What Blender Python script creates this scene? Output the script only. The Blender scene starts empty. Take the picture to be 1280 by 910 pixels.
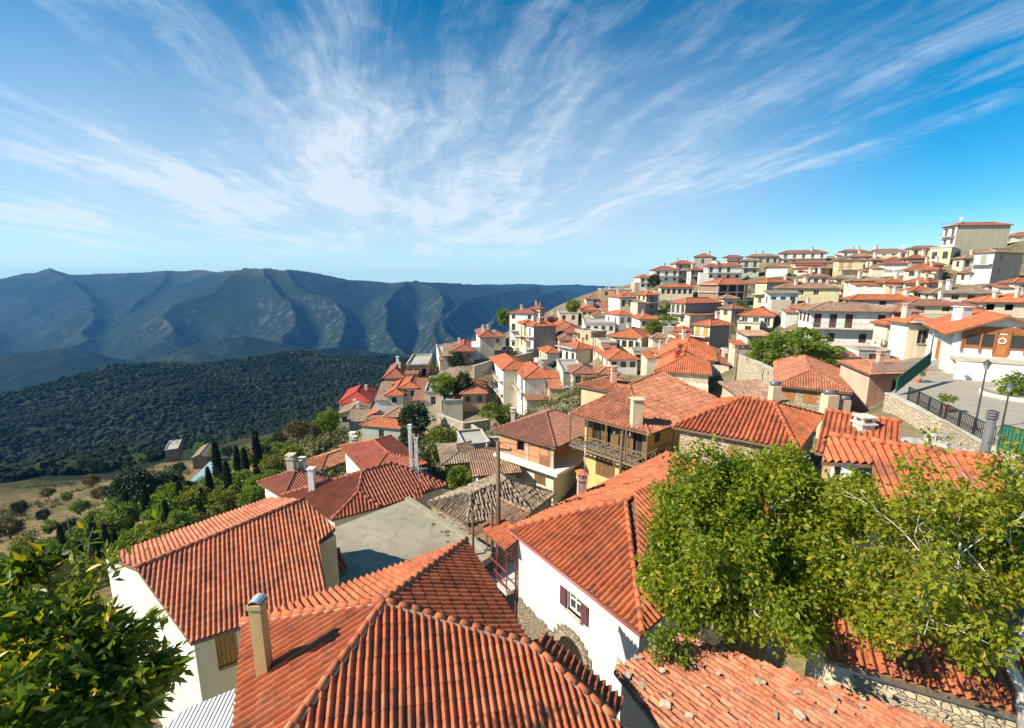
import bpy, bmesh, math, random
import numpy as np
from mathutils import Vector, Matrix, noise
random.seed(7); RNG = np.random.default_rng(7)
R = math.radians
sc = bpy.context.scene
COL = sc.collection

# ------------------------------------------------------------------ camera
F = 560.0; PITCH = R(10.4)
CP, SP = math.cos(PITCH), math.sin(PITCH)
cam = bpy.data.cameras.new('camera'); camo = bpy.data.objects.new('camera', cam); COL.objects.link(camo)
camo.location = (0, 0, 0); camo.rotation_euler = (R(90) - PITCH, 0, 0)
cam.sensor_width = 36; cam.lens = F / 1280 * 36; cam.clip_start = 0.05; cam.clip_end = 40000
sc.camera = camo

def ray(u, v):
    a = (u - 640) / F; b = (455 - v) / F
    return Vector((a, CP + b * SP, -SP + b * CP))
def PD(u, v, D): return ray(u, v) * D
def PZ(u, v, z):
    d = ray(u, v); return d * (z / d.z)
def PP(u, v, pl):
    p0, n = pl; d = ray(u, v); return d * (p0.dot(n) / d.dot(n))
def plane(a, b, c):
    n = (b - a).cross(c - a).normalized()
    return (a, n)
def proj(p):
    D = p.y * CP - p.z * SP
    return (640 + F * p.x / D, 455 - F * (p.y * SP + p.z * CP) / D, D)

# ------------------------------------------------------------------ materials
MATS = {}
class NB:
    def __init__(s, name):
        s.m = bpy.data.materials.new(name); s.m.use_nodes = True
        s.t = s.m.node_tree; s.t.nodes.clear()
        s.out = s.n('ShaderNodeOutputMaterial'); s.b = s.n('ShaderNodeBsdfPrincipled')
        s.l(s.b.outputs[0], s.out.inputs[0])
    def n(s, ty, **kw):
        x = s.t.nodes.new(ty)
        for k, v in kw.items(): setattr(x, k, v)
        return x
    def l(s, a, b): s.t.links.new(a, b)
    def coord(s, which='Object'):
        return s.n('ShaderNodeTexCoord').outputs[which]
    def noise(s, vec, scale, detail=3, rough=.55, dist=0.0):
        x = s.n('ShaderNodeTexNoise'); x.inputs['Scale'].default_value = scale
        x.inputs['Detail'].default_value = detail; x.inputs['Roughness'].default_value = rough
        x.inputs['Distortion'].default_value = dist
        if vec is not None: s.l(vec, x.inputs['Vector'])
        return x.outputs['Fac']
    def ramp(s, fac, stops, interp='LINEAR'):
        x = s.n('ShaderNodeValToRGB'); x.color_ramp.interpolation = interp
        e = x.color_ramp.elements
        while len(e) < len(stops): e.new(.5)
        for i, (p, c) in enumerate(stops):
            e[i].position = p
            if not isinstance(c, (tuple, list)): c = (c, c, c)
            e[i].color = (*c[:3], 1)
        s.l(fac, x.inputs[0]); return x.outputs[0]
    def mix(s, fac, a, b, bt='MIX'):
        x = s.n('ShaderNodeMix', data_type='RGBA', blend_type=bt)
        for inp, v in ((x.inputs[0], fac), (x.inputs[6], a), (x.inputs[7], b)):
            if hasattr(v, 'node'): s.l(v, inp)
            elif isinstance(v, (tuple, list)): inp.default_value = (*v[:3], 1)
            else: inp.default_value = v
        return x.outputs[2]
    def math(s, op, a, b=None, c=None):
        x = s.n('ShaderNodeMath', operation=op)
        for i, v in enumerate((a, b, c)):
            if v is None: continue
            if hasattr(v, 'node'): s.l(v, x.inputs[i])
            else: x.inputs[i].default_value = v
        return x.outputs[0]
    def mapping(s, vec, sc=(1, 1, 1), rot=(0, 0, 0), loc=(0, 0, 0)):
        x = s.n('ShaderNodeMapping'); x.inputs['Scale'].default_value = sc
        x.inputs['Rotation'].default_value = rot; x.inputs['Location'].default_value = loc
        s.l(vec, x.inputs[0]); return x.outputs[0]
    def bump(s, h, strength=.5, dist=.05):
        x = s.n('ShaderNodeBump'); x.inputs['Strength'].default_value = strength
        x.inputs['Distance'].default_value = dist; s.l(h, x.inputs['Height'])
        s.l(x.outputs[0], s.b.inputs['Normal']); return x
    def fin(s, color=None, rough=.9, spec=.3):
        if color is not None:
            if hasattr(color, 'node'): s.l(color, s.b.inputs['Base Color'])
            else: s.b.inputs['Base Color'].default_value = (*color, 1)
        s.b.inputs['Roughness'].default_value = rough
        s.b.inputs['Specular IOR Level'].default_value = spec
        return s.m

def memo(f):
    def g(*a, **k):
        key = (f.__name__, a, tuple(sorted(k.items())))
        if key not in MATS: MATS[key] = f(*a, **k)
        return MATS[key]
    return g

@memo
def m_plaster(col=(.7, .66, .58), dirt=.35, name='plaster'):
    b = NB(name); o = b.coord('Object')
    n1 = b.noise(o, .35, 5, .6); n2 = b.noise(b.mapping(o, (1.6, 1.6, .22)), 1.1, 4, .6)
    n3 = b.noise(o, 5, 4, .7)
    st = b.math('MULTIPLY', b.ramp(n2, [(.42, 0.0), (.72, 1.0)]), dirt)
    c = b.mix(st, col, tuple(x * .55 * y for x, y in zip(col, (1, .96, .88))))
    c = b.mix(b.math('MULTIPLY', b.ramp(n1, [(.35, 0.0), (.7, 1.0)]), dirt * .8), c, tuple(x * .74 for x in col))
    c = b.mix(b.math('MULTIPLY', n3, .16), c, tuple(min(1, x * 1.15) for x in col))
    b.bump(n3, .25, .03)
    return b.fin(c, .92, .2)

@memo
def m_stone(col=(.5, .44, .34), scale=2.2, contrast=.5, name='stone_masonry'):
    b = NB(name); o = b.coord('Object')
    w = b.n('ShaderNodeVectorMath', operation='ADD')
    nz = b.n('ShaderNodeTexNoise'); nz.inputs['Scale'].default_value = 1.5; b.l(o, nz.inputs['Vector'])
    sc_ = b.n('ShaderNodeVectorMath', operation='SCALE'); sc_.inputs['Scale'].default_value = .12
    b.l(nz.outputs['Color'], sc_.inputs[0]); b.l(o, w.inputs[0]); b.l(sc_.outputs[0], w.inputs[1])
    mp = b.mapping(w.outputs[0], (1, 1, 1.7))
    v = b.n('ShaderNodeTexVoronoi'); v.inputs['Scale'].default_value = scale; b.l(mp, v.inputs['Vector'])
    e = b.n('ShaderNodeTexVoronoi', feature='DISTANCE_TO_EDGE'); e.inputs['Scale'].default_value = scale; b.l(mp, e.inputs['Vector'])
    sep = b.n('ShaderNodeSeparateColor'); b.l(v.outputs['Color'], sep.inputs[0])
    c = b.ramp(sep.outputs[0], [(0, tuple(x * (1 - contrast * .6) for x in col)), (.35, tuple(x * .9 for x in col)),
                                (.65, (col[0] * 1.12, col[1] * 1.0, col[2] * .85)), (1, tuple(min(.8, x * 1.35) for x in col))])
    n3 = b.noise(o, 9, 4, .7)
    c = b.mix(b.math('MULTIPLY', n3, .5), c, tuple(x * .6 for x in col))
    j = b.ramp(e.outputs['Distance'], [(.0, 1.0), (.07, 0.0)])
    c = b.mix(b.math('MULTIPLY', j, .7), c, tuple(x * .62 for x in col))
    n1 = b.noise(o, .3, 4)
    c = b.mix(b.ramp(n1, [(.4, 0.0), (.75, .5)]), c, tuple(x * .65 for x in col))
    h = b.math('ADD', b.ramp(e.outputs['Distance'], [(0, 0.0), (.12, 1.0)]), b.math('MULTIPLY', n3, .5))
    b.bump(h, .8, .06)
    return b.fin(c, .93, .2)

@memo
def m_brick(col=(.56, .21, .085), name='hollow_brick'):
    b = NB(name)
    uv = b.coord('UV')
    t = b.n('ShaderNodeTexBrick'); b.l(uv, t.inputs['Vector'])
    t.inputs['Color1'].default_value = (*col, 1); t.inputs['Color2'].default_value = (col[0] * 1.15, col[1] * 1.25, col[2] * 1.3, 1)
    t.inputs['Mortar'].default_value = (.42, .33, .25, 1); t.inputs['Scale'].default_value = 1
    t.inputs['Brick Width'].default_value = .33; t.inputs['Row Height'].default_value = .2
    t.inputs['Mortar Size'].default_value = .02
    n = b.noise(b.coord(), 1.3, 4)
    c = b.mix(b.math('MULTIPLY', n, .45), t.outputs['Color'], (.36, .2, .12))
    return b.fin(c, .9, .2)

ROOFC = {  # base colour, light variant, dark variant, weathering
    'new':   ((.45, .120, .050), (.56, .215, .10), (.17, .046, .028), .50),
    'orange':((.50, .140, .058), (.58, .24, .12), (.26, .066, .036), .40),
    'salmon':((.50, .165, .08), (.62, .28, .16), (.24, .075, .045), .45),
    'deep':  ((.34, .115, .072), (.44, .19, .12), (.18, .055, .038), .45),
    'red':   ((.42, .125, .078), (.48, .18, .12), (.28, .07, .045), .35),
    'crimson': ((.44, .05, .035), (.5, .1, .07), (.30, .035, .03), .25),
    'worn':  ((.42, .130, .062), (.54, .27, .16), (.15, .06, .04), .65),
    'old':   ((.34, .17, .105), (.46, .33, .22), (.13, .085, .06), .85),
    'grey':  ((.27, .19, .13), (.42, .34, .25), (.10, .08, .06), .95),
    'brown': ((.30, .12, .08), (.40, .2, .14), (.16, .07, .05), .6),
}
@memo
def m_tile(kind='new', far=False):
    base, lt, dk, wea = ROOFC[kind]
    b = NB('roof_tiles_' + kind)
    uv = b.coord('UV')
    fl = b.n('ShaderNodeVectorMath', operation='FLOOR'); b.l(uv, fl.inputs[0])
    wn = b.n('ShaderNodeTexWhiteNoise', noise_dimensions='2D'); b.l(fl.outputs[0], wn.inputs['Vector'])
    c = b.ramp(wn.outputs['Value'], [(0, tuple(x * (1 - .9 * wea) + y * .9 * wea for x, y in zip(base, dk))), (.3, base), (.6, base), (1, tuple(x * (1 - wea) + y * wea for x, y in zip(base, lt)))])
    o = b.coord('Object')
    n1 = b.noise(o, .45, 5, .65); n2 = b.noise(o, 3.5, 5, .7); n3 = b.noise(o, 14, 3, .7)
    c = b.mix(b.math('MULTIPLY', b.ramp(n1, [(.42, 0.0), (.68, 1.0)]), .25 + .5 * wea), c, dk)
    c = b.mix(b.math('MULTIPLY', b.ramp(n2, [(.45, 0.0), (.7, 1.0)]), .2 + .55 * wea), c, lt)
    if wea > .5:
        c = b.mix(b.math('MULTIPLY', b.ramp(n3, [(.52, 0.0), (.66, 1.0)]), .55), c, (.30, .27, .2))
        c = b.mix(b.math('MULTIPLY', b.ramp(b.noise(o, 6, 4, .75), [(.56, 0.0), (.66, 1.0)]), .7), c, (.07, .06, .05))
    else:
        c = b.mix(b.math('MULTIPLY', b.ramp(n3, [(.5, 0.0), (.75, 1.0)]), .3), c, dk)
        c = b.mix(b.math('MULTIPLY', b.ramp(b.noise(o, 1.4, 6, .75), [(.50, 0.0), (.64, 1.0)]), .62), c, (.12, .065, .045))
    if far:
        sp = b.n('ShaderNodeSeparateXYZ'); b.l(uv, sp.inputs[0])
        fr = b.math('FRACT', sp.outputs[0]); h = b.math('SINE', b.math('MULTIPLY', fr, math.pi))
        bm_ = b.bump(b.math('ADD', b.math('MULTIPLY', h, 1.0), b.math('MULTIPLY', n2, .5)), .7, .12)
    else:
        b.bump(n3, .3, .01)
    return b.fin(c, .85, .25)

@memo
def m_plain(col=(.3, .3, .3), rough=.7, spec=.3, metal=0.0, var=.2, name='paint', scale=3.0):
    b = NB(name); o = b.coord('Object')
    n = b.noise(o, scale, 4, .6)
    c = b.mix(b.math('MULTIPLY', b.ramp(n, [(.3, 0.0), (.75, 1.0)]), var * 2), col, tuple(x * .5 for x in col))
    b.b.inputs['Metallic'].default_value = metal
    b.bump(n, .12, .02)
    return b.fin(c, rough, spec)
@memo
def m_glass(name='window_glass'):
    b = NB(name); n = b.noise(b.coord(), .7, 2)
    c = b.mix(n, (.02, .024, .03), (.06, .06, .055))
    return b.fin(c, .12, .6)
@memo
def m_wood(col=(.13, .075, .04), name='weathered_wood'):
    b = NB(name); o = b.coord('Object')
    n = b.noise(b.mapping(o, (9, 9, .7)), 2, 5, .7)
    c = b.ramp(n, [(.25, tuple(x * .5 for x in col)), (.55, col), (.85, tuple(min(1, x * 1.7) for x in col))])
    b.bump(n, .3, .01)
    return b.fin(c, .8, .25)
@memo
def m_concrete(col=(.34, .32, .27), name='concrete'):
    b = NB(name); o = b.coord('Object')
    n1 = b.noise(o, .35, 6, .65); n2 = b.noise(o, 2.6, 6, .7); n3 = b.noise(o, 25, 3, .7)
    c = b.ramp(n1, [(.3, tuple(x * .72 for x in col)), (.55, col), (.75, tuple(x * 1.2 for x in col))])
    c = b.mix(b.ramp(n2, [(.50, 0.0), (.68, .6)]), c, tuple(x * .45 for x in col))
    c = b.mix(b.math('MULTIPLY', n3, .25), c, tuple(x * .6 for x in col))
    b.bump(b.math('ADD', n2, b.math('MULTIPLY', n3, .4)), .35, .03)
    return b.fin(c, .93, .2)
@memo
def m_leaf(a=(.055, .11, .015), bcol=(.13, .19, .02), dark=(.02, .05, .01), yellow=None, trans=.35, name='leaves', gloss=.45):
    b = NB(name); g = b.n('ShaderNodeNewGeometry')
    c = b.ramp(g.outputs['Random Per Island'], [(0, dark), (.25, a), (.7, a), (.88, bcol), (.94, yellow or bcol)])
    n = b.noise(b.coord(), .8, 3)
    c = b.mix(b.ramp(n, [(.4, 0.0), (.65, .6)]), c, bcol)
    b.fin(c, gloss, .35)
    tr = b.n('ShaderNodeBsdfTranslucent')
    hs = b.mix(1.0, c, (1.6, 1.75, .7), 'MULTIPLY'); b.l(hs, tr.inputs[0])
    mx = b.n('ShaderNodeMixShader'); mx.inputs[0].default_value = trans
    b.l(b.b.outputs[0], mx.inputs[1]); b.l(tr.outputs[0], mx.inputs[2]); b.l(mx.outputs[0], b.out.inputs[0])
    return b.m
@memo
def m_bark(col=(.28, .25, .2), name='bark'):
    b = NB(name); o = b.coord('Object'); n = b.noise(b.mapping(o, (6, 6, 2)), 3, 5, .7)
    c = b.ramp(n, [(.3, tuple(x * .4 for x in col)), (.6, col), (.8, tuple(x * 1.35 for x in col))])
    b.bump(n, .5, .02); return b.fin(c, .9, .2)

# ------------------------------------------------------------------ mesh builder
def link(o, parent=None):
    COL.objects.link(o)
    if parent is not None:
        o.parent = parent
    return o
class MB:
    def __init__(s): s.v = []; s.f = []; s.mi = []; s.uv = []; s.sm = []
    def poly(s, pts, mi=0, uv=None, smooth=False):
        k = len(s.v); s.v += [tuple(p) for p in pts]; s.f.append(list(range(k, k + len(pts)))); s.mi.append(mi)
        s.uv.append(uv or [(0, 0)] * len(pts)); s.sm.append(smooth)
    def wallquad(s, a, b, z0, z1, mi=0):
        L = (Vector(b[:2]) - Vector(a[:2])).length
        s.poly([(a[0], a[1], z0), (b[0], b[1], z0), (b[0], b[1], z1), (a[0], a[1], z1)], mi, [(0, z0), (L, z0), (L, z1), (0, z1)])
    def box(s, c, sx, sy, sz, rz=0.0, mi=0, M=None):
        if M is None: M = Matrix.Translation(Vector(c)) @ Matrix.Rotation(rz, 4, 'Z')
        P = [M @ Vector((x * sx / 2, y * sy / 2, z * sz / 2)) for z in (-1, 1) for x, y in ((-1, -1), (1, -1), (1, 1), (-1, 1))]
        for q in ((3, 2, 1, 0), (4, 5, 6, 7), (0, 1, 5, 4), (1, 2, 6, 5), (2, 3, 7, 6), (3, 0, 4, 7)):
            a, b_, c_, d = (P[i] for i in q)
            w = (b_ - a).length; h = (d - a).length
            s.poly([a, b_, c_, d], mi, [(0, 0), (w, 0), (w, h), (0, h)])
    def bar(s, a, b, w, h=None, mi=0, up=Vector((0, 0, 1))):
        a = Vector(a); b = Vector(b); h = h or w; d = (b - a); L = d.length
        if L < 1e-6: return
        d.normalize(); sx = d.cross(up)
        if sx.length < 1e-3: sx = d.cross(Vector((1, 0, 0)))
        sx.normalize(); uz = sx.cross(d)
        M = Matrix((sx, d, uz)).transposed().to_4x4(); M.translation = (a + b) / 2
        s.box(None, w, L, h, M=M, mi=mi)
    def tube(s, pts, rad, n=8, mi=0, cap=True, smooth=True):
        pts = [Vector(p) for p in pts]
        if not isinstance(rad, (list, tuple)): rad = [rad] * len(pts)
        k = len(s.v); ref = Vector((0.13, .21, 1)).normalized()
        for i, p in enumerate(pts):
            d = (pts[min(i + 1, len(pts) - 1)] - pts[max(i - 1, 0)])
            d = d.normalized() if d.length > 1e-9 else Vector((0, 0, 1))
            x = d.cross(ref)
            if x.length < .05: x = d.cross(Vector((1, 0, 0)))
            x.normalize(); y = d.cross(x)
            for j in range(n):
                an = 2 * math.pi * j / n
                s.v.append(tuple(p + (x * math.cos(an) + y * math.sin(an)) * rad[i]))
        for i in range(len(pts) - 1):
            for j in range(n):
                a = k + i * n + j; b = k + i * n + (j + 1) % n
                s.f.append([a, b, b + n, a + n]); s.mi.append(mi); s.uv.append([(0, 0)] * 4); s.sm.append(smooth)
        if cap:
            s.f.append([k + j for j in range(n)][::-1]); s.mi.append(mi); s.uv.append([(0, 0)] * n); s.sm.append(False)
            s.f.append([k + (len(pts) - 1) * n + j for j in range(n)]); s.mi.append(mi); s.uv.append([(0, 0)] * n); s.sm.append(False)
    def lathe(s, c, prof, n=14, mi=0):
        c = Vector(c); k = len(s.v)
        for r, z in prof:
            for j in range(n):
                a = 2 * math.pi * j / n; s.v.append((c.x + r * math.cos(a), c.y + r * math.sin(a), c.z + z))
        for i in range(len(prof) - 1):
            for j in range(n):
                a = k + i * n + j; b = k + i * n + (j + 1) % n
                s.f.append([a, b, b + n, a + n]); s.mi.append(mi); s.uv.append([(0, 0)] * 4); s.sm.append(True)
    def arrays(s, V, Fq, UV, mi=0, smooth=False):
        """V (n,3), Fq (m,4) indices, UV (m,4,2)"""
        k = len(s.v); s.v += [tuple(r) for r in V.tolist()]
        s.f += (Fq + k).tolist(); s.mi += [mi] * len(Fq); s.uv += [[tuple(q) for q in r] for r in UV.tolist()]; s.sm += [smooth] * len(Fq)
    def build(s, name, mats, parent=None, origin=None):
        me = bpy.data.meshes.new(name)
        vs = s.v
        if origin is not None:
            o0 = Vector(origin); vs = [(x - o0.x, y - o0.y, z - o0.z) for x, y, z in s.v]
        me.from_pydata(vs, [], s.f)
        if not isinstance(mats, (list, tuple)): mats = [mats]
        for m in mats: me.materials.append(m)
        me.polygons.foreach_set('material_index', s.mi)
        me.polygons.foreach_set('use_smooth', s.sm)
        uvl = me.uv_layers.new(name='UVMap')
        flat = [c for f in s.uv for p in f for c in p]
        uvl.data.foreach_set('uv', flat)
        me.update()
        o = bpy.data.objects.new(name, me)
        if origin is not None and parent is None: o.location = origin
        return link(o, parent)

def tag(o, label=None, cat=None, group=None, kind=None):
    if label: o['label'] = label
    if cat: o['category'] = cat
    if group: o['group'] = group
    if kind: o['kind'] = kind
    return o
def empty(name, loc, label, cat, group=None, rz=0.0):
    o = bpy.data.objects.new(name, None); o.location = loc; o.rotation_euler = (0, 0, rz)
    o.empty_display_size = .5
    COL.objects.link(o); return tag(o, label, cat, group)
def relink(o, root):
    """parent o to root keeping world coordinates (root has only a translation)"""
    o.parent = root; o.location = o.location - root.location if o.parent else o.location
    return o
# ------------------------------------------------------------------ roofs
def tile_plane(mb, poly, pitch=.27, row=.38, amp=.06, ns=6, step=.025, jit=0.0, mi=0, rows=True, eave=None, gaps=0.0):
    P = [Vector(p) for p in poly]
    N = Vector((0, 0, 0))
    for i in range(len(P)):
        N += (P[i] - P[0]).cross(P[(i + 1) % len(P)] - P[0])
    N.normalize()
    if N.z < 0: N = -N
    ea = (P[1] - P[0]) if eave is None else eave
    U = (ea - N * ea.dot(N)).normalized(); V = N.cross(U)
    if V.z < 0: U = -U; V = N.cross(U)
    P0 = P[0]
    uu = np.array([(p - P0).dot(U) for p in P]); vv = np.array([(p - P0).dot(V) for p in P])
    umin, umax = uu.min(), uu.max(); vmin, vmax = vv.min(), vv.max()
    c0 = int(math.floor(umin / pitch)); c1 = int(math.ceil(umax / pitch))
    ts = np.linspace(0, 1, ns + 1)
    cap = .62
    prof = np.where(ts < cap, np.sin(np.pi * np.clip(ts / cap, 0, 1)) ** .75, -.42 * np.sin(np.pi * np.clip((ts - cap) / (1 - cap), 0, 1)))
    cols = np.arange(c0, c1)
    u = ((cols[:, None] + ts[None, :]) * pitch)                 # (C, n)
    uc = np.clip(u, umin + 1e-5, umax - 1e-5)
    lo = np.full(uc.shape, 1e9); hi = np.full(uc.shape, -1e9)
    for i in range(len(P)):
        j = (i + 1) % len(P)
        ua, ub, va, vb = uu[i], uu[j], vv[i], vv[j]
        if abs(ub - ua) < 1e-6: continue
        t = (uc - ua) / (ub - ua); ok = (t >= 0) & (t <= 1)
        val = va + t * (vb - va)
        lo = np.where(ok, np.minimum(lo, val), lo); hi = np.where(ok, np.maximum(hi, val), hi)
    bad = lo > hi
    lo = np.where(bad, 0, lo); hi = np.where(bad, 0, hi)
    if not rows: row = (vmax - vmin) + .01
    K = max(1, int(math.ceil((vmax - vmin) / row)))
    ks = np.arange(K)
    vl = np.stack([vmin + ks * row, vmin + (ks + 1) * row], 1).reshape(-1)         # 2K
    rid = np.repeat(ks, 2)
    vcl = np.clip(vl[None, None, :], lo[:, :, None], hi[:, :, None])                # C,n,2K
    frac = np.clip((vcl - (vmin + rid * row)) / row, 0, 1)
    h = amp * prof[None, :, None] + (step * (1 - frac) if rows else 0)
    if jit > 0:
        J = RNG.normal(0, jit, (len(cols), 1, K)); J = np.repeat(J, 2, 2)
        h = h + np.abs(J) * (prof[None, :, None] > 0) * (1.2 - frac)
        us = np.repeat(RNG.normal(0, jit * .9, (len(cols), 1, K)), 2, 2)
        if gaps > 0:
            g = np.repeat((RNG.random((len(cols), 1, K)) < gaps), 2, 2)
            h = h - g * amp * 1.1 * (prof[None, :, None] > 0)
    else: us = 0
    ug = uc[:, :, None] + us * ((uc[:, :, None] > umin + pitch) & (uc[:, :, None] < umax - pitch))
    ug = ug + np.zeros_like(vcl)
    P0a, Ua, Va, Na = (np.array(x) for x in (P0, U, V, N))
    X = P0a + ug[..., None] * Ua + vcl[..., None] * Va + h[..., None] * Na
    C, n, K2 = vcl.shape
    idx = np.arange(C * n * K2).reshape(C, n, K2)
    q = np.stack([idx[:, :-1, :-1], idx[:, 1:, :-1], idx[:, 1:, 1:], idx[:, :-1, 1:]], -1)  # C,n-1,K2-1,4
    va = vcl[:, :-1, :-1]; vb2 = vcl[:, :-1, 1:]; vc = vcl[:, 1:, :-1]; vd = vcl[:, 1:, 1:]
    area = (np.abs(vb2 - va) + np.abs(vd - vc)) > 1e-4
    isr = (np.arange(K2 - 1) % 2 == 1)[None, None, :]
    inside = ((va > lo[:, :-1, None] + 1e-4) & (va < hi[:, :-1, None] - 1e-4))
    wok = (uc[:, 1:] - uc[:, :-1] > 1e-4)[:, :, None] & (~bad[:, :-1, None]) & (~bad[:, 1:, None])
    keep = ((area & ~isr) | (isr & inside)) & wok
    q = q[keep]
    colid = np.broadcast_to(cols[:, None, None], (C, n - 1, K2 - 1))[keep]
    rrow = np.broadcast_to(rid[None, None, :K2 - 1], (C, n - 1, K2 - 1))[keep]
    tl = np.broadcast_to(ts[None, :-1, None], (C, n - 1, K2 - 1))[keep]
    th = np.broadcast_to(ts[None, 1:, None], (C, n - 1, K2 - 1))[keep]
    if not rows:
        vv4 = vcl.reshape(-1)[q]  # m,4
        rr0 = (vv4 - vmin) / .38 + .01
        U0 = colid + tl * .98 + .01; U1 = colid + th * .98 + .01
        UV = np.stack([np.stack([U0, rr0[:, 0]], -1), np.stack([U1, rr0[:, 1]], -1), np.stack([U1, rr0[:, 2]], -1), np.stack([U0, rr0[:, 3]], -1)], 1)
    else:
        U0 = colid + tl * .98 + .01; U1 = colid + th * .98 + .01
        UV = np.stack([np.stack([U0, rrow + .1], -1), np.stack([U1, rrow + .1], -1), np.stack([U1, rrow + .9], -1), np.stack([U0, rrow + .9], -1)], 1)
    # compact vertices
    used, inv = np.unique(q, return_inverse=True)
    mb.arrays(X.reshape(-1, 3)[used], inv.reshape(q.shape), UV, mi, smooth=False)

def flat_plane(mb, poly, pitch=.27, mi=0, eave=None):
    P = [Vector(p) for p in poly]; N = (P[1] - P[0]).cross(P[2] - P[0]).normalized()
    if N.z < 0: N = -N; P = P[::-1]
    ea = (Vector(poly[1]) - Vector(poly[0])) if eave is None else eave
    U = (ea - N * ea.dot(N)).normalized(); V = N.cross(U)
    if V.z < 0: U = -U; V = N.cross(U)
    mb.poly(P, mi, [((p - P[0]).dot(U) / pitch, (p - P[0]).dot(V) / .38) for p in P])

def deck(mb, poly, t=.1, drop=.035, mi=1, vertical=True):
    P = [Vector(p) for p in poly]; N = (P[1] - P[0]).cross(P[2] - P[0]).normalized()
    if N.z < 0: P = P[::-1]; N = -N
    T = [p - N * drop for p in P]; B = [p - Vector((0, 0, t)) - N * drop for p in P]
    mb.poly(T, mi); mb.poly(B[::-1], mi)
    for i in range(len(P)):
        j = (i + 1) % len(P); mb.poly([B[i], B[j], T[j], T[i]], mi)

def caps(mb, a, b, r=.13, mi=0, mortar=None, seg=.42, up=.03, jit=0.0):
    a = Vector(a); b = Vector(b); L = (b - a).length
    if L < .1: return
    n = max(1, int(round(L / seg))); d = (b - a) / n
    if a.z > b.z: a, b, d = b, a, -d
    side = d.cross(Vector((0, 0, 1))).normalized()
    for i in range(n):
        o = Vector((0, 0, up)) + (side * random.gauss(0, jit) + Vector((0, 0, abs(random.gauss(0, jit)))) if jit else Vector())
        p = a + d * i + o; q = a + d * (i + 1.12) + o * .9
        k = len(mb.uv)
        mb.tube([p + Vector((0, 0, .02)), q - Vector((0, 0, .01))], [r, r * .82], n=9, mi=mi)
        cu = (random.random() * 40 // 1 + .5, random.random() * 40 // 1 + .5)
        for m in range(k, len(mb.uv)): mb.uv[m] = [cu] * len(mb.uv[m])
    if mortar is not None:
        mb.bar(a - Vector((0, 0, .03)), b - Vector((0, 0, .03)), r * 2.35, .1, mi=mortar)

# ------------------------------------------------------------------ walls with real openings
def wall_face(mb, a, b, zb, zt, ops=(), depth=.2, mi=0):
    a = Vector(a[:2]); b = Vector(b[:2]); d = b - a; L = d.length; d.normalize(); nrm = Vector((d.y, -d.x))
    ops = [o for o in ops if o[0] > .05 and o[1] < L - .05 and o[2] >= zb + .02 and o[3] < zt - .05]
    S = sorted({0, L, *[o[0] for o in ops], *[o[1] for o in ops]}); Z = sorted({zb, zt, *[o[2] for o in ops], *[o[3] for o in ops]})
    def P(s, z, dep=0): q = a + d * s - nrm * dep; return (q.x, q.y, z)
    for i in range(len(S) - 1):
        run = None
        for j in range(len(Z) - 1):
            sm = (S[i] + S[i + 1]) / 2; zm = (Z[j] + Z[j + 1]) / 2
            if any(o[0] < sm < o[1] and o[2] < zm < o[3] for o in ops): continue
            mb.poly([P(S[i], Z[j]), P(S[i + 1], Z[j]), P(S[i + 1], Z[j + 1]), P(S[i], Z[j + 1])], mi,
                    [(S[i], Z[j]), (S[i + 1], Z[j]), (S[i + 1], Z[j + 1]), (S[i], Z[j + 1])])
    for s0, s1, z0, z1 in [o[:4] for o in ops]:
        mb.poly([P(s0, z0), P(s1, z0), P(s1, z0, depth), P(s0, z0, depth)], mi)
        mb.poly([P(s0, z1, depth), P(s1, z1, depth), P(s1, z1), P(s0, z1)], mi)
        mb.poly([P(s0, z0), P(s0, z0, depth), P(s0, z1, depth), P(s0, z1)], mi)
        mb.poly([P(s1, z0, depth), P(s1, z0), P(s1, z1), P(s1, z1, depth)], mi)
    return ops

def frame_M(a, b, s, z, out=0.0):
    a = Vector(a[:2]); b = Vector(b[:2]); d = (b - a).normalized(); n = Vector((d.y, -d.x))
    p = a + d * s + n * out
    M = Matrix(((d.x, n.x, 0, p.x), (d.y, n.y, 0, p.y), (0, 0, 1, z), (0, 0, 0, 1)))
    return M
def fbox(mb, M, x, y, z, sx, sy, sz, mi=0):
    mb.box(None, sx, sy, sz, M=M @ Matrix.Translation((x, y, z)), mi=mi)

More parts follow.
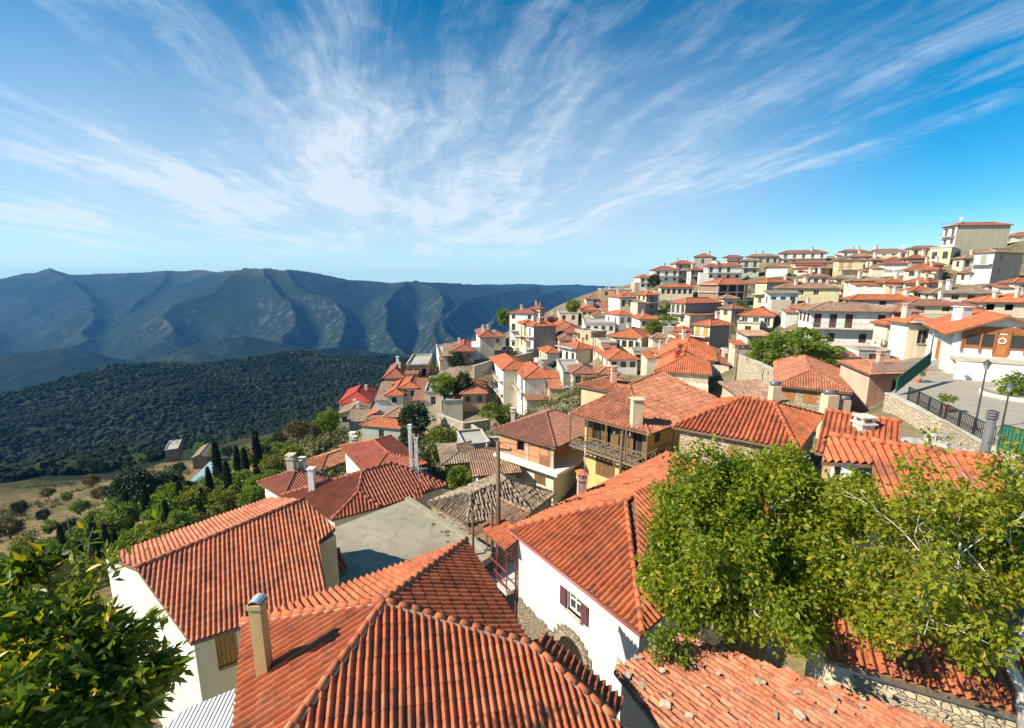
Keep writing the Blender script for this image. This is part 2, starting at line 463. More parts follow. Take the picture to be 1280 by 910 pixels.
def add_window(root, a, b, op, style='glass', far=False, fcol=(.75, .73, .68), scol=(.16, .07, .04), name='window', label=None):
    s0, s1, z0, z1 = op; w = s1 - s0; h = z1 - z0; M = frame_M(a, b, (s0 + s1) / 2, (z0 + z1) / 2)
    O = root.location
    fr = MB(); fm = m_wood(fcol, name='painted_frame') if fcol[0] < .5 else m_plain(fcol, .5, .3, name='painted_frame', var=.1)
    t = .07
    y = -.13
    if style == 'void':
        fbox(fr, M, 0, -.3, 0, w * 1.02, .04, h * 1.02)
        o = fr.build(name, m_plain((.012, .011, .010), 1, 0, name='opening_shade'), root, O)  # near-black panel painted as the unlit inside of the opening
    elif style == 'shut':
        fbox(fr, M, -w / 4, -.04, 0, w / 2 - .02, .05, h - .04); fbox(fr, M, w / 4, -.04, 0, w / 2 - .02, .05, h - .04)
        if not far:
            for i in range(int(h / .12)):
                for sx in (-1, 1): fbox(fr, M, sx * w / 4, -.008, -h / 2 + .1 + i * .12, w / 2 - .14, .02, .05)
        o = fr.build(name, m_wood(scol, name='shutter_wood'), root, O)
    else:
        for x in (-w / 2 + t / 2, w / 2 - t / 2): fbox(fr, M, x, y, 0, t, .06, h)
        for zz in (-h / 2 + t / 2, h / 2 - t / 2): fbox(fr, M, 0, y, zz, w - 2 * t, .06, t)
        fbox(fr, M, 0, y, 0, t * .8, .06, h - 2 * t)
        if style in ('grid',):
            fbox(fr, M, 0, y + .005, h * .12, w - 2 * t, .05, t * .7)
        pn = MB(); fbox(pn, M, 0, y - .03, 0, w - .02, .01, h - .02)
        if far:
            for k in range(len(pn.v)): pass
            n0 = len(fr.v); fr.v += pn.v; fr.f += [[i + n0 for i in f] for f in pn.f]; fr.mi += [1] * len(pn.f); fr.uv += pn.uv; fr.sm += pn.sm
            o = fr.build(name, [fm, m_glass()], root, O)
        else:
            o = fr.build(name, fm, root, O)
            pn.build('pane', m_glass(), o, O)
        if style in ('open', 'grid') :
            for sx in (-1, 1):
                sh = MB(); fbox(sh, M, sx * (w / 2 + w / 4 + .03), .035, 0, w / 2, .045, h)
                if not far:
                    for i in range(int(h / .14)): fbox(sh, M, sx * (w * .75 + .03), .064, -h / 2 + .1 + i * .14, w / 2 - .12, .018, .06)
                sh.build('shutter', m_wood(scol, name='shutter_wood'), o, O)
        if not far and style != 'void':
            sl = MB(); fbox(sl, M, 0, .0, -h / 2 - .035, w + .2, .26, .07); sl.build('sill', m_concrete((.5, .48, .43), name='sill_stone'), o, O)
    if label: o['label'] = label
    return o

def add_chimney(roofobj, root, x, y, z0, h, w=.55, col=(.66, .58, .46), style='cap', label=None):
    O = root.location; m = MB()
    m.box((x, y, z0 + h / 2), w, w, h)
    m.box((x, y, z0 + h + .04), w * 1.25, w * 1.25, .08)
    if style == 'cap':
        for sx in (-1, 1):
            for sy in (-1, 1): m.box((x + sx * w * .4, y + sy * w * .4, z0 + h + .2), .1, .1, .24)
        m.box((x, y, z0 + h + .36), w * 1.2, w * 1.2, .08)
    elif style == 'tile':
        z = z0 + h + .34
        for sx in (-1, 1):
            for sy in (-1, 1): m.box((x + sx * w * .4, y + sy * w * .4, z0 + h + .2), .12, .12, .24)
        q = w * .75; A = [Vector((x + i * q, y + j * q, z)) for i, j in ((-1, -1), (1, -1), (1, 1), (-1, 1))]; T = Vector((x, y, z + w * .5))
        for i in range(4): m.poly([A[i], A[(i + 1) % 4], T], 1)
        m.poly(A[::-1], 1)
    elif style == 'pots':
        for sx in (-.25, .25): m.tube([(x + sx * w, y, z0 + h), (x + sx * w, y, z0 + h + .35)], .09, mi=1)
    o = m.build('chimney', [m_plaster(col, .5, name='chimney_render'), m_tile('orange')], roofobj, O)
    if label: o['label'] = label
    return o

def roof_build(root, planes, ridges, kind='new', D=50, deckmat=None, mortar=False, jit=0.0, name='roof', pitch=.215, parent=None, decks=True, capr=.105, gaps=0.0, t=.1, amp=.066):
    """planes: list of polygons whose first edge is the eave"""
    O = root.location; m = MB()
    far = D > 75
    for pl in planes:
        if far: flat_plane(m, pl, pitch, 0)
        elif D > 48: tile_plane(m, pl, pitch * 1.4, 1, amp * 1.3, 4, 0, 0, 0, rows=False)
        elif D > 26: tile_plane(m, pl, pitch, pitch * 1.75, amp, 5, .02, jit, 0, gaps=gaps)
        else: tile_plane(m, pl, pitch, pitch * 1.9, amp, 7, pitch * .075, max(jit, .0025), 0, gaps=gaps)
        if decks: deck(m, pl, t, 0.02 if far else .045, 1)
    o = m.build(name, [m_tile(kind, far), deckmat or m_wood((.2, .13, .08), name='eave_boards')], parent or root, O)
    if ridges:
        c = MB()
        for a, b in ridges:
            if D > 75: c.bar(Vector(a) + Vector((0, 0, .05)), Vector(b) + Vector((0, 0, .05)), .3, .14)
            else: caps(c, a, b, capr, 0, 1 if mortar else None, jit=max(jit, .004), seg=capr * 3.6, up=capr * .25)
        if D > 75:
            for k in range(len(c.uv)): c.uv[k] = [(.5 + k // 6, .5)] * len(c.uv[k])
        c.build('ridge_tiles', [m_tile('orange' if kind in ('new', 'orange', 'red') else kind), m_plaster((.55, .38, .28), .4, name='ridge_mortar')], o, O)
    return o

def std_roof(C0, e1, e2, L1, L2, z, typ, ov, sl):
    """rectangle from C0; returns planes, ridges, gable triangles"""
    def P(a, b, zz): q = C0 + e1 * a + e2 * b; return Vector((q.x, q.y, zz))
    lo = z - ov * sl
    if typ == 'flat': return [], [], []
    if typ == 'shed':   # high along the far e2 side
        hh = z + sl * L2
        return [[P(-ov, -ov, lo), P(L1 + ov, -ov, lo), P(L1 + ov, L2 + ov * .3, hh + ov * .3 * sl), P(-ov, L2 + ov * .3, hh + ov * .3 * sl)]], [], \
               [(P(0, 0, z), P(0, L2, z), P(0, L2, hh)), (P(L1, 0, z), P(L1, L2, z), P(L1, L2, hh)), ]
    lng = L1 >= L2
    if typ == 'gable2': typ, lng = 'gable', False
    W = (L2 if lng else L1) / 2; rz = z + sl * W
    A, B, C, D = P(-ov, -ov, lo), P(L1 + ov, -ov, lo), P(L1 + ov, L2 + ov, lo), P(-ov, L2 + ov, lo)
    if typ == 'hip':
        if lng:
            r0, r1 = P(W, W, rz), P(max(L1 - W, W + .01), W, rz)
            return [[A, B, r1, r0], [B, C, r1], [C, D, r0, r1], [D, A, r0]], [(r0, r1), (A, r0), (D, r0), (B, r1), (C, r1)], []
        r0, r1 = P(W, W, rz), P(W, max(L2 - W, W + .01), rz)
        return [[A, B, r0], [B, C, r1, r0], [C, D, r1], [D, A, r0, r1]], [(r0, r1), (A, r0), (B, r0), (D, r1), (C, r1)], []
    if typ == 'gable':
        if lng:
            r0, r1 = P(-ov, W, rz), P(L1 + ov, W, rz)
            return [[A, B, r1, r0], [C, D, r0, r1]], [(r0, r1)], [(P(0, 0, z), P(0, L2, z), P(0, W, rz)), (P(L1, 0, z), P(L1, L2, z), P(L1, W, rz))]
        r0, r1 = P(W, -ov, rz), P(W, L2 + ov, rz)
        return [[B, C, r1, r0], [D, A, r0, r1]], [(r0, r1)], [(P(0, 0, z), P(L1, 0, z), P(W, 0, rz)), (P(0, L2, z), P(L1, L2, z), P(W, L2, rz))]

def zat(x, y, v):
    b = (455 - v) / F; return y * (b * CP - SP) / (CP + b * SP)

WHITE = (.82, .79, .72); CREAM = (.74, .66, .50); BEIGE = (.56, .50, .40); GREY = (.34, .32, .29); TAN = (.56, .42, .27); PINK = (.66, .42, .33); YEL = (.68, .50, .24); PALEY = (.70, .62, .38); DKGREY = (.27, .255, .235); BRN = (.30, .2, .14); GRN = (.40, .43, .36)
GROUND = []      # control points of the hillside
FOOT = []        # footprints, for keeping trees out of houses
def place_rect(u, v, D, uL, uR, yaw):
    c = PD(u, v, D); th = R(yaw); e1 = Vector((math.cos(th), math.sin(th))); e2 = Vector((-math.sin(th), math.cos(th)))
    def L(e, ut):
        a = (ut - 640) / F   # x + L ex = a * depth ; depth = (y + L ey) CP - z SP
        num = a * (c.y * CP - c.z * SP) - c.x; den = e.x - a * e.y * CP
        return num / den
    return c, e1, e2, L(e1, uR), L(e2, uL)

def nst_(h): return max(1, int(round(h / 3.0)))
def house(label, u, v, D, uL, uR, vb, yaw=20, roof='hip', rk='orange', wl=CREAM, wr=None, win=(2, 2), ov=.45, sl=.40, ch=1, style='glass', scol=(.16, .07, .04),
          bal=(), name='house', cat='house', wmat=None, maxL=16, minL=3.5, par=.5, group='houses stepping down the hillside', deckcol=None, winz=1.15, chcol=None, lift=0):
    if yaw <= 16 and D > 55 and yaw == int(yaw): yaw = yaw - 22 if u > 960 else (yaw - 12 if u > 690 else yaw)
    c, e1, e2, L1, L2 = place_rect(u, v, D, uL, uR, yaw)
    if not (0 < L1 < 60): L1 = maxL
    if not (0 < L2 < 60): L2 = maxL
    L1 = min(max(L1, minL), maxL); L2 = min(max(L2, minL), maxL)
    C0 = Vector((c.x, c.y)); z = c.z; zb = zat(c.x, c.y, vb); H = z - zb
    root = empty(name, (c.x, c.y, zb), label, cat, group); O = root.location
    far = D > 70
    cor = [C0, C0 + e1 * L1, C0 + e1 * L1 + e2 * L2, C0 + e2 * L2]
    FOOT.append((C0 + e1 * L1 / 2 + e2 * L2 / 2, max(L1, L2) / 2, cor))
    nst = max(1, int(round(H / 3.0))); sh = H / nst
    zbot = zb - 4.0
    wr = wr or wl  # several right wall tones have that wall's shade painted in
    def mk(col): return wmat(col) if wmat else m_plaster(col, .6)
    fcol = random.choice([(.75, .73, .68), (.20, .12, .07), (.25, .16, .10), (.45, .40, .33)])
    if ch == 1: ch = random.choice([1, 1, 2])
    if not bal and nst_(z - zb) >= 2 and win[1] and random.random() < .45: bal = [('R', 1)]
    if not bal and nst_(z - zb) >= 2 and win[0] and random.random() < .4: bal = [('L', 1)]
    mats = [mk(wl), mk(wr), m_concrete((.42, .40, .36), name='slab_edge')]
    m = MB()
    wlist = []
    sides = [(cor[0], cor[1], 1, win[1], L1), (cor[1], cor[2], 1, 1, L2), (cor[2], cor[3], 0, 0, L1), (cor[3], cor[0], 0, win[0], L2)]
    for si, (a, b, mi, nw, L) in enumerate(sides):
        ops = []
        if nw:
            nw_ = min(nw, max(1, int(L / 1.5)))
            for k in range(nst):
                for i in range(nw_):
                    if random.random() < .14 and nst > 1: continue
                    cx = L * (i + .5) / nw_; isb = (si == 3 and ('L', k) in bal) or (si == 0 and ('R', k) in bal)
                    w = 1.1; z0 = zb + k * sh + (0.12 if isb else .85 * sh / 3); z1 = min(zb + k * sh + (2.25 if isb else 2.25) * sh / 3, z - .3)
                    if z1 - z0 > .5: ops.append((cx - w / 2, cx + w / 2, z0, z1))
        ops = wall_face(m, a, b, zbot, z, ops, mi=mi)
        for op in ops: wlist.append((a, b, op))
    if roof == 'flat':
        m.poly([(p.x, p.y, z - .25) for p in cor], 2)
        m2 = MB()
        for i in range(4):
            p, q = cor[i], cor[(i + 1) % 4]
            d = (q - p).normalized() * .12
            m2.bar((p.x - d.x, p.y - d.y, z + .04), (q.x + d.x, q.y + d.y, z + .04), .28, par * .5 + .1)
    planes, ridges, gab = std_roof(C0, e1, e2, L1, L2, z, roof, ov, sl)
    for g in gab: m.poly(g, 0 if (Vector(g[0][:2]) - C0).length < .1 and (Vector(g[1][:2]) - cor[3]).length < .1 else 1)
    if roof == 'shed':
        hh = z + sl * L2; m.poly([(cor[3].x, cor[3].y, z), (cor[2].x, cor[2].y, z), (cor[2].x, cor[2].y, hh), (cor[3].x, cor[3].y, hh)], 0)
    for a, b in ((0, 1),):      # floor line
        for k in range(1, nst):
            if random.random() < .35:
                pass
    if D > 55 and cat == 'house' and random.random() < .55:
        # a lower wing against the right or left wall
        an = MB(); ar_ = MB(); h2 = min(2.6, (z - zb) * .55); wd_ = random.uniform(1.6, 2.8)
        if random.random() < .5: p0 = C0 - e2 * wd_; ax, ay, l_, d_ = e1, e2, L1 * random.uniform(.4, .8), wd_
        else: p0 = C0 - e1 * wd_; ax, ay, l_, d_ = e1, e2, wd_, L2 * random.uniform(.4, .8)
        q4 = [p0, p0 + ax * l_, p0 + ax * l_ + ay * d_, p0 + ay * d_]
        for i in range(4): an.wallquad(q4[i], q4[(i + 1) % 4], zbot, zb + h2)
        an.poly([(q.x, q.y, zb + h2 - .02) for q in q4])
        wo_ = an.build('annex', m_plaster(random.choice([CREAM, BEIGE, WHITE, GREY, TAN]), .6), root, O)
        if random.random() < .65:
            pl_, rd_, g_ = std_roof(p0, ax, ay, l_, d_, zb + h2, 'shed', .25, .22); roof_build(root, pl_, [], random.choice(['old', 'brown', 'worn', 'orange']), 100, parent=wo_, name='annex_roof')
    wobj = m.build('wall', mats, root, O)
    if roof == 'flat':
        ro = m2.build('parapet', m_concrete((.5, .47, .40), name='parapet_concrete'), root, O)
    else:
        ro = roof_build(root, planes, ridges, rk, D, deckmat=(m_plaster(deckcol, .3) if deckcol else None), jit=.008 if rk in ('old', 'worn', 'grey') and D < 75 else 0)
    for a, b, op in wlist:
        st = style
        if style == 'mix': st = random.choice(['glass', 'shut', 'glass', 'open' if not far or D < 115 else 'shut'])
        isdoor = op[3] - op[2] > 1.7
        add_window(root, a, b, op, st, far, fcol=fcol, scol=scol, name='balcony_door' if isdoor else 'window')
    for side, k in bal:
        a, b, L = (cor[3], cor[0], L2) if side == 'L' else (cor[0], cor[1], L1)
        M = frame_M(a, b, L / 2, zb + k * sh)
        bm_ = MB(); fbox(bm_, M, 0, .55, -.0, L * .96, 1.1, .16)
        bo = bm_.build('balcony', m_concrete((.6, .58, .53), name='balcony_slab'), root, O)
        rl = MB(); w = L * .96
        for y_, ln in ((1.05, w),):
            fbox(rl, M, 0, y_, 1.0, ln, .05, .05); fbox(rl, M, 0, y_, .2, ln, .03, .03)
            n = int(ln / (.14 if not far else .3))
            for i in range(n + 1): fbox(rl, M, -ln / 2 + ln * i / n, y_, .6, .025 if not far else .04, .025, .8)
        for sx in (-1, 1): fbox(rl, M, sx * w / 2, .53, 1.0, .05, 1.05, .05)
        rl.build('railing', m_plain((.25, .24, .22), .5, .4, name='railing_paint'), bo, O)
    for i in range(ch):
        fx, fy = random.choice([(.3, .3), (.7, .35), (.5, .62), (.25, .65), (.75, .6)])
        q = C0 + e1 * L1 * fx + e2 * L2 * fy
        W = min(L1, L2) / 2; dz = 0 if roof == 'flat' else sl * min(fx * L1, (1 - fx) * L1, fy * L2, (1 - fy) * L2) * (1 if roof == 'hip' else .8)
        add_chimney(ro, root, q.x, q.y, z + dz - .25, random.uniform(1.1, 1.7), random.uniform(.45, .7), chcol or random.choice([(.68, .62, .52), (.6, .5, .4), (.72, .7, .66)]), 'cap')
    GROUND.append((c.x, c.y, zb)); q = C0 + e1 * L1; GROUND.append((q.x, q.y, zb)); q = C0 + e2 * L2
    root['_d'] = D
    del root['_d']
    HOUSES[label] = dict(root=root, C0=C0, e1=e1, e2=e2, L1=L1, L2=L2, z=z, zb=zb, cor=cor, roof=ro)
    return HOUSES[label]
HOUSES = {}
# ------------------------------------------------------------------ light, sky
sc.view_settings.view_transform = 'Standard'; sc.view_settings.look = 'None'; sc.view_settings.gamma = 1.0
sc.view_settings.exposure = 0.80
SUN_EL = R(39); SUN_AZ = math.atan2(-.96, -.27)      # x toward the left, slightly behind the viewer
sdir = Vector((math.sin(SUN_AZ) * math.cos(SUN_EL), math.cos(SUN_AZ) * math.cos(SUN_EL), math.sin(SUN_EL)))
sl_ = bpy.data.lights.new('sun', 'SUN'); sl_.energy = 5.0; sl_.angle = R(.53); sl_.color = (1, .89, .72)
so = link(bpy.data.objects.new('sun', sl_)); so.rotation_euler = sdir.to_track_quat('Z', 'Y').to_euler(); so.location = (0, 0, 200)
W = bpy.data.worlds.new('World'); sc.world = W; W.use_nodes = True
def build_sky():
    t = W.node_tree; t.nodes.clear()
    N = lambda ty, **k: (lambda x: ([setattr(x, a, b) for a, b in k.items()], x)[1])(t.nodes.new(ty))
    L = t.links.new
    def M(op, a, b=None, c=None, clamp=False):
        x = N('ShaderNodeMath', operation=op); x.use_clamp = clamp
        for i, v in enumerate((a, b, c)):
            if v is None: continue
            if hasattr(v, 'node'): L(v, x.inputs[i])
            else: x.inputs[i].default_value = v
        return x.outputs[0]
    def SS(v, a, b):
        x = N('ShaderNodeMapRange', interpolation_type='SMOOTHSTEP'); L(v, x.inputs[0])
        x.inputs[1].default_value = a; x.inputs[2].default_value = b; x.inputs[3].default_value = 0; x.inputs[4].default_value = 1
        return x.outputs[0]
    sky = N('ShaderNodeTexSky', sky_type='NISHITA'); sky.sun_disc = False; sky.sun_elevation = SUN_EL; sky.sun_rotation = SUN_AZ
    sky.altitude = 900; sky.air_density = 1.0; sky.dust_density = .35; sky.ozone_density = 3.0
    hs = N('ShaderNodeHueSaturation'); hs.inputs['Saturation'].default_value = 1.38; hs.inputs['Value'].default_value = 1.06; hs.inputs['Hue'].default_value = .488
    tn = N('ShaderNodeMix', data_type='RGBA', blend_type='MULTIPLY'); tn.inputs[0].default_value = 1; tn.inputs[7].default_value = (.88, 1.0, 1.05, 1); L(sky.outputs[0], tn.inputs[6]); L(tn.outputs[2], hs.inputs['Color'])
    tc = N('ShaderNodeTexCoord'); sp = N('ShaderNodeSeparateXYZ'); L(tc.outputs['Generated'], sp.inputs[0])
    zz = M('MAXIMUM', M('ADD', sp.outputs[2], .03), .02)
    px = M('DIVIDE', sp.outputs[0], zz); py = M('DIVIDE', sp.outputs[1], zz)
    px = M('ADD', px, M('MULTIPLY', py, .22))
    def vec(a, b, c=0.0):
        x = N('ShaderNodeCombineXYZ')
        for i, v in enumerate((a, b, c)):
            if hasattr(v, 'node'): L(v, x.inputs[i])
            else: x.inputs[i].default_value = v
        return x.outputs[0]
    def NZ(v, sc_, det, ro, dist=0):
        x = N('ShaderNodeTexNoise'); L(v, x.inputs['Vector']); x.inputs['Scale'].default_value = sc_; x.inputs['Detail'].default_value = det
        x.inputs['Roughness'].default_value = ro; x.inputs['Distortion'].default_value = dist; return x.outputs['Fac']
    warp = NZ(vec(M('MULTIPLY', px, .5), M('MULTIPLY', py, .5)), .8, 3, .5)
    wx = M('ADD', px, M('MULTIPLY', M('SUBTRACT', warp, .5), 1.0))
    n1 = NZ(vec(M('MULTIPLY', wx, .8), M('MULTIPLY', py, .24), 3.1), 1.3, 7, .60, .3)
    n2 = NZ(vec(M('MULTIPLY', wx, 1.0), M('MULTIPLY', py, .12), 8.3), 4.6, 6, .66, .2)
    n3 = NZ(vec(M('MULTIPLY', px, .33), M('MULTIPLY', py, .3), 1.7), 1.0, 3, .5)
    n4 = NZ(vec(M('MULTIPLY', wx, 1.0), M('MULTIPLY', py, .75), 5.0), 5.0, 6, .7, .6)
    d = M('ADD', M('MULTIPLY', n1, .56), M('ADD', M('MULTIPLY', n2, .26), M('MULTIPLY', n4, .18)))
    bias = M('MULTIPLY', M('SUBTRACT', n3, .5), .22)
    d = M('ADD', d, bias)
    right = SS(px, 2.5, 3.9)
    d = M('SUBTRACT', d, M('MULTIPLY', right, .22))
    # the upper corners are clearer
    el = sp.outputs[2]
    lowthin = SS(el, .01, .07)
    topclear = SS(el, .42, .80)
    d = M('SUBTRACT', d, M('MULTIPLY', topclear, .06))
    cov = SS(d, .425, .70)
    cov = M('MULTIPLY', cov, M('ADD', M('MULTIPLY', lowthin, .72), .15))
    cov = M('MULTIPLY', cov, SS(el, -.01, .03))
    # thin veil low in the centre
    veil = M('MULTIPLY', M('MULTIPLY', SS(el, .0, .10), M('SUBTRACT', 1.0, SS(el, .12, .5))), M('SUBTRACT', 1.0, SS(M('ABSOLUTE', M('ADD', M('DIVIDE', sp.outputs[0], M('MAXIMUM', sp.outputs[1], .05)), .35)), .5, 1.3)))
    cov = M('ADD', cov, M('MULTIPLY', veil, .62), clamp=True)
    mx = N('ShaderNodeMix', data_type='RGBA'); L(M('MULTIPLY', cov, .86), mx.inputs[0]); L(hs.outputs[0], mx.inputs[6]); mx.inputs[7].default_value = (6.6, 7.3, 8.0, 1)
    hz_ = N('ShaderNodeMix', data_type='RGBA'); L(M('MULTIPLY', M('SUBTRACT', 1.0, SS(el, -.02, .13)), .62), hz_.inputs[0]); L(mx.outputs[2], hz_.inputs[6]); hz_.inputs[7].default_value = (5.3, 8.0, 9.3, 1); mx = hz_
    bg = N('ShaderNodeBackground'); bg.inputs['Strength'].default_value = .074; L(mx.outputs[2], bg.inputs[0])
    L(bg.outputs[0], N('ShaderNodeOutputWorld').inputs[0])
build_sky()
sc.cycles.use_denoising = True; sc.cycles.max_bounces = 6; sc.cycles.diffuse_bounces = 3; sc.cycles.transmission_bounces = 3
sc.cycles.volume_bounces = 0; sc.cycles.caustics_reflective = False; sc.cycles.caustics_refractive = False

# ------------------------------------------------------------------ numpy noise and hills
def _h(ix, iy, s):
    n = (ix.astype(np.int64) * 374761393 + iy.astype(np.int64) * 668265263 + s * 974634777) & 0x7fffffff
    n = (n ^ (n >> 13)) * 1274126177 & 0x7fffffff
    return ((n ^ (n >> 16)) & 0xffff) / 65535.0
def vn(x, y, s=0):
    ix = np.floor(x); iy = np.floor(y); fx = x - ix; fy = y - iy; fx = fx * fx * (3 - 2 * fx); fy = fy * fy * (3 - 2 * fy)
    return (_h(ix, iy, s) * (1 - fx) + _h(ix + 1, iy, s) * fx) * (1 - fy) + (_h(ix, iy + 1, s) * (1 - fx) + _h(ix + 1, iy + 1, s) * fx) * fy
def fbm(x, y, sc_, oc=5, s=0, ridged=False, g=.5):
    t = 0; a = 1; tot = 0
    for o in range(oc):
        n = vn(x / sc_, y / sc_, s + o)
        if ridged: n = 1 - np.abs(2 * n - 1)
        t = t + a * n; tot += a; a *= g; x, y = (x * .8 - y * .6) * 2.03, (x * .6 + y * .8) * 2.03
    return t / tot
def grid_mesh(name, X, Y, Z, mat, kind='structure', smooth=True):
    n, m = X.shape
    me = bpy.data.meshes.new(name); V = np.stack([X, Y, Z], -1).reshape(-1, 3)
    i = np.arange(n * m).reshape(n, m); q = np.stack([i[:-1, :-1], i[:-1, 1:], i[1:, 1:], i[1:, :-1]], -1).reshape(-1, 4)
    me.from_pydata(V.tolist(), [], q.tolist()); me.materials.append(mat)
    me.polygons.foreach_set('use_smooth', [smooth] * len(q)); me.update()
    if me.polygons[0].normal.z < 0: me.flip_normals()
    o = link(bpy.data.objects.new(name, me)); o['kind'] = kind; return o

def m_mountain():
    b = NB('mountain_scrub'); o = b.coord('Object'); g = b.n('ShaderNodeNewGeometry')
    sp = b.n('ShaderNodeSeparateXYZ'); b.l(g.outputs['Normal'], sp.inputs[0]); pz = b.n('ShaderNodeSeparateXYZ'); b.l(g.outputs['Position'], pz.inputs[0])
    n1 = b.noise(o, .0022, 7, .62); n2 = b.noise(o, .012, 6, .7); n3 = b.noise(o, .045, 4, .7)
    veg = b.mix(n2, (.005, .016, .011), (.026, .040, .022))
    dry = b.mix(n3, (.07, .08, .045), (.16, .145, .10))
    hgt = b.math('ADD', b.math('MULTIPLY', pz.outputs[2], .0020), b.math('MULTIPLY', n1, 1.0))
    c = b.mix(b.ramp(hgt, [(.45, 0.0), (.95, .7)]), veg, dry)
    rockf = b.math('MULTIPLY', b.ramp(sp.outputs[2], [(.74, 1.0), (.92, 0.0)]), b.ramp(b.noise(b.mapping(o, (1, 1, .25)), .02, 7, .78), [(.5, 0.0), (.60, 1.0)]))
    low = b.ramp(b.math('MULTIPLY_ADD', pz.outputs[2], -.004, .0), [(.25, 0.0), (.6, 1.0)])
    c = b.mix(b.math('MULTIPLY', b.math('MULTIPLY', rockf, low), .30), c, (.24, .23, .20))
    bp = b.bump(b.math('ADD', n2, b.math('MULTIPLY', n3, .5)), .7, 18)
    return b.fin(c, .97, .05)

def pd_np(u, v, D): p = PD(u, v, D); return np.array(p)
def build_mountains():
    az = np.radians(np.linspace(-64, 30, 760)); r = 1350 * (6400 / 1350) ** np.linspace(0, 1, 330)
    A, Rr = np.meshgrid(az, r, indexing='ij'); X = Rr * np.sin(A); Y = Rr * np.cos(A)
    # domain warp for natural flanks
    wx = (fbm(X, Y, 900, 4, 3) - .5) * 420; wy = (fbm(X, Y, 900, 4, 9) - .5) * 420
    Xw, Yw = X + wx * np.clip((Rr - 1500) / 1500, .15, 1), Y + wy * np.clip((Rr - 1500) / 1500, .15, 1)
    Z = np.full(X.shape, -470.0) + 50 * fbm(X, Y, 500, 4, 5)
    def line(pts, s, pw=1.0, plain=False):
        nonlocal Z
        P = [pd_np(*p) for p in pts]; best = np.full(X.shape, -1e9)
        xx, yy = (X, Y) if plain else (Xw, Yw)
        for a, b in zip(P[:-1], P[1:]):
            d = b[:2] - a[:2]; t = np.clip(((xx - a[0]) * d[0] + (yy - a[1]) * d[1]) / (d @ d), 0, 1)
            dist = np.hypot(xx - a[0] - t * d[0], yy - a[1] - t * d[1])
            best = np.maximum(best, a[2] + t * (b[2] - a[2]) - s * dist ** pw - 0 * dist)
        k = 22.0; m = np.maximum(Z, best); Z = m + k * np.log(np.exp(-(m - Z) / k) + np.exp(-(m - best) / k)) - k * .12
    # skyline
    line([(-700, 322, 4300), (-300, 334, 4300), (-60, 339, 4300), (60, 338, 4300), (85, 343, 4300), (160, 341, 4300), (245, 336, 4200), (268, 339, 4100)], .50, plain=True)
    line([(268, 339, 4000), (318, 334, 3500), (345, 334, 3500), (376, 337, 3500), (402, 341, 3700), (440, 347, 3900), (490, 352, 4000), (520, 351, 3900), (560, 353, 4200), (620, 357, 4400), (672, 359, 4300), (712, 366, 4000), (770, 380, 3800)], .50, plain=True)
    line([(560, 356, 5700), (650, 355, 5700), (740, 357, 5700), (820, 359, 5700), (1000, 366, 5700)], .3, plain=True)
    # spurs running down toward the gorge
    line([(318, 334, 3500), (262, 366, 3100), (215, 382, 2850), (190, 397, 2650), (196, 412, 2450)], .78)
    line([(345, 336, 3500), (352, 362, 3050), (345, 385, 2750), (338, 405, 2500), (330, 430, 2250)], .85)
    line([(376, 338, 3500), (392, 366, 3100), (405, 392, 2700), (398, 425, 2250)], .85)
    line([(510, 353, 3900), (478, 366, 3300), (455, 378, 3000), (460, 400, 2650), (490, 432, 2250)], .80)
    line([(520, 352, 3900), (540, 372, 3200), (548, 395, 2700), (540, 430, 2200)], .85)
    line([(672, 359, 4300), (610, 370, 3500), (570, 378, 3100), (556, 395, 2700), (575, 428, 2250)], .80)
    line([(700, 364, 4000), (660, 378, 3300), (630, 390, 2900), (622, 412, 2400)], .8)
    line([(60, 338, 4300), (110, 380, 3500), (120, 410, 3000), (112, 432, 2600)], .62)
    line([(-100, 340, 4200), (-60, 390, 3400), (-40, 430, 2700)], .62)
    line([(200, 341, 4200), (190, 365, 3800), (165, 390, 3400)], .62)
    line([(40, 436, 1750), (90, 433, 1800), (130, 438, 1850)], .5)
    line([(250, 424, 2000), (290, 420, 2050), (330, 424, 2100)], .5)
    line([(340, 447, 1350), (385, 438, 1500), (420, 433, 1650), (440, 436, 1750), (500, 440, 1850), (620, 440, 1900)], .5, plain=True)
    amp = np.clip((Rr - 1500) / 900, .1, 1)
    Z += (fbm(X, Y, 520, 6, 11, True, .45) - .62) * 42 * amp + (fbm(X, Y, 90, 4, 15, True) - .6) * 10 * amp
    Z += 34 * np.clip((Rr - 2800) / 700, 0, 1)
    grid_mesh('mountains', X, Y, Z, m_mountain())
build_mountains()
# ------------------------------------------------------------------ midground and far houses: label, near eave corner pixel, depth, left/right extents, base row
OLD = 'old'
H_ = house
# --- the left shoulder of the village
H_('tall white apartment block with four storeys and a small red roof above the gorge', 667, 391, 134, 637, 673, 437, 70, rk='deep', wl=WHITE, wr=BEIGE, win=(3, 1), bal=[('L', 1), ('L', 2)], maxL=14)
H_('narrow white gabled house just behind the tall white apartment block', 675, 385, 146, 662, 680, 408, 60, rk='deep', wl=WHITE, wr=BRN, win=(1, 1))
H_('tall beige house with broken red roof at the end of the lane', 600, 420, 115, 591, 618, 446, 8, rk='deep', wl=WHITE, wr=BEIGE, win=(1, 0), ch=2, sl=.5)
H_('low brown house under a red roof left of the tall beige house', 566, 438, 111, 564, 592, 452, 5, rk='deep', wl=BEIGE, wr=BRN, win=(1, 2))
H_('modern white flat roofed house with glass front at the edge of the gorge', 549, 442, 115, 539, 565, 456, 12, roof='flat', wl=WHITE, wr=WHITE, win=(1, 2), ch=0)
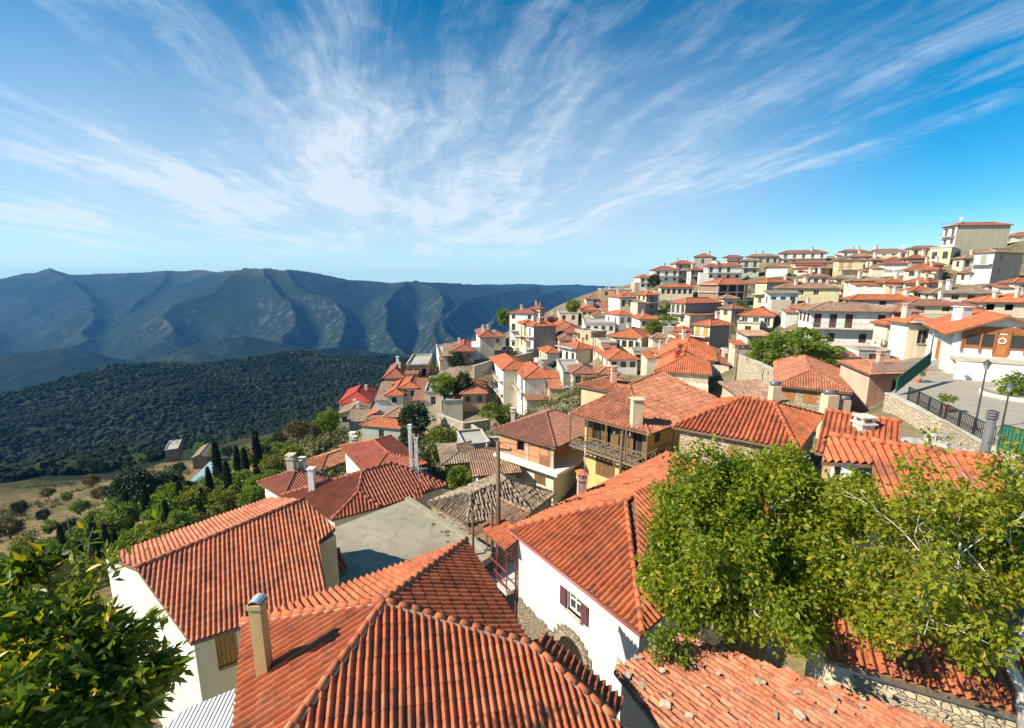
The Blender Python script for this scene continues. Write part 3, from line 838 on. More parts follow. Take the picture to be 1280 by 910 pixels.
H_('dark red roofed house with cream lower wall above the dark forest', 480, 471, 110, 473, 504, 490, 8, rk='deep', wl=WHITE, wr=GREY, win=(1, 2), ch=2, sl=.7)
H_('unfinished brown brick block with a flat concrete slab roof', 508, 456, 112, 505, 534, 476, 6, roof='flat', wl=BRN, wr=BRN, win=(1, 3), ch=0, style='void')
H_('small cream house with orange hipped roof beside the brown brick block', 500, 484, 101, 495, 521, 501, 6, wl=CREAM, wr=CREAM, win=(1, 2), ch=0)
H_('small pale house with orange roof stepping down before its cream neighbour', 482, 493, 98, 478, 503, 508, 6, wl=WHITE, wr=CREAM, win=(1, 1), ch=0)
H_('house with a bright crimson hipped roof at the village edge', 424, 503, 122, 419, 461, 513, 10, rk='crimson', wl=CREAM, wr=CREAM, win=(1, 2), sl=.5)
H_('old stone house with brown lean-to roof below the crimson roof', 422, 517, 112, 417, 454, 533, 6, roof='gable', maxL=8, rk='old', wl=BEIGE, wr=BEIGE, win=(1, 2), wmat=lambda c: m_stone(c, 2.2, .4), sl=.3)
H_('low shed with a pale blue sheet metal roof', 436, 526, 106, 431, 456, 533, 8, maxL=5, roof='shed', rk='grey', wl=WHITE, wr=GREY, win=(0, 0), ch=0, sl=.25, name='shed', cat='shed', group='sheds in the village')
H_('small house with bright orange lean-to roof above the grey green house', 460, 519, 98, 457, 487, 527, 6, roof='gable', rk='orange', wl=BEIGE, wr=BEIGE, win=(1, 0), ch=0)
H_('stone house with faded brown tile roof above the grey green house', 480, 520, 96, 477, 513, 530, 8, roof='hip', rk='old', wl=BEIGE, wr=BEIGE, win=(1, 1), ch=0, wmat=lambda c: m_stone(c, 2.2, .4))
H_('grey green rendered house with orange hipped roof and one small dark window', 500, 534, 84, 453, 511, 557, 74, wl=GRN, wr=GREY, win=(1, 1), ch=0, sl=.45)
H_('pale roofless stone house with empty doorway on the terrace', 531, 490, 96, 528, 545, 513, 6, roof='flat', wl=CREAM, wr=CREAM, win=(1, 1), ch=0, par=.3)
H_('cream house with a flat terrace roof and red tiled edge', 553, 501, 92, 547, 578, 523, 8, roof='flat', rk='orange', wl=BEIGE, wr=CREAM, win=(1, 0), ch=0, par=.4)
H_('low stone house with orange tile roof and two windows on the terrace', 577, 491, 94, 572, 607, 508, 6, rk='salmon', wl=BEIGE, wr=TAN, win=(1, 2), wmat=lambda c: m_stone(c, 2.2, .3))
H_('white three storey house with long balconies down its left side', 629, 461, 95, 611, 662, 510, 12, rk='orange', wl=WHITE, wr=CREAM, win=(2, 0), bal=[('L', 1), ('L', 2)], ch=0)
H_('cream house with orange roof, two upper windows and a small brown awning', 656, 472, 88, 641, 696, 512, 10, rk='orange', wl=WHITE, wr=WHITE, win=(2, 2), bal=[('L', 1)], ch=2)
H_('tall house with shade-toned side wall and orange roof behind the two small hipped houses', 667, 407, 118, 658, 695, 451, 22, rk='orange', wl=WHITE, wr=DKGREY, win=(1, 0), ch=2, bal=[('L', 1), ('L', 2)])  # right wall colour carries the shade of its sunless side
H_('pale yellow narrow house with balconies beside the tall white block', 655, 404, 122, 649, 661, 438, 15, rk='orange', wl=PALEY, wr=PALEY, win=(1, 1), ch=0, bal=[('L', 1)])
H_('small cream house with orange hipped roof left of the white gallery house', 684, 440, 109, 674, 699, 460, 12, rk='orange', wl=CREAM, wr=BEIGE, win=(3, 0), ch=0)
H_('white house with orange roof and a two storey gallery on its left front', 720, 436, 104, 698, 743, 459, 30, rk='orange', wl=WHITE, wr=BEIGE, win=(3, 0), bal=[('L', 1)], ch=1)
H_('square cream house with orange pyramid roof and a row of small windows', 762, 448, 90, 740, 797, 464, 14, rk='orange', wl=CREAM, wr=WHITE, win=(4, 3), ch=0)
H_('long pale yellow house with broad orange roof and five side windows', 802, 422, 104, 760, 818, 441, 58, rk='orange', wl=CREAM, wr=BEIGE, win=(5, 1), ch=1, maxL=20)
H_('flat roofed yellow house below the long pale yellow house', 792, 438, 92, 789, 818, 458, 8, roof='flat', wl=PALEY, wr=PALEY, win=(1, 2), ch=0)
H_('beige house with a faded tile roof and one large window', 816, 421, 98, 811, 836, 436, 8, rk='old', wl=CREAM, wr=CREAM, win=(1, 1), ch=0)
H_('flat roofed peach house with brown side wall and an arched window', 739, 415, 118, 719, 758, 431, 28, roof='flat', wl=(.62, .42, .26), wr=BRN, win=(2, 1), ch=0)
H_('white flat roofed block with a pink awning on its terrace', 731, 404, 127, 727, 769, 417, 6, roof='flat', wl=WHITE, wr=WHITE, win=(1, 4), ch=0, par=1.2)
H_('white house with orange pyramid roof behind the pink awning terrace', 774, 393, 132, 757, 791, 409, 18, rk='orange', wl=WHITE, wr=WHITE, win=(2, 2), ch=0)
H_('small yellow house with orange roof near the left end of the ridge', 727, 387, 150, 721, 749, 397, 8, rk='orange', wl=PALEY, wr=PALEY, win=(1, 3), ch=0)
H_('pale flat roofed house above the low orange roofs', 699, 391, 146, 696, 723, 403, 8, roof='flat', wl=CREAM, wr=CREAM, win=(1, 2), ch=0)
H_('terracotta house with brown roof at the gorge end of the ridge', 684, 399, 150, 679, 703, 406, 8, rk='brown', wl=(.55, .32, .2), wr=(.5, .3, .2), win=(1, 2), ch=1)
H_('long low house with orange roof in front of the pale flat house', 694, 408, 134, 692, 716, 414, 8, rk='orange', wl=CREAM, wr=CREAM, win=(1, 2), ch=0)
H_('white house with deep red roof and arched openings', 699, 415, 124, 695, 729, 427, 8, rk='deep', wl=WHITE, wr=WHITE, win=(1, 3), ch=0)
H_('stone and concrete house with a grey flat slab beside the cream pyramid roof', 704, 464, 84, 696, 731, 502, 12, roof='flat', wl=CREAM, wr=DKGREY, win=(1, 1), ch=0)
H_('low house with broken brown tiles behind the yellow balcony house', 716, 465, 80, 712, 744, 486, 10, rk='brown', wl=BEIGE, wr=CREAM, win=(1, 2), ch=0)
# --- behind the yellow balcony house
H_('stone walled house with large orange hipped roof and dark side wall', 886, 466, 62, 822, 900, 497, 68, rk='orange', wl=BEIGE, wr=BRN, win=(0, 0), ch=1, wmat=lambda c: m_stone(c, 2.2, .3) if c != BRN else m_plaster(c, .45), chcol=(.5, .13, .06), sl=.45)
H_('house with orange hipped roof directly behind the large stone walled house', 894, 449, 71, 824, 905, 462, 68, rk='orange', wl=WHITE, wr=GREY, win=(3, 0), ch=1, sl=.45)
H_('low deep orange roofed house third back in the row', 886, 436, 80, 834, 894, 446, 66, rk='new', wl=CREAM, wr=GREY, win=(2, 0), ch=0)
H_('large house with shade-toned right wall and orange roof beside the green vines', 857, 378, 105, 839, 902, 407, 24, rk='orange', wl=CREAM, wr=DKGREY, win=(3, 0), ch=0, bal=[('L', 1)])  # dark right wall: shade put into the plaster colour
H_('cream house with yellow shutters, shade-toned side wall and orange roof', 888, 406, 84, 868, 915, 437, 26, rk='orange', wl=CREAM, wr=(.30, .27, .22), win=(3, 0), style='shut', scol=(.5, .3, .06), ch=1)  # side wall tone has its shade painted in
H_('tiny house with orange pyramid roof below the large shade-toned house', 853, 413, 96, 841, 867, 426, 24, rk='new', wl=CREAM, wr=BRN, win=(1, 0), ch=0)
H_('small white box shaped house with a flat roof in the green vines', 827, 402, 100, 824, 846, 413, 8, roof='flat', wl=WHITE, wr=WHITE, win=(1, 2), ch=0)
H_('white walled house with orange roof and a dark red awning above the vines', 775, 371, 136, 761, 803, 388, 16, rk='orange', wl=WHITE, wr=CREAM, win=(0, 3), ch=1, bal=[('R', 1)])
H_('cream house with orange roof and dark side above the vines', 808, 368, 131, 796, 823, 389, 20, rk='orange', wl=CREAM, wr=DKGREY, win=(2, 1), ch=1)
H_('cream house with wide orange roof and six windows in a row', 826, 358, 150, 823, 867, 371, 4, rk='orange', wl=CREAM, wr=CREAM, win=(1, 6), ch=0)
H_('brown stone house with a flat roof and pergola at the low end of the skyline', 752, 362, 166, 746, 790, 372, 6, roof='flat', wl=BRN, wr=TAN, win=(1, 3), ch=1)
H_('beige cottage with tile roof under the flat stone house', 733, 373, 158, 730, 748, 380, 6, rk='brown', wl=BEIGE, wr=BEIGE, win=(1, 2), ch=0)
H_('white house with small orange roof first in the rise of the skyline', 800, 346, 175, 793, 815, 361, 12, rk='orange', wl=WHITE, wr=WHITE, win=(1, 2), ch=0, bal=[('R', 1)])
H_('white two storey house with dark red roof on the skyline', 818, 337, 174, 813, 849, 353, 8, rk='deep', wl=WHITE, wr=WHITE, win=(1, 3), ch=1)
H_('beige house with red roof and a yellow column on the skyline', 845, 329, 180, 838, 869, 347, 14, rk='red', wl=CREAM, wr=TAN, win=(1, 2), ch=2)
H_('grey walled house with low red roof on the skyline', 890, 320, 186, 868, 898, 333, 60, rk='deep', wl=GREY, wr=CREAM, win=(1, 1), ch=1)
H_('white house with a shaded brown balcony and red roof below the skyline', 864, 337, 164, 859, 881, 353, 8, rk='deep', wl=WHITE, wr=BRN, win=(1, 3), ch=1, bal=[('R', 1)])
H_('white two storey house with orange roof and small balconies', 884, 332, 158, 880, 928, 350, 6, rk='new', wl=WHITE, wr=WHITE, win=(1, 4), ch=1, bal=[('R', 1)])
H_('low white house with flat red roof on the skyline', 908, 321, 186, 905, 929, 332, 6, rk='deep', wl=WHITE, wr=WHITE, win=(1, 2), ch=0)
H_('green grey house with a shallow brown roof and dark side', 950, 325, 160, 928, 958, 344, 66, rk='grey', wl=GRN, wr=DKGREY, win=(2, 1), ch=0, sl=.25)
H_('long stone house with worn brown roof on the skyline', 938, 320, 186, 933, 974, 332, 6, rk='old', wl=BEIGE, wr=BEIGE, win=(1, 4), ch=2, maxL=18)
H_('wide white house with dark red roof at the top of the skyline', 977, 316, 185, 973, 1034, 331, 5, rk='deep', wl=WHITE, wr=WHITE, win=(1, 5), ch=2, maxL=22)
H_('plain white box house with thin orange roof and shade-toned side', 985, 333, 150, 960, 993, 345, 64, rk='orange', wl=WHITE, wr=GREY, win=(0, 1), ch=0, sl=.2)  # the grey is painted shade on a white side
H_('white house with long red roof sloping toward the right', 993, 328, 168, 989, 1038, 335, 6, rk='red', wl=WHITE, wr=WHITE, win=(1, 3), ch=0, sl=.3)
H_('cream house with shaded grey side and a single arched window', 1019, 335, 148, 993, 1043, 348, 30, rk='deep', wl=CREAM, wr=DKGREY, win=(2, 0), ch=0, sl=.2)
H_('tall cream house with ochre shutters near the skyline', 1048, 325, 148, 1044, 1080, 349, 6, rk='brown', wl=PALEY, wr=PALEY, win=(1, 3), ch=0, style='shut', scol=(.55, .38, .15), sl=.15)
H_('white walled house with red roof behind the tall cream house', 1053, 314, 184, 1050, 1084, 326, 6, rk='deep', wl=WHITE, wr=WHITE, win=(1, 3), ch=2)
H_('pale yellow house with bright orange roof beside the unfinished concrete frame', 959, 352, 115, 946, 998, 384, 20, rk='orange', wl=PALEY, wr=BEIGE, win=(1, 1), ch=1)
H_('long house with broad faded brown roof above the big white house', 975, 359, 106, 968, 1050, 386, 6, rk='old', wl=CREAM, wr=PALEY, win=(1, 4), ch=1, maxL=22)
H_('small house with brown tile roof to the right of the broad faded roof', 1052, 361, 108, 1048, 1076, 377, 6, rk='grey', wl=CREAM, wr=BRN, win=(1, 2), ch=0)
H_('glazed conservatory house with pale blue panels and a thin brown roof', 962, 366, 102, 957, 998, 385, 8, roof='shed', maxL=8, rk='grey', wl=(.5, .62, .72), wr=(.5, .62, .72), win=(1, 4), ch=0, sl=.15)
H_('beige house with bright orange roof and glazed veranda above the round tree', 967, 394, 95, 925, 996, 409, 55, rk='orange', wl=CREAM, wr=BEIGE, win=(3, 2), ch=0, bal=[('L', 0)])
H_('low pale annex with a flat roof beneath the glazed veranda house', 950, 404, 91, 922, 955, 421, 60, roof='flat', wl=CREAM, wr=BEIGE, win=(1, 1), ch=0)
H_('small stone hut with a flat tiled top beside the round green tree', 935, 419, 70, 922, 957, 445, 10, roof='shed', maxL=5, rk='old', wl=WHITE, wr=BEIGE, win=(0, 1), ch=0, sl=.12, wmat=lambda c: m_stone(c, 2.4, .3))
big = H_('large white two storey house with brown doors, long balcony and old tile roof', 1014, 386, 78, 1000, 1114, 433, 6, rk='old', wl=WHITE, wr=WHITE, win=(3, 5), style='shut', scol=(.10, .05, .045), bal=[('R', 1)], ch=0, ov=.8, maxL=18, sl=.34)
# --- right hand hill
H_('big beige hall at the hill top with low red roof and four slit windows', 1197, 281, 130, 1180, 1264, 309, 16, rk='red', wl=WHITE, wr=(.50, .45, .35), win=(2, 0), ch=0, bal=[('L', 1), ('L', 2)], maxL=24, sl=.36)
H_('house with bright red roof at the right end of the skyline', 1268, 294, 134, 1266, 1310, 306, 6, rk='red', wl=CREAM, wr=CREAM, win=(1, 3), ch=0, sl=.5)
H_('cream flat roofed houses row under the beige hall', 1190, 309, 122, 1163, 1226, 329, 40, roof='flat', wl=PALEY, wr=CREAM, win=(3, 3), ch=0, par=.3)
H_('tall beige house with brown roof and green shutters right of the hill', 1244, 314, 100, 1225, 1280, 347, 18, rk='old', wl=WHITE, wr=(.50, .45, .35), win=(1, 2), style='shut', scol=(.3, .34, .28), ch=0)
H_('house with brown roof just left of the hill top hall', 1140, 310, 150, 1134, 1177, 323, 6, rk='brown', wl=CREAM, wr=CREAM, win=(1, 3), ch=0)
H_('long low house with reddish brown tiles along the skyline', 1088, 315, 156, 1080, 1136, 326, 4, rk='brown', wl=WHITE, wr=WHITE, win=(1, 4), ch=1, maxL=22)
H_('low house with weathered roof left of the lettered white wall', 1064, 320, 152, 1058, 1092, 334, 4, rk='old', wl=CREAM, wr=BEIGE, win=(1, 2), ch=1)
sgn = H_('white house with a lettered wall under a dark red roof', 1105, 329, 124, 1103, 1135, 343, 4, rk='deep', wl=WHITE, wr=WHITE, win=(0, 0), ch=0, sl=.3)
H_('brick red roofed house with grey side above the long orange roof', 1136, 322, 128, 1134, 1166, 334, 6, rk='deep', wl=GREY, wr=GREY, win=(1, 2), ch=1)
H_('small yellow house with brown roof left of the lettered wall', 1089, 334, 128, 1086, 1103, 344, 6, rk='old', wl=PALEY, wr=PALEY, win=(1, 2), ch=0)
H_('cream house with long orange roof and dark porch on the right hill', 1171, 336, 105, 1131, 1240, 349, 42, rk='new', wl=CREAM, wr=CREAM, win=(2, 1), ch=1, maxL=15)
H_('house with wide orange brown roof in the middle of the right hill', 1159, 352, 92, 1130, 1226, 366, 36, rk='new', wl=CREAM, wr=BEIGE, win=(2, 2), ch=2, maxL=13)
H_('beige house under a faded brown roof behind the small green bush', 1064, 350, 104, 1060, 1107, 363, 6, rk='grey', wl=CREAM, wr=BEIGE, win=(1, 2), ch=1)
H_('long bright orange roofed house behind the big white house', 1064, 373, 86, 1060, 1146, 384, 6, rk='orange', wl=CREAM, wr=BEIGE, win=(1, 3), ch=2, maxL=15)
H_('little house with red tiled porch roof and pink curtain', 1108, 352, 98, 1105, 1131, 364, 6, rk='new', wl=CREAM, wr=PINK, win=(1, 2), ch=1)
H_('brown tiled house behind the white gabled restaurant', 1136, 380, 76, 1130, 1200, 392, 6, rk='brown', wl=CREAM, wr=CREAM, win=(1, 2), ch=1, maxL=12)
H_('long low house with old brown roof across the right hill', 1166, 365, 80, 1160, 1246, 378, 4, rk='grey', wl=CREAM, wr=CREAM, win=(1, 4), ch=2, maxL=16)
H_('house with orange porch roof and thick columns at the right', 1228, 376, 70, 1224, 1300, 392, 6, rk='orange', wl=CREAM, wr=CREAM, win=(1, 3), ch=1, style='void', maxL=13)
H_('white house with red roof at the right edge of the hill', 1268, 352, 90, 1264, 1310, 368, 6, rk='red', wl=WHITE, wr=WHITE, win=(1, 2), ch=0)
H_('red roofed house below the beige hall at the far right', 1246, 356, 96, 1236, 1268, 366, 6, rk='brown', wl=(.5, .55, .6), wr=CREAM, win=(1, 1), ch=0, sl=.2)
# --- in between fillers seen in the photo as parts of the crowd
H_('narrow shaded house in the gap right of the vines', 915, 385, 100, 905, 926, 412, 20, rk='brown', wl=BEIGE, wr=DKGREY, win=(1, 1), ch=0)
H_('small terrace house with grey slab at the foot of the street', 915, 440, 74, 902, 934, 455, 12, roof='flat', wl=PINK, wr=GREY, win=(1, 1), ch=0, par=.4)
H_('pale house with faded roof right of the peach house', 752, 428, 100, 745, 768, 438, 12, roof='flat', wl=BEIGE, wr=GREY, win=(1, 1), ch=0)
H_('low grey house beside the garden wall under the balcony houses', 612, 420, 140, 608, 632, 432, 8, rk='brown', wl=BEIGE, wr=BEIGE, win=(1, 1), ch=0)

# unfinished concrete frame with a tiled roof
def frame_house():
    c, e1, e2, L1, L2 = place_rect(898, 355, 120, 890, 945, 12); L1 = min(L1, 14); L2 = 8; C0 = Vector((c.x, c.y)); z = c.z; zb = zat(c.x, c.y, 386)
    root = empty('concrete_frame_building', (c.x, c.y, zb), 'unfinished concrete frame building with open dark floors and orange roof', 'building', 'houses stepping down the hillside'); O = root.location
    conc = m_concrete((.46, .43, .37)); H = z - zb
    for k in range(4):
        m = MB(); zz = zb + H * k / 3 if k < 3 else z - .1
        q = C0 + e1 * L1 / 2 + e2 * L2 / 2; m.box((q.x, q.y, zz), L1 + .8, L2 + .8, .3, math.atan2(e1.y, e1.x)); m.build('floor_slab', conc, root, O)
    for i in range(5):
        for j in range(2):
            q = C0 + e1 * (L1 * i / 4) + e2 * (L2 * j); m = MB(); m.box((q.x, q.y, zb + H / 2 - 2), .45, .45, H + 4); m.build('column', conc, root, O)
    m = MB(); q0 = C0 + e2 * L2 * .55; q1 = q0 + e1 * L1; m.wallquad(q0, q1, zb - 3, z, 0); m.wallquad(C0 + e2 * L2, C0, zb - 3, z, 0) ; m.build('wall', m_plaster(BRN, .5), root, O)
    pl, rd, g = std_roof(C0, e1, e2, L1, L2, z, 'hip', .5, .4); roof_build(root, pl, rd, 'orange', 120)
    GROUND.append((c.x, c.y, zb)); FOOT.append((C0 + e1 * L1 / 2, L1 / 2, None))
frame_house()

# lettering on the white wall (too small to be read in the photograph, only the strokes show)
def wall_letters():
    h = sgn; a = h['cor'][0]; b = h['cor'][1]; L = h['L1']; zb = h['zb']
    M = frame_M(a, b, L / 2, zb + .9); m = MB(); x = -L * .44
    rnd = random.Random(3)
    for w in (5, 6):
        for i in range(w):
            fbox(m, M, x, .03, 0, .09, .03, .62)
            if rnd.random() < .8: fbox(m, M, x + .28, .03, 0, .09, .03, .62)
            fbox(m, M, x + .14, .03, rnd.choice([-.27, 0, .27]), .3, .03, .09)
            x += L * .078
        x += L * .035
    m.build('lettering', m_plain((.22, .24, .33), .7, name='sign_lettering'), h['root'], h['root'].location)
wall_letters()
# slit windows of the hall
hl = HOUSES['big beige hall at the hill top with low red roof and four slit windows']
for i in range(4):
    s = hl['L1'] * (.46 + .045 * i); add_window(hl['root'], hl['cor'][0], hl['cor'][1], (s, s + .35, hl['z'] - 4.6, hl['z'] - 3.2), 'shut', True, scol=(.04, .04, .045), name='slit_window')

# further houses of the crowd
H_('house with brown timber balconies against the right end of the big white house', 1118, 388, 74, 1113, 1138, 432, 8, rk='brown', wl=TAN, wr=(.30, .15, .09), win=(0, 2), ch=0, bal=[('R', 1)], maxL=6)
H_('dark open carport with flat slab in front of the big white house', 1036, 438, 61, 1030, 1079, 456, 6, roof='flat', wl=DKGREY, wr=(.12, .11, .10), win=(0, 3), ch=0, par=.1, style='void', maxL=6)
H_('small whitewashed outbuilding beside the dark carport', 1074, 437, 58, 1071, 1094, 456, 8, roof='flat', wl=WHITE, wr=GREY, win=(0, 1), ch=0, par=.1, maxL=4)
H_('white porch house with orange lean-to roof left of the wooden fronted restaurant', 1136, 402, 56, 1128, 1158, 440, 10, rk='orange', wl=WHITE, wr=CREAM, win=(0, 1), ch=1, bal=[('R', 1)], maxL=5)
H_('low orange roofed cottage between the big white house and the restaurant chimney', 1110, 404, 64, 1104, 1132, 420, 8, rk='new', wl=CREAM, wr=CREAM, win=(0, 1), ch=1, maxL=6)
H_('brown tiled cottage just behind the timber balconies', 1128, 374, 84, 1122, 1150, 390, 8, rk='worn', wl=CREAM, wr=BEIGE, win=(1, 2), ch=1, maxL=7)
H_('beige house squeezed between the concrete frame and the large shade-toned house', 905, 372, 112, 898, 918, 392, 14, rk='old', wl=CREAM, wr=BEIGE, win=(1, 1), ch=0)
H_('orange roofed house below the broad faded brown roof, left of the big white house', 998, 384, 92, 988, 1012, 398, 10, rk='orange', wl=CREAM, wr=TAN, win=(1, 1), ch=1)
H_('brown roofed house behind the bright orange roof beside the concrete frame', 1006, 345, 128, 998, 1036, 358, 8, rk='brown', wl=CREAM, wr=CREAM, win=(1, 3), ch=1)
H_('yellow walled house with grey roof between two brown roofs on the hill', 1045, 347, 134, 1038, 1066, 360, 8, rk='grey', wl=PALEY, wr=PALEY, win=(1, 2), ch=1)
H_('small red roofed house in front of the cream flat roofed row', 1160, 330, 116, 1150, 1180, 342, 8, rk='deep', wl=WHITE, wr=CREAM, win=(1, 2), ch=1)
H_('grey white house at the foot of the beige hall', 1205, 322, 116, 1196, 1228, 338, 12, rk='old', wl=CREAM, wr=(.5, .46, .38), win=(1, 2), ch=1)
H_('pale house with a lean brown roof left of the green shuttered tall house', 1212, 340, 104, 1205, 1232, 354, 12, rk='brown', wl=WHITE, wr=WHITE, win=(1, 2), ch=0)
H_('orange roofed house right of the little pink curtain house', 1142, 362, 90, 1134, 1160, 376, 8, rk='new', wl=CREAM, wr=BEIGE, win=(1, 2), ch=1, maxL=6)
H_('cream house at the low left foot of the skyline ridge', 762, 382, 148, 752, 780, 394, 8, rk='orange', wl=CREAM, wr=WHITE, win=(1, 2), ch=1)
H_('brown roofed house below the brown pergola house', 742, 394, 142, 734, 758, 404, 8, rk='brown', wl=WHITE, wr=WHITE, win=(1, 2), ch=0)
H_('white terrace house with orange roof right of the pyramid roofed white house', 800, 398, 122, 790, 822, 412, 10, rk='orange', wl=WHITE, wr=CREAM, win=(1, 2), ch=1)
H_('beige cottage with worn roof below the green vines', 836, 424, 96, 826, 850, 434, 12, rk='worn', wl=BEIGE, wr=BEIGE, win=(1, 1), ch=0)
H_('low grey roofed house between the gallery house and the tall shade-toned house', 700, 424, 113, 694, 716, 436, 10, rk='brown', wl=CREAM, wr=CREAM, win=(1, 1), ch=0)
H_('little orange roofed shed house in front of the square cream pyramid roof', 748, 466, 79, 742, 766, 476, 14, rk='worn', wl=CREAM, wr=CREAM, win=(1, 1), ch=0, maxL=5)
H_('beige house with brown roof below the long pale yellow house', 822, 440, 86, 812, 836, 456, 14, rk='worn', wl=PALEY, wr=CREAM, win=(1, 1), ch=1, maxL=7)
H_('white house with red roof between the long red roof and the cream flat row', 1112, 324, 136, 1106, 1134, 334, 8, rk='deep', wl=WHITE, wr=WHITE, win=(1, 2), ch=1)
H_('brown roofed house under the reddish brown skyline tiles', 1090, 324, 142, 1084, 1108, 336, 8, rk='worn', wl=CREAM, wr=BEIGE, win=(1, 2), ch=1)
H_('ochre house with orange roof low at the right edge of the hill', 1262, 372, 76, 1250, 1290, 388, 10, rk='orange', wl=TAN, wr=CREAM, win=(1, 2), ch=1, maxL=7)
# ------------------------------------------------------------------ near buildings, fitted from known roof corners
def pxwall(a, b, u, v):
    """pixel -> (s, z) on the vertical plane through plan points a, b"""
    a = Vector(a[:2]); b = Vector(b[:2]); d = (b - a).normalized(); n = Vector((d.y, -d.x)); r = ray(u, v)
    t = a.dot(n) / (r.x * n.x + r.y * n.y); p = r * t
    return (Vector(p[:2]) - a).dot(d), p.z
def pxop(a, b, u0, v0, u1, v1):
    s0, z1 = pxwall(a, b, u0, v0); s1, z0 = pxwall(a, b, u1, v1)
    if s0 > s1: s0, s1 = s1, s0
    return (s0, s1, min(z0, z1), max(z0, z1))
def yawR(u, v, D, ur, vr): p = PD(u, v, D); q = PZ(ur, vr, p.z); return math.degrees(math.atan2(q.y - p.y, q.x - p.x))
def yawL(u, v, D, ul, vl): p = PD(u, v, D); q = PZ(ul, vl, p.z); return math.degrees(math.atan2(q.y - p.y, q.x - p.x)) - 90
def V2(p): return Vector((p[0], p[1]))
def inset(P, d):
    """inset a CCW plan polygon (list of Vector2)"""
    n = len(P); out = []
    for i in range(n):
        a, b, c = P[i - 1], P[i], P[(i + 1) % n]
        e0 = (b - a).normalized(); e1 = (c - b).normalized(); n0 = Vector((-e0.y, e0.x)); n1 = Vector((-e1.y, e1.x))
        k = 1 + n0.dot(n1); out.append(b + (n0 + n1) * (d / max(k, .3)))
    return out
def ccw(P):
    A = sum(P[i - 1].x * P[i].y - P[i].x * P[i - 1].y for i in range(len(P)))
    return P if A > 0 else P[::-1]
def near_house(name, label, planes, ridges, foot, ztop, zbot, kind='new', D=14, wcols=None, ops=None, cat='house', ov=.35, jit=0.0, mortar=True, gaps=0.0, pitch=.215, capr=.10, extra=None, group='houses stepping down the hillside', amp=None, deckmat=None, t=.1):
    amp = amp or pitch * .36; capr = pitch * .5
    """foot: list of Vector2 (roof outline), walls are inset by ov; ztop: number or list"""
    P = [V2(p) for p in foot]; zt = ztop if isinstance(ztop, (list, tuple)) else [ztop] * len(P)
    if sum(P[i - 1].x * P[i].y - P[i].x * P[i - 1].y for i in range(len(P))) < 0: P = P[::-1]; zt = zt[::-1]
    W_ = inset(P, ov); c = sum(P, Vector((0, 0))) / len(P)
    root = empty(name, (c.x, c.y, zbot), label, cat, group); O = root.location
    m = MB(); wc = wcols or [CREAM]
    mats = [w if hasattr(w, 'node_tree') else m_plaster(w, .45) for w in wc]
    used = []
    for i in range(len(W_)):
        j = (i + 1) % len(W_); a, b = W_[i], W_[j]; mi = min(i, len(mats) - 1) if len(mats) > 1 else 0
        o_ = (ops(a, b) if ops else [])
        if zt[i] == zt[j]:
            ok = wall_face(m, a, b, zbot, zt[i], [q[:4] for q in o_], .22, mi)
            used += [(a, b, q) for q in o_ if q[:4] in ok]
        else:
            L = (b - a).length; m.poly([(a.x, a.y, zbot), (b.x, b.y, zbot), (b.x, b.y, zt[j]), (a.x, a.y, zt[i])], mi, [(0, zbot), (L, zbot), (L, zt[j]), (0, zt[i])])
    w = m.build('wall', mats, root, O)
    ro = roof_build(root, planes, ridges, kind, D, mortar=mortar, jit=jit, gaps=gaps, pitch=pitch, capr=capr, amp=amp, deckmat=deckmat, t=t) if planes else None
    for a, b, q in used: add_window(root, a, b, q[:4], q[4] if len(q) > 4 else 'glass', False, scol=q[5] if len(q) > 5 else (.16, .07, .04))
    FOOT.append((c, max((p - c).length for p in P), None))
    return root, ro, W_, w

# 1 --- hipped roof right below the viewer
J = PZ(481, 751, -6.3); T = PZ(583, 675, -7.2); Lf = PZ(303, 777, -7.2); Rr = PZ(663, 804, -7.2); e_ = PZ(291, 910, -7.2)
hip_px = lambda k: PZ(481 - 117 * k, 751 + 157 * k, -7.2)
best = min((abs((hip_px(k * .01) - Lf).xy.normalized().cross((e_ - Lf).xy.normalized())), k * .01) for k in range(90, 200)) if hasattr(Vector((0, 0)), 'cross') else None
FL = hip_px(best[1]) if best else PZ(330, 955, -7.2)
plA = plane(J, FL, Rr); plB = plane(J, Lf, FL)
FLx = J + (FL - J) * 1.55
eB = (FLx - Lf); Bl = PP(291, 910, plB)
S_ = PP(768, 896, plA); Q_ = PP(905, 1050, plA)
out = Vector(((S_ - Rr).y, -(S_ - Rr).x, 0)).normalized(); out = out if out.dot(Vector((0, 1, 0))) > 0 else -out
X1 = Rr + out * .75 - Vector((0, 0, .34)); X2 = S_ + out * .75 - Vector((0, 0, .34))
root, ro, _, _ = near_house('hipped_house', 'house with big terracotta hipped roof in the foreground carrying one tall ochre chimney',
    [[FLx, Q_, S_, Rr, J], [Lf, Bl, FLx, J], [T, Lf, J], [Rr, T, J], [X2, X1, Rr, S_]],
    [(J, Lf), (J, FLx), (J, T), (J, Rr), (Rr, S_)], [Lf, FLx, Q_, S_ + out * .5, Rr + out * .2, T], -8.9, -17, 'new', 8, [CREAM], cat='house', pitch=.145)
cb = PP(331, 838, plB); ztop = zat(cb.x, cb.y, 757)
add_chimney(ro, root, cb.x, cb.y, cb.z - .25, ztop - cb.z + .25, .21, (.58, .38, .17), 'none', 'tall ochre chimney with a small grey metal cowl')
m = MB(); zc = ztop + .06
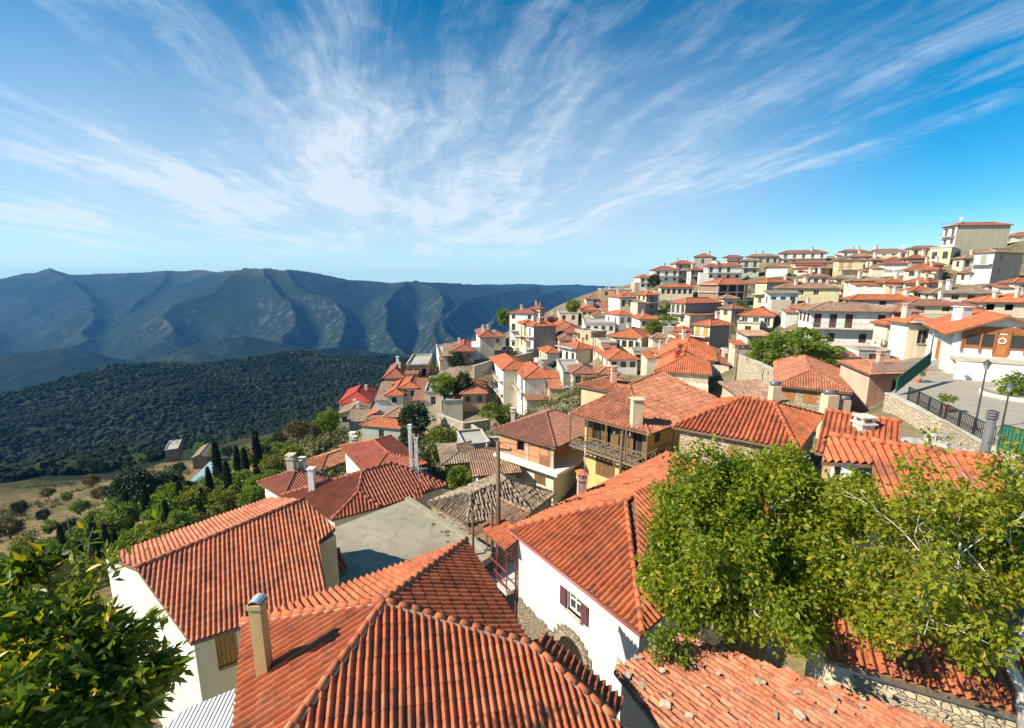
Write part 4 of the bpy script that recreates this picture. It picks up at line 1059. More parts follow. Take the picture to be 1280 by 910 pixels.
for i in range(7):
    a0 = math.pi * i / 7; a1 = math.pi * (i + 1) / 7; r_ = .105
    for (p, q) in (((math.cos(a0) * r_, math.sin(a0) * r_), (math.cos(a1) * r_, math.sin(a1) * r_)),):
        m.poly([(cb.x + p[0], cb.y - .12, zc + p[1]), (cb.x + q[0], cb.y - .12, zc + q[1]), (cb.x + q[0], cb.y + .12, zc + q[1]), (cb.x + p[0], cb.y + .12, zc + p[1])])
m.box((cb.x, cb.y + .06, zc + .03), .2, .16, .05)
m.build('chimney_cowl', m_plain((.62, .64, .66), .4, .5, .3, name='galvanised_metal'), ro, root.location)

# 2 --- cream gabled house on the left
g = Vector((math.sin(R(31)), -math.cos(R(31)), 0)); E1 = PZ(238, 803, -10.3)
nR = Vector((g.x * .42, g.y * .42, 1)).normalized(); plR = (E1, nR); Uo = Vector((math.cos(R(31)), math.sin(R(31)), 0))
A1 = PP(170, 710, plR); B1 = PP(380, 624, plR); X = PP(410, 748, plR); C1 = PP(398, 677, plR); C2 = PP(419, 660, plR); Md = PP(364, 631, plR)
F1 = PZ(131.5, 695, A1.z - .85); plL = plane(A1, B1, F1); F2 = PP(337.5, 621.5, plL)
root = empty('gabled_house', (-9, 14, -18), 'cream gabled house with orange barrel tiles and a boarded window facing the viewer', 'house', 'houses stepping down the hillside'); O = root.location
m = MB()
k_ = Vector((0, 0, -.08)); a, b = V2(E1), V2(X); d_ = (b - a).normalized(); nn = Vector((d_.y, -d_.x)); a = a - nn * .22 + d_ * .04; b = b - nn * .22
zt = E1.z + .02
op = pxop(a, b, 268, 797, 300, 830)
wall_face(m, a, b, -19, zt, [op], .2, 1)
fl = [(V2(F1) + Vector((.05, -.05))), a]
rg = V2(A1) + Vector((.1, -.02))
m.poly([(fl[0].x, fl[0].y, -20), (rg.x, rg.y, -20), (rg.x, rg.y, A1.z - .1), (fl[0].x, fl[0].y, F1.z - .1)], 0)
m.poly([(rg.x, rg.y, -20), (a.x, a.y, -20), (a.x, a.y, zt), (rg.x, rg.y, A1.z - .1)], 0)
bx = V2(C2) * .985; f2 = V2(F2)
m.poly([(b.x, b.y, -19), (bx.x, bx.y, -19), (bx.x, bx.y, C2.z - .12), (V2(C1).x, V2(C1).y, C1.z - .14), (b.x, b.y, zt)], 1)
m.poly([(bx.x, bx.y, -19), (B1.x, B1.y, -19), (B1.x, B1.y, B1.z - .12), (bx.x, bx.y, C2.z - .12)], 1)
m.poly([(B1.x, B1.y, -19), (f2.x, f2.y, -19), (f2.x, f2.y, F2.z - .1), (B1.x, B1.y, B1.z - .12)], 1)
m.poly([(f2.x, f2.y, -19), (fl[0].x, fl[0].y, -20), (fl[0].x, fl[0].y, F1.z - .1), (f2.x, f2.y, F2.z - .1)], 1)
m.build('wall', [m_plaster((.68, .65, .57), .35), m_plaster((.66, .56, .36), .5)], root, O)
ro = roof_build(root, [[E1, X, C1, Md, A1]], [], 'new', 14)
bpy.data.objects.remove(ro)
mr = MB()
for pl, u_ in (([E1, X, C1, Md, A1], Uo), ([C1, C2, B1, Md], Uo)): tile_plane(mr, pl, .135, .25, .042, 7, .010, .0015, 0, eave=u_); deck(mr, pl, .1, .045, 1)
tile_plane(mr, [F1, F2, B1, A1], .135, .25, .034, 7, .010, .0015, 0, eave=(B1 - A1)); deck(mr, [F1, F2, B1, A1], .1, .045, 1)
ro = mr.build('roof', [m_tile('salmon'), m_wood((.2, .13, .08), name='eave_boards')], root, O)
c = MB(); caps(c, A1, B1, .075, seg=.27); c.build('ridge_tiles', m_tile('deep'), ro, O)
w_ = MB(); Mw = frame_M(a, b, (op[0] + op[1]) / 2, (op[2] + op[3]) / 2); ww, hh = op[1] - op[0], op[3] - op[2]
for i in range(5): fbox(w_, Mw, -ww / 2 + ww * (i + .5) / 5, -.1, 0, ww / 5 - .012, .03, hh)
fbox(w_, Mw, 0, -.05, hh / 2 - .05, ww, .06, .1); fbox(w_, Mw, 0, -.05, -hh / 2 + .04, ww, .06, .08)
tag(w_.build('window', m_wood((.36, .20, .055), name='board_wood'), root, O), 'window closed with ochre brown boards')
FOOT.append((Vector((-10, 15)), 6, None))

# small lean-to with dark tiles in the gap beside it
p = [PZ(405, 732, -12.4), PZ(432, 712, -12.4), PZ(424, 684, -11.5), PZ(402, 690, -11.5)]
near_house('lean_to', 'small dark tiled lean-to in the shaded gap between gabled house and concrete roof', [p], [], [p[0], p[1], p[2], p[3]], -12.5, -18, 'deep', 16, [CREAM], cat='lean-to', ov=.15, group='sheds in the village')

# corrugated metal roof at the lower left
p = [PZ(190, 925, -10.2), PZ(300, 925, -10.2), PZ(300, 858, -9.9), PZ(228, 884, -9.9)]
root = empty('shed', (p[0].x, p[0].y, -17), 'low shed with a pale grey corrugated metal roof beside the ochre chimney roof', 'shed', 'sheds in the village'); O = root.location
m = MB(); tile_plane(m, p, .09, 9, .011, 6, 0, 0, 0, rows=False, eave=(p[1] - p[0])); m.build('roof', m_plain((.55, .57, .58), .45, .5, .35, .25, name='corrugated_metal'), root, O)
m = MB(); P2 = inset(ccw([V2(q) for q in p]), .1)
for i in range(4): m.wallquad(P2[i], P2[(i + 1) % 4], -18, -10.35)
m.build('wall', m_plaster(CREAM, .5), root, O)

# old tile roof low beside the gable wall
p = [PZ(60, 905, -15.2), PZ(235, 905, -15.2), PZ(165, 762, -14.2), PZ(60, 790, -14.2)]
near_house('stone_house', 'old house with crooked stone weighted tiles below the white gable wall', [p], [], p, -15.4, -20, 'old', 20, [m_stone()], cat='house', jit=.02, gaps=.05)

# 3 --- flat concrete roof
c0, c1, c3 = PZ(509, 624, -12.4), PZ(616, 694, -12.4), PZ(416, 660, -12.4)
c2 = c1 + (c3 - c0) * 1.35; c3 = c0 + (c3 - c0) * 1.35
root = empty('concrete_roof_building', (c0.x, c0.y, -18), 'bare flat concrete roof with stains and a kerb, half in shade behind the terracotta hip', 'building', 'houses stepping down the hillside'); O = root.location
P2 = ccw([V2(q) for q in (c0, c1, c2, c3)]); m = MB(); Pi = inset(P2, .3)
for i in range(4): m.wallquad(Pi[i], Pi[(i + 1) % 4], -19, -12.7)
m.build('wall', m_plaster((.5, .44, .34), .6), root, O)
m = MB(); m.poly([(q.x, q.y, -12.4) for q in P2]); m.poly([(q.x, q.y, -12.7) for q in P2][::-1])
for i in range(4): a_, b_ = P2[i], P2[(i + 1) % 4]; m.poly([(a_.x, a_.y, -12.7), (b_.x, b_.y, -12.7), (b_.x, b_.y, -12.4), (a_.x, a_.y, -12.4)])
a_, b_ = V2(c0), V2(c1); m.bar((a_.x, a_.y, -12.33), (b_.x, b_.y, -12.33), .28, .14)
ro = m.build('roof', m_concrete((.33, .30, .23), name='roof_concrete'), root, O)
mm = MB(); rnd = random.Random(5)
for i in range(26):
    q = PZ(rnd.gauss(572, 18), rnd.gauss(654, 9), -12.39); n = 7; rr = rnd.uniform(.05, .16)
    mm.poly([(q.x + rr * rnd.uniform(.7, 1.2) * math.cos(6.283 * k / n), q.y + rr * rnd.uniform(.7, 1.2) * math.sin(6.283 * k / n), -12.388 + .002 * (i % 5)) for k in range(n)])
mm.build('lichen_patch', m_plain((.14, .085, .045), .95, .1, name='rust_lichen'), ro, O)
FOOT.append((V2((c0 + c2) / 2), 5, None))

# 4 --- white house with shutters
W1, W2, W3 = PZ(636, 661, -10.5), PZ(803, 793, -10.5), PZ(833, 566, -10.5); W4 = W2 + (W3 - W1)
ap1 = PZ(782, 626, -9.0); ap2 = PP(885, 583, plane(W1, W3, ap1))
ap2.z = ap2.z
sh = (.13, .05, .06)
def ops4(a, b):
    if (a - V2(W1)).length < 1.2 and (b - V2(W2)).length < 1.2: return [pxop(a, b, 710, 738, 726, 775) + ('grid', sh)]
    return []
root, ro, Wl, wo = near_house('white_house', 'white walled house with dark shutters, an arched stone doorway and terracotta hipped roof', [[W1, W2, ap1], [W3, W1, ap1, ap2], [W2, W4, ap2, ap1], [W4, W3, ap2]],
    [(ap1, W1), (ap1, W2), (ap1, ap2), (ap2, W3), (ap2, W4)], [W1, W2, W4, W3], -10.62, -18, 'new', 17, [m_plaster((.78, .76, .71), .85)], ops4, ov=.28, mortar=False)
O = root.location
ia = min(range(4), key=lambda i: (Wl[i] - V2(W1)).length); a, b = Wl[ia], Wl[(ia + 1) % 4]
if (b - V2(W2)).length > 2: a, b = Wl[(ia - 1) % 4], Wl[ia]
s_0, z_0 = pxwall(a, b, 655, 752); s_1, z_1 = pxwall(a, b, 751, 830); sa, zs = pxwall(a, b, 699, 806); sb, _ = pxwall(a, b, 733, 836)
L_ = (b - a).length; cx = (sa + sb) / 2; rw = abs(sb - sa) / 2 * .92; zsp = pxwall(a, b, 716, 815)[1] - rw * .2
M = frame_M(a, b, 0, 0); st = MB(); n = 24
def wp(s, z, y=.03): q = M @ Vector((s, y, z)); return (q.x, q.y, q.z)
top = min(z_0, zsp + rw + .3)
send = min(L_ - .05, s_1)
for i in range(n):
    s0 = .0 + send * i / n; s1 = send * (i + 1) / n; sm = (s0 + s1) / 2
    tz = top + (-.15 * (sm / send)) + .06 * math.sin(i * 1.7)
    if abs(sm - cx) < rw + .35: tz = max(tz, zsp + math.sqrt(max(0, (rw + .38) ** 2 - (sm - cx) ** 2)))
    st.poly([wp(s0, -17.9), wp(s1, -17.9), wp(s1, tz), wp(s0, tz)], 0); st.poly([wp(s0, tz), wp(s1, tz), wp(s1, tz, 0), wp(s0, tz, 0)], 0)
st.poly([wp(send, -17.9), wp(send, -17.9, 0), wp(send, tz, 0), wp(send, tz)], 0)
st.build('stone_plinth', m_stone((.30, .26, .20), 4.5, .4), root, O)
ar = MB(); kk = 11
for i in range(kk):
    t0 = math.pi * i / kk; t1 = math.pi * (i + .93) / kk; r0, r1 = rw, rw + .24
    Pq = [(cx + r * math.cos(t), zsp + r * math.sin(t)) for r, t in ((r0, t0), (r1, t0), (r1, t1), (r0, t1))]
    F_ = [wp(s, z, .075) for s, z in Pq]; B_ = [wp(s, z, .0) for s, z in Pq]; ar.poly(F_)
    for q in range(4): ar.poly([F_[q], F_[(q + 1) % 4], B_[(q + 1) % 4], B_[q]])
ar.build('stone_arch', m_stone((.36, .32, .26), 1.6, .3), root, O)
dr = MB(); pts = [wp(cx - rw, -17, .036), wp(cx + rw, -17, .036)] + [wp(cx + rw * math.cos(math.pi * i / 14), zsp + rw * math.sin(math.pi * i / 14), .036) for i in range(15)]
dr.poly(pts); dr.build('arched_door', m_wood((.028, .018, .012), name='dark_door_wood'), root, O)
# gutter and pipe
gt = MB(); d3 = Vector(((b - a).x, (b - a).y, 0)).normalized(); nn = Vector((d3.y, -d3.x, 0))
gt.tube([W1 + nn * .05 + Vector((0, 0, -.05)), W2 + nn * .05 + Vector((0, 0, -.05))], .055, 8); q = Vector((a.x, a.y, 0)) + nn * .08
gt.tube([W1 + Vector((.05, 0, -.1)), (q.x, q.y, -11.2), (q.x, q.y, -17)], .045, 8)
gt.build('rain_gutter', m_plain((.42, .13, .11), .5, .4, name='gutter_paint'), root, O)
cb = PP(727, 617, plane(W1, W3, ap1)); zt_ = zat(cb.x, cb.y, 599)
add_chimney(ro, root, cb.x, cb.y, cb.z - .25, zt_ - cb.z + .25, .42, (.62, .44, .34), 'tile', 'pinkish chimney with a small tiled hat')
# little red balcony at the corner
root_b = root; bm_ = MB(); pb = PZ(620, 735, -13.4); pa = Vector((a.x, a.y, 0)); inward = Vector((b.x - a.x, b.y - a.y, 0)).normalized(); left = -inward
bx_c = pa + left * .9 + nn * -.2; bm_.box((bx_c.x, bx_c.y, -13.45), 1.7, 1.5, .16, math.atan2(inward.y, inward.x))
bo = bm_.build('balcony', m_concrete((.6, .56, .5), name='balcony_slab'), root, O)
rl = MB(); Mx = Matrix.Translation((bx_c.x, bx_c.y, -13.37)) @ Matrix.Rotation(math.atan2(inward.y, inward.x), 4, 'Z')
for x_, y_ in ((-.8, -.7), (-.8, .7), (.8, -.7), (-.8, 0), (0, -.7)): rl.bar(Mx @ Vector((x_, y_, 0)), Mx @ Vector((x_, y_, 2.25)), .05)
for zz in (.15, .5, .95): rl.bar(Mx @ Vector((-.8, -.7, zz)), Mx @ Vector((.8, -.7, zz)), .04); rl.bar(Mx @ Vector((-.8, -.7, zz)), Mx @ Vector((-.8, .7, zz)), .04)
rl.build('railing', m_plain((.30, .07, .07), .5, .4, name='dark_red_paint'), bo, O)
cn = MB(); tp = [Mx @ Vector(v) for v in ((-1, -.9, 2.2), (1, -.9, 2.2), (1, .1, 2.6), (-1, .1, 2.6))]; tile_plane(cn, tp, .2, .3, .04, 5, .02); deck(cn, tp, .05, .03, 1); cn.build('canopy', [m_tile('new'), m_wood()], bo, O)

# 5 --- old roof weighted with stones, lower right
K1, K2 = PZ(767, 836, -9.2), PZ(851, 793, -9.35); ed = (K2 - K1).normalized(); pr = Vector((ed.y, -ed.x, 0)).normalized()
K5 = K1 + pr * 3 + Vector((0, 0, .62)); plK = plane(K1, K2, K5)
K3 = PP(1192, 900, plK); K3b = PP(1330, 958, plK); K4 = PP(885, 985, plK); K6 = PP(1150, 1080, plK)
root, ro, _, _ = near_house('stone_house', 'old house whose crooked orange tile roof is weighted with loose stones', [[K1, K2, K3b, K6, K4]], [], [K1, K2, K3b, K6, K4], [q.z - .22 for q in (K1, K2, K3b, K6, K4)], -15, 'worn', 9,
    [m_plaster((.62, .56, .44), .8)], jit=.02, gaps=.03, pitch=.155, amp=.045, ov=.16)
def stone_mesh(r, rnd, flat=.5):
    bm = bmesh.new(); bmesh.ops.create_icosphere(bm, subdivisions=2, radius=r)
    sx, sy = rnd.uniform(.8, 1.5), rnd.uniform(.6, 1.1); sd = rnd.random() * 99
    for v in bm.verts:
        nz = noise.noise(v.co * (2.2 / r) + Vector((sd, 0, 0))); v.co *= 1 + .45 * nz
        v.co.x *= sx; v.co.y *= sy; v.co.z *= flat
        for ax in range(3):
            lim = r * (.72, .62, .45)[ax] * (sx, sy, flat)[ax] * 1.05; v.co[ax] = max(-lim, min(lim, v.co[ax]))
    me = bpy.data.meshes.new('stone'); bm.to_mesh(me); bm.free(); return me
rnd = random.Random(11); smat = m_plain((.62, .52, .38), .95, .1, var=.45, name='loose_stone', scale=9); smats = [smat, m_plain((.44, .38, .29), .95, .1, var=.4, name='grey_stone', scale=9)]
smesh = [stone_mesh(.15, rnd, .38) for _ in range(6)]
for i, me in enumerate(smesh): me.materials.append(smats[i % 2])
uvx = (K2 - K1).normalized(); nrmK = plK[1] if plK[1].z > 0 else -plK[1]; vdir = nrmK.cross(uvx).normalized()
spx = [(785, 848, 1.3), (802, 862, 1.2), (832, 885, 1.7), (798, 826, 1.2), (828, 842, 1.1), (840, 808, 1), (849, 797, 1), (867, 838, .7), (862, 899, 1.2), (875, 810, .9), (898, 846, .7), (903, 818, .8), (928, 826, .6), (950, 856, 1), (955, 857, .8), (997, 870, .8), (1026, 861, .9), (1044, 877, .8), (1000, 898, 1.4), (1040, 893, .8), (1079, 877, .9), (1078, 888, .5), (1112, 873, .9), (1118, 884, 1), (774, 830, 1.1), (820, 812, .9), (882, 862, .6), (970, 898, .8), (1140, 892, .7), (838, 872, .5)]
for i, (u, v, s) in enumerate(spx):
    q = PP(u, v, plK); o = bpy.data.objects.new('loose_stone', smesh[i % 6]); COL.objects.link(o); o.location = q + nrmK * .08
    o.rotation_euler = (rnd.uniform(-.15, .15) + .1, rnd.uniform(-.15, .15), rnd.uniform(0, 6.3)); s *= .62; o.scale = (s, s, s * rnd.uniform(.7, 1.1))
    tag(o, 'one of the loose stones weighing down the crooked orange tiles of the old roof', 'stone', 'loose stones on the old tile roof')
# stone parapet and the tiled roof beyond it
a, b = PZ(1066, 842, -8.6), PZ(1330, 925, -8.6); m = MB(); m.bar(a - Vector((0, 0, 1.2)), b - Vector((0, 0, 1.2)), .38, 2.4)
o = m.build('garden_wall', m_stone((.60, .53, .40), 6.5, .35), None, (a.x, a.y, -12)); tag(o, 'pale rubble garden wall running between the two tiled roofs at lower right', 'wall')
a, b = PZ(1032, 822, -8.2), PZ(1320, 905, -8.2); up = Vector((-(b - a).y, (b - a).x, 0)).normalized(); c_ = b + up * 2.9 + Vector((0, 0, 1.0)); d_ = a + up * 2.9 + Vector((0, 0, 1.0))
near_house('tiled_house', 'house with orange tile roof half hidden under the leaning walnut branches', [[a, b, c_, d_]], [(d_, c_)], [a, b, c_, d_], -8.45, -15, 'new', 10, [CREAM], ov=.25, pitch=.2)

# 6 --- stone house with hipped roof right of centre
S0, S1, S2 = PZ(840, 533, -8.3), PZ(998, 563, -8.3), PZ(1030, 520, -8.3); Sb = S0 + (S2 - S1)
r0 = PZ(930, 497, -7.1); r1 = PP(968, 504, plane(S0, S1, r0))
def ops6(a, b):
    if (a - V2(S0)).length < 1.2 and (b - V2(S1)).length < 1.2: return [pxop(a, b, 910.5, 556, 920.5, 580) + ('shut', (.33, .20, .07))]
    return []
near_house('stone_house', 'long rubble stone house with fresh orange hipped roof and one ochre shuttered window', [[S0, S1, r1, r0], [S1, S2, r1], [Sb, S0, r0], [S2, Sb, r0, r1]],
    [(S0, r0), (S1, r1), (r0, r1), (S2, r1), (Sb, r0)], [S0, S1, S2, Sb], -8.42, -15, 'new', 24, [m_stone((.60, .50, .36), 4.6, .5)], ops6, mortar=False, pitch=.24)
a, b = PZ(1031, 513, -6.6), PZ(1126, 527, -6.6); dn = Vector(((b - a).y, -(b - a).x, 0)).normalized(); c_ = b + dn * 3.2 - Vector((0, 0, 1.3)); d_ = a + dn * 3.2 - Vector((0, 0, 1.3)); bk = [a - dn * 3 - Vector((0, 0, 1.2)), b - dn * 3 - Vector((0, 0, 1.2))]
root, ro, _, _ = near_house('tiled_house', 'house with plain orange gable roof and louvred cream chimney right of the rubble stone house', [[d_, c_, b, a], [bk[1], bk[0], a, b]], [(a, b)], [d_, c_, bk[1], bk[0]], -7.95, -14, 'new', 20, [(.5, .34, .2)], mortar=False, pitch=.215)
m = MB(); wv = [V2(c_) - Vector((.3, -.1)), V2(bk[1]) - Vector((.3, .1)), V2(b) - Vector((.3, 0))]; m.poly([(wv[0].x, wv[0].y, -7.95), (wv[1].x, wv[1].y, -7.9), (wv[2].x, wv[2].y, b.z - .15)]); m.build('gable', m_plaster(BRN, .4), root, root.location)
cb = a.lerp(b, .55) + dn * .9; cb.z = zat(cb.x, cb.y, 549); add_chimney(ro, root, cb.x, cb.y, cb.z - .2, 1.0, .62, (.72, .66, .54), 'cap')
nr = [PZ(1036, 544, -5.2), PZ(1250, 575, -5.2)]; dn = Vector(((nr[1] - nr[0]).y, -(nr[1] - nr[0]).x, 0)).normalized(); pln = plane(nr[0], nr[1], nr[0] + dn * 3 - Vector((0, 0, 1.1)))
md = PP(1092, 552.5, pln); pA = [PP(1027, 577, pln), PP(1090, 580, pln), md, nr[0]]; pB = [PP(1088, 640, pln), PP(1266, 662, pln), nr[1], md]
bk = [nr[0] - dn * 2 - Vector((0, 0, .8)), nr[1] - dn * 2 - Vector((0, 0, .8))]
root, ro, _, _ = near_house('tiled_house', 'long low house with bright orange tile roof just above the walnut crown', [pA, pB, [bk[1], bk[0], nr[0], nr[1]]], [(nr[0], nr[1])], [PP(1030, 620, pln), pB[1], bk[1], bk[0]], [-6.6, -6.6, -6.2, -6.2], -14, 'orange', 14, [(.75, .7, .62)], mortar=False, pitch=.215)
q = PP(1062, 590, pln); m = MB(); m.box((q.x, q.y, q.z - .1), .3, .32, .5, .3); m.box((q.x, q.y, q.z + .18), .4, .42, .07, .3, mi=1); m.build('dormer', [m_plaster((.78, .77, .74), .2), m_plain((.08, .08, .09), .6, name='dark_metal')], ro, root.location)

# 7 --- brick house and yellow balcony house
def wall_house(name, label, u, v, D, uL, uR, yaw, vb, planes_f, kind, wl, wr, opsf, ov=.5, jit=0.0, L1=None, L2=None, **k):
    c, e1, e2, l1, l2 = place_rect(u, v, D, uL, uR, yaw); l1 = L1 or l1; l2 = L2 or l2
    C0 = V2(c); z = c.z; zb = zat(c.x, c.y, vb)
    return c, e1, e2, l1, l2, C0, z, zb
yw = yawL(692.6, 553, 39, 624, 534); c, e1, e2, l1, l2, C0, z, zb = wall_house('', '', 692.6, 553, 39, 624, 727, yw, 625, None, None, None, None, None)
l1 = 7.5; l2 = min(l2, 9.0)
root = empty('brick_house', (C0.x, C0.y, zb), 'unplastered orange brick upper storey on a cream ground floor with dark red tiles', 'house', 'houses stepping down the hillside'); O = root.location
cor = [C0, C0 + e1 * l1, C0 + e1 * l1 + e2 * l2, C0 + e2 * l2]; a, b = cor[3], C0; zm = pxwall(a, b, 692, 588)[1]
m = MB(); op_t = [pxop(a, b, 646, 550, 655, 565), pxop(a, b, 675.5, 558, 684, 570)]; op_b = [pxop(a, b, 635, 582, 643, 594), pxop(a, b, 668, 592, 682, 608)]
ut = wall_face(m, a, b, zm, z - .1, op_t, .25, 0); ub = wall_face(m, a, b, zb - 4, zm, op_b, .2, 1)
rc = e2 * 1.6
m.wallquad(C0 + rc, cor[1] + rc, zb - 4, z - .1, 0); m.wallquad(C0, C0 + rc, zm, z - .1, 0); m.wallquad(cor[1], cor[2], zb - 4, z, 0); m.wallquad(cor[2], cor[3], zb - 4, z, 0); m.wallquad(C0, cor[1], zb - 4, zm - .1, 1)
m.build('wall', [m_brick(), m_plaster((.70, .62, .46), .4)], root, O)
fm = MB(); Mf = frame_M(a, b, 0, 0); s1 = pxwall(a, b, 659, 565)[0]
fm.box(None, .28, .06, z - zm - .1, M=Mf @ Matrix.Translation((s1, .0, (z + zm) / 2))); fm.build('concrete_post', m_concrete((.56, .48, .36)), root, O); fm = MB(); fm.box(None, .3, .1, z - zm - .1, M=Mf @ Matrix.Translation((l2 - .15, .0, (z + zm) / 2)))
fm.build('concrete_post', m_concrete((.56, .48, .36)), root, O)
sb_ = MB(); q = C0 + e1 * (l1 / 2 - .2) + e2 * (l2 / 2 - .4); sb_.box((q.x, q.y, zm), l1 + 1.2, l2 + 1.0, .28, math.atan2(e1.y, e1.x)); sb_.build('floor_slab', m_plaster((.74, .70, .62), .4), root, O)
for op in ut: add_window(root, a, b, op, 'void' if op[0] < 4 else 'void')
for op in ub: add_window(root, a, b, op, 'shut' if op is ub[-1] else 'glass', scol=(.20, .11, .055))
pl, rd, gg = std_roof(C0, e1, e2, l1, l2, z, 'hip', .55, .42); ro = roof_build(root, pl, rd, 'brown', 40); add_chimney(ro, root, *(C0 + e1 * 1.5 + e2 * l2 * .93), z + .1, 1.2, .4, (.7, .65, .58))
GROUND.append((C0.x, C0.y, zb)); GROUND.append((cor[3].x, cor[3].y, zb - .5)); FOOT.append((C0 + e1 * 3 + e2 * 4, 5, None))

yw = yawL(810, 543, 33.5, 713, 517); c, e1, e2, l1, l2, C0, z, zb = wall_house('', '', 810, 543, 33.5, 713, 860, yw, 640, None, None, None, None, None)
l1 = 8.0
root = empty('balcony_house', (C0.x, C0.y, zb), 'ochre yellow house with long weathered wooden balcony under a crooked worn tile roof', 'house', 'houses stepping down the hillside'); O = root.location
bd = 1.15; w0 = C0 + e1 * bd + e2 * .9; wc_ = [w0, w0 + e1 * (l1 - 1.6), w0 + e1 * (l1 - 1.6) + e2 * (l2 - 1.6), w0 + e2 * (l2 - 1.6)]; LL = l2 - 1.6
zf = pxwall(C0 + e2 * l2, C0, 806, 583)[1]
a, b = wc_[3], wc_[0]; h_ = z - zf
m = MB(); tops = [(LL * f - .5, LL * f + .5, zf + .1, zf + 2.15) for f in (.24, .46, .66, .88)]; lows = [(LL * f - .45, LL * f + .45, zf - 2.7, zf - .65) for f in (.3, .45, .75)]
ut = wall_face(m, a, b, zf, z, tops, .2, 0); ul = wall_face(m, a, b, zb - 4, zf, lows, .2, 0)
rt = wall_face(m, wc_[0], wc_[1], zf, z, [(1.6, 2.5, zf + .9, zf + 2.1)], .2, 1); wall_face(m, wc_[0], wc_[1], zb - 4, zf, [], .2, 1); m.wallquad(wc_[1], wc_[2], zb - 4, z, 1); m.wallquad(wc_[2], wc_[3], zb - 4, z, 1)
m.build('wall', [m_plaster((.70, .50, .20), .45), m_plaster((.62, .38, .11), .45)], root, O)  # second, darker ochre paints in the shade of the right face
for op in ut + ul: add_window(root, a, b, op, 'open' if op[2] > zf - .2 else 'shut', scol=(.20, .12, .05), name='balcony_door', fcol=(.2, .12, .06))
for op in rt: add_window(root, wc_[0], wc_[1], op, 'shut', scol=(.12, .07, .035))
wd = m_wood((.23, .17, .11)); bk_ = MB(); Mb = frame_M(C0 + e2 * l2, C0, l2 / 2, zf)
fbox(bk_, Mb, 0, -.62, -.02, l2, 1.15, .1); 
for i in range(int(l2 / .45)): fbox(bk_, Mb, -l2 / 2 + .2 + i * .45, -.58, -.14, .1, 1.25, .12)
fbox(bk_, Mb, 0, .02, -.26, l2, .14, .18)
Mr_ = frame_M(C0, C0 + e1 * 4.2, 2.1, zf); fbox(bk_, Mr_, 0, -.5, -.02, 4.2, 1.0, .1)
bo = bk_.build('balcony', wd, root, O)
rl = MB(); 
for M_, w_ in ((Mb, l2), (Mr_, 4.2)):
    fbox(rl, M_, 0, -.04, .95, w_, .08, .08); fbox(rl, M_, 0, -.04, .12, w_, .06, .06); nb = int(w_ / 1.1)
    for i in range(nb):
        x0 = -w_ / 2 + w_ * i / nb; x1 = -w_ / 2 + w_ * (i + 1) / nb
        rl.bar(M_ @ Vector((x0, -.04, .15)), M_ @ Vector((x1, -.04, .92)), .045); rl.bar(M_ @ Vector((x0, -.04, .92)), M_ @ Vector((x1, -.04, .15)), .045); rl.bar(M_ @ Vector((x0, -.04, .1)), M_ @ Vector((x0, -.04, .98)), .07)
rl.build('railing', wd, bo, O)
ps = MB()
for f in (.005, .25, .5, .75, .995): q = (C0 + e2 * l2).lerp(C0, f); ps.bar((q.x, q.y, zf), (q.x, q.y, z - .1), .11)
q = C0 + e1 * 4.1; ps.bar((q.x, q.y, zf), (q.x, q.y, z - .1), .11); q = (C0 + e2 * l2).lerp(C0, .62); ps.bar((q.x, q.y, zb - 2), (q.x, q.y, zf), .13)
ps.build('balcony_post', wd, root, O)
# its roof: hip toward the viewer, long ridge running away to the right
A_ = PD(812, 544, 33.5); A_.z = z; B_ = PZ(711, 517, z); apx = PD(786, 481.5, 38); apx.z = zat(apx.x, apx.y, 481.5)
zr = z + 1.75; ap = PZ(786, 481.5, zr); rg2 = PZ(826, 463.5, zr); plf = plane(A_, B_, ap)
rt_ = PZ(900, 512, z - .1); pr_ = plane(A_, rt_, ap); rg2 = PP(826, 464, pr_)
bkl = B_ + (rg2 - ap) * 1.2
ro = roof_build(root, [[B_, A_, ap], [A_, rt_, PP(896, 497, pr_), rg2, ap], [bkl, B_, ap, rg2]], [(ap, A_), (ap, B_), (ap, rg2)], 'worn', 24.5, jit=.012, gaps=.01, pitch=.3, mortar=True)
cb = PP(795, 531, plf); zt_ = zat(cb.x, cb.y, 499); add_chimney(ro, root, cb.x, cb.y, cb.z - .2, zt_ - cb.z + .2, .8, (.72, .56, .38), 'none', 'wide cream double chimney')
GROUND.append((C0.x, C0.y, zb)); FOOT.append((C0 + e1 * 4 + e2 * 4, 6, None))

# peach house behind it
house('peach plastered house with worn roof and skylight behind the yellow balcony house', 772, 488, 47, 727, 800, 515, 45, rk='worn', wl=(.68, .47, .28), wr=(.6, .42, .26), win=(0, 0), ch=1, sl=.35, chcol=(.68, .46, .3))
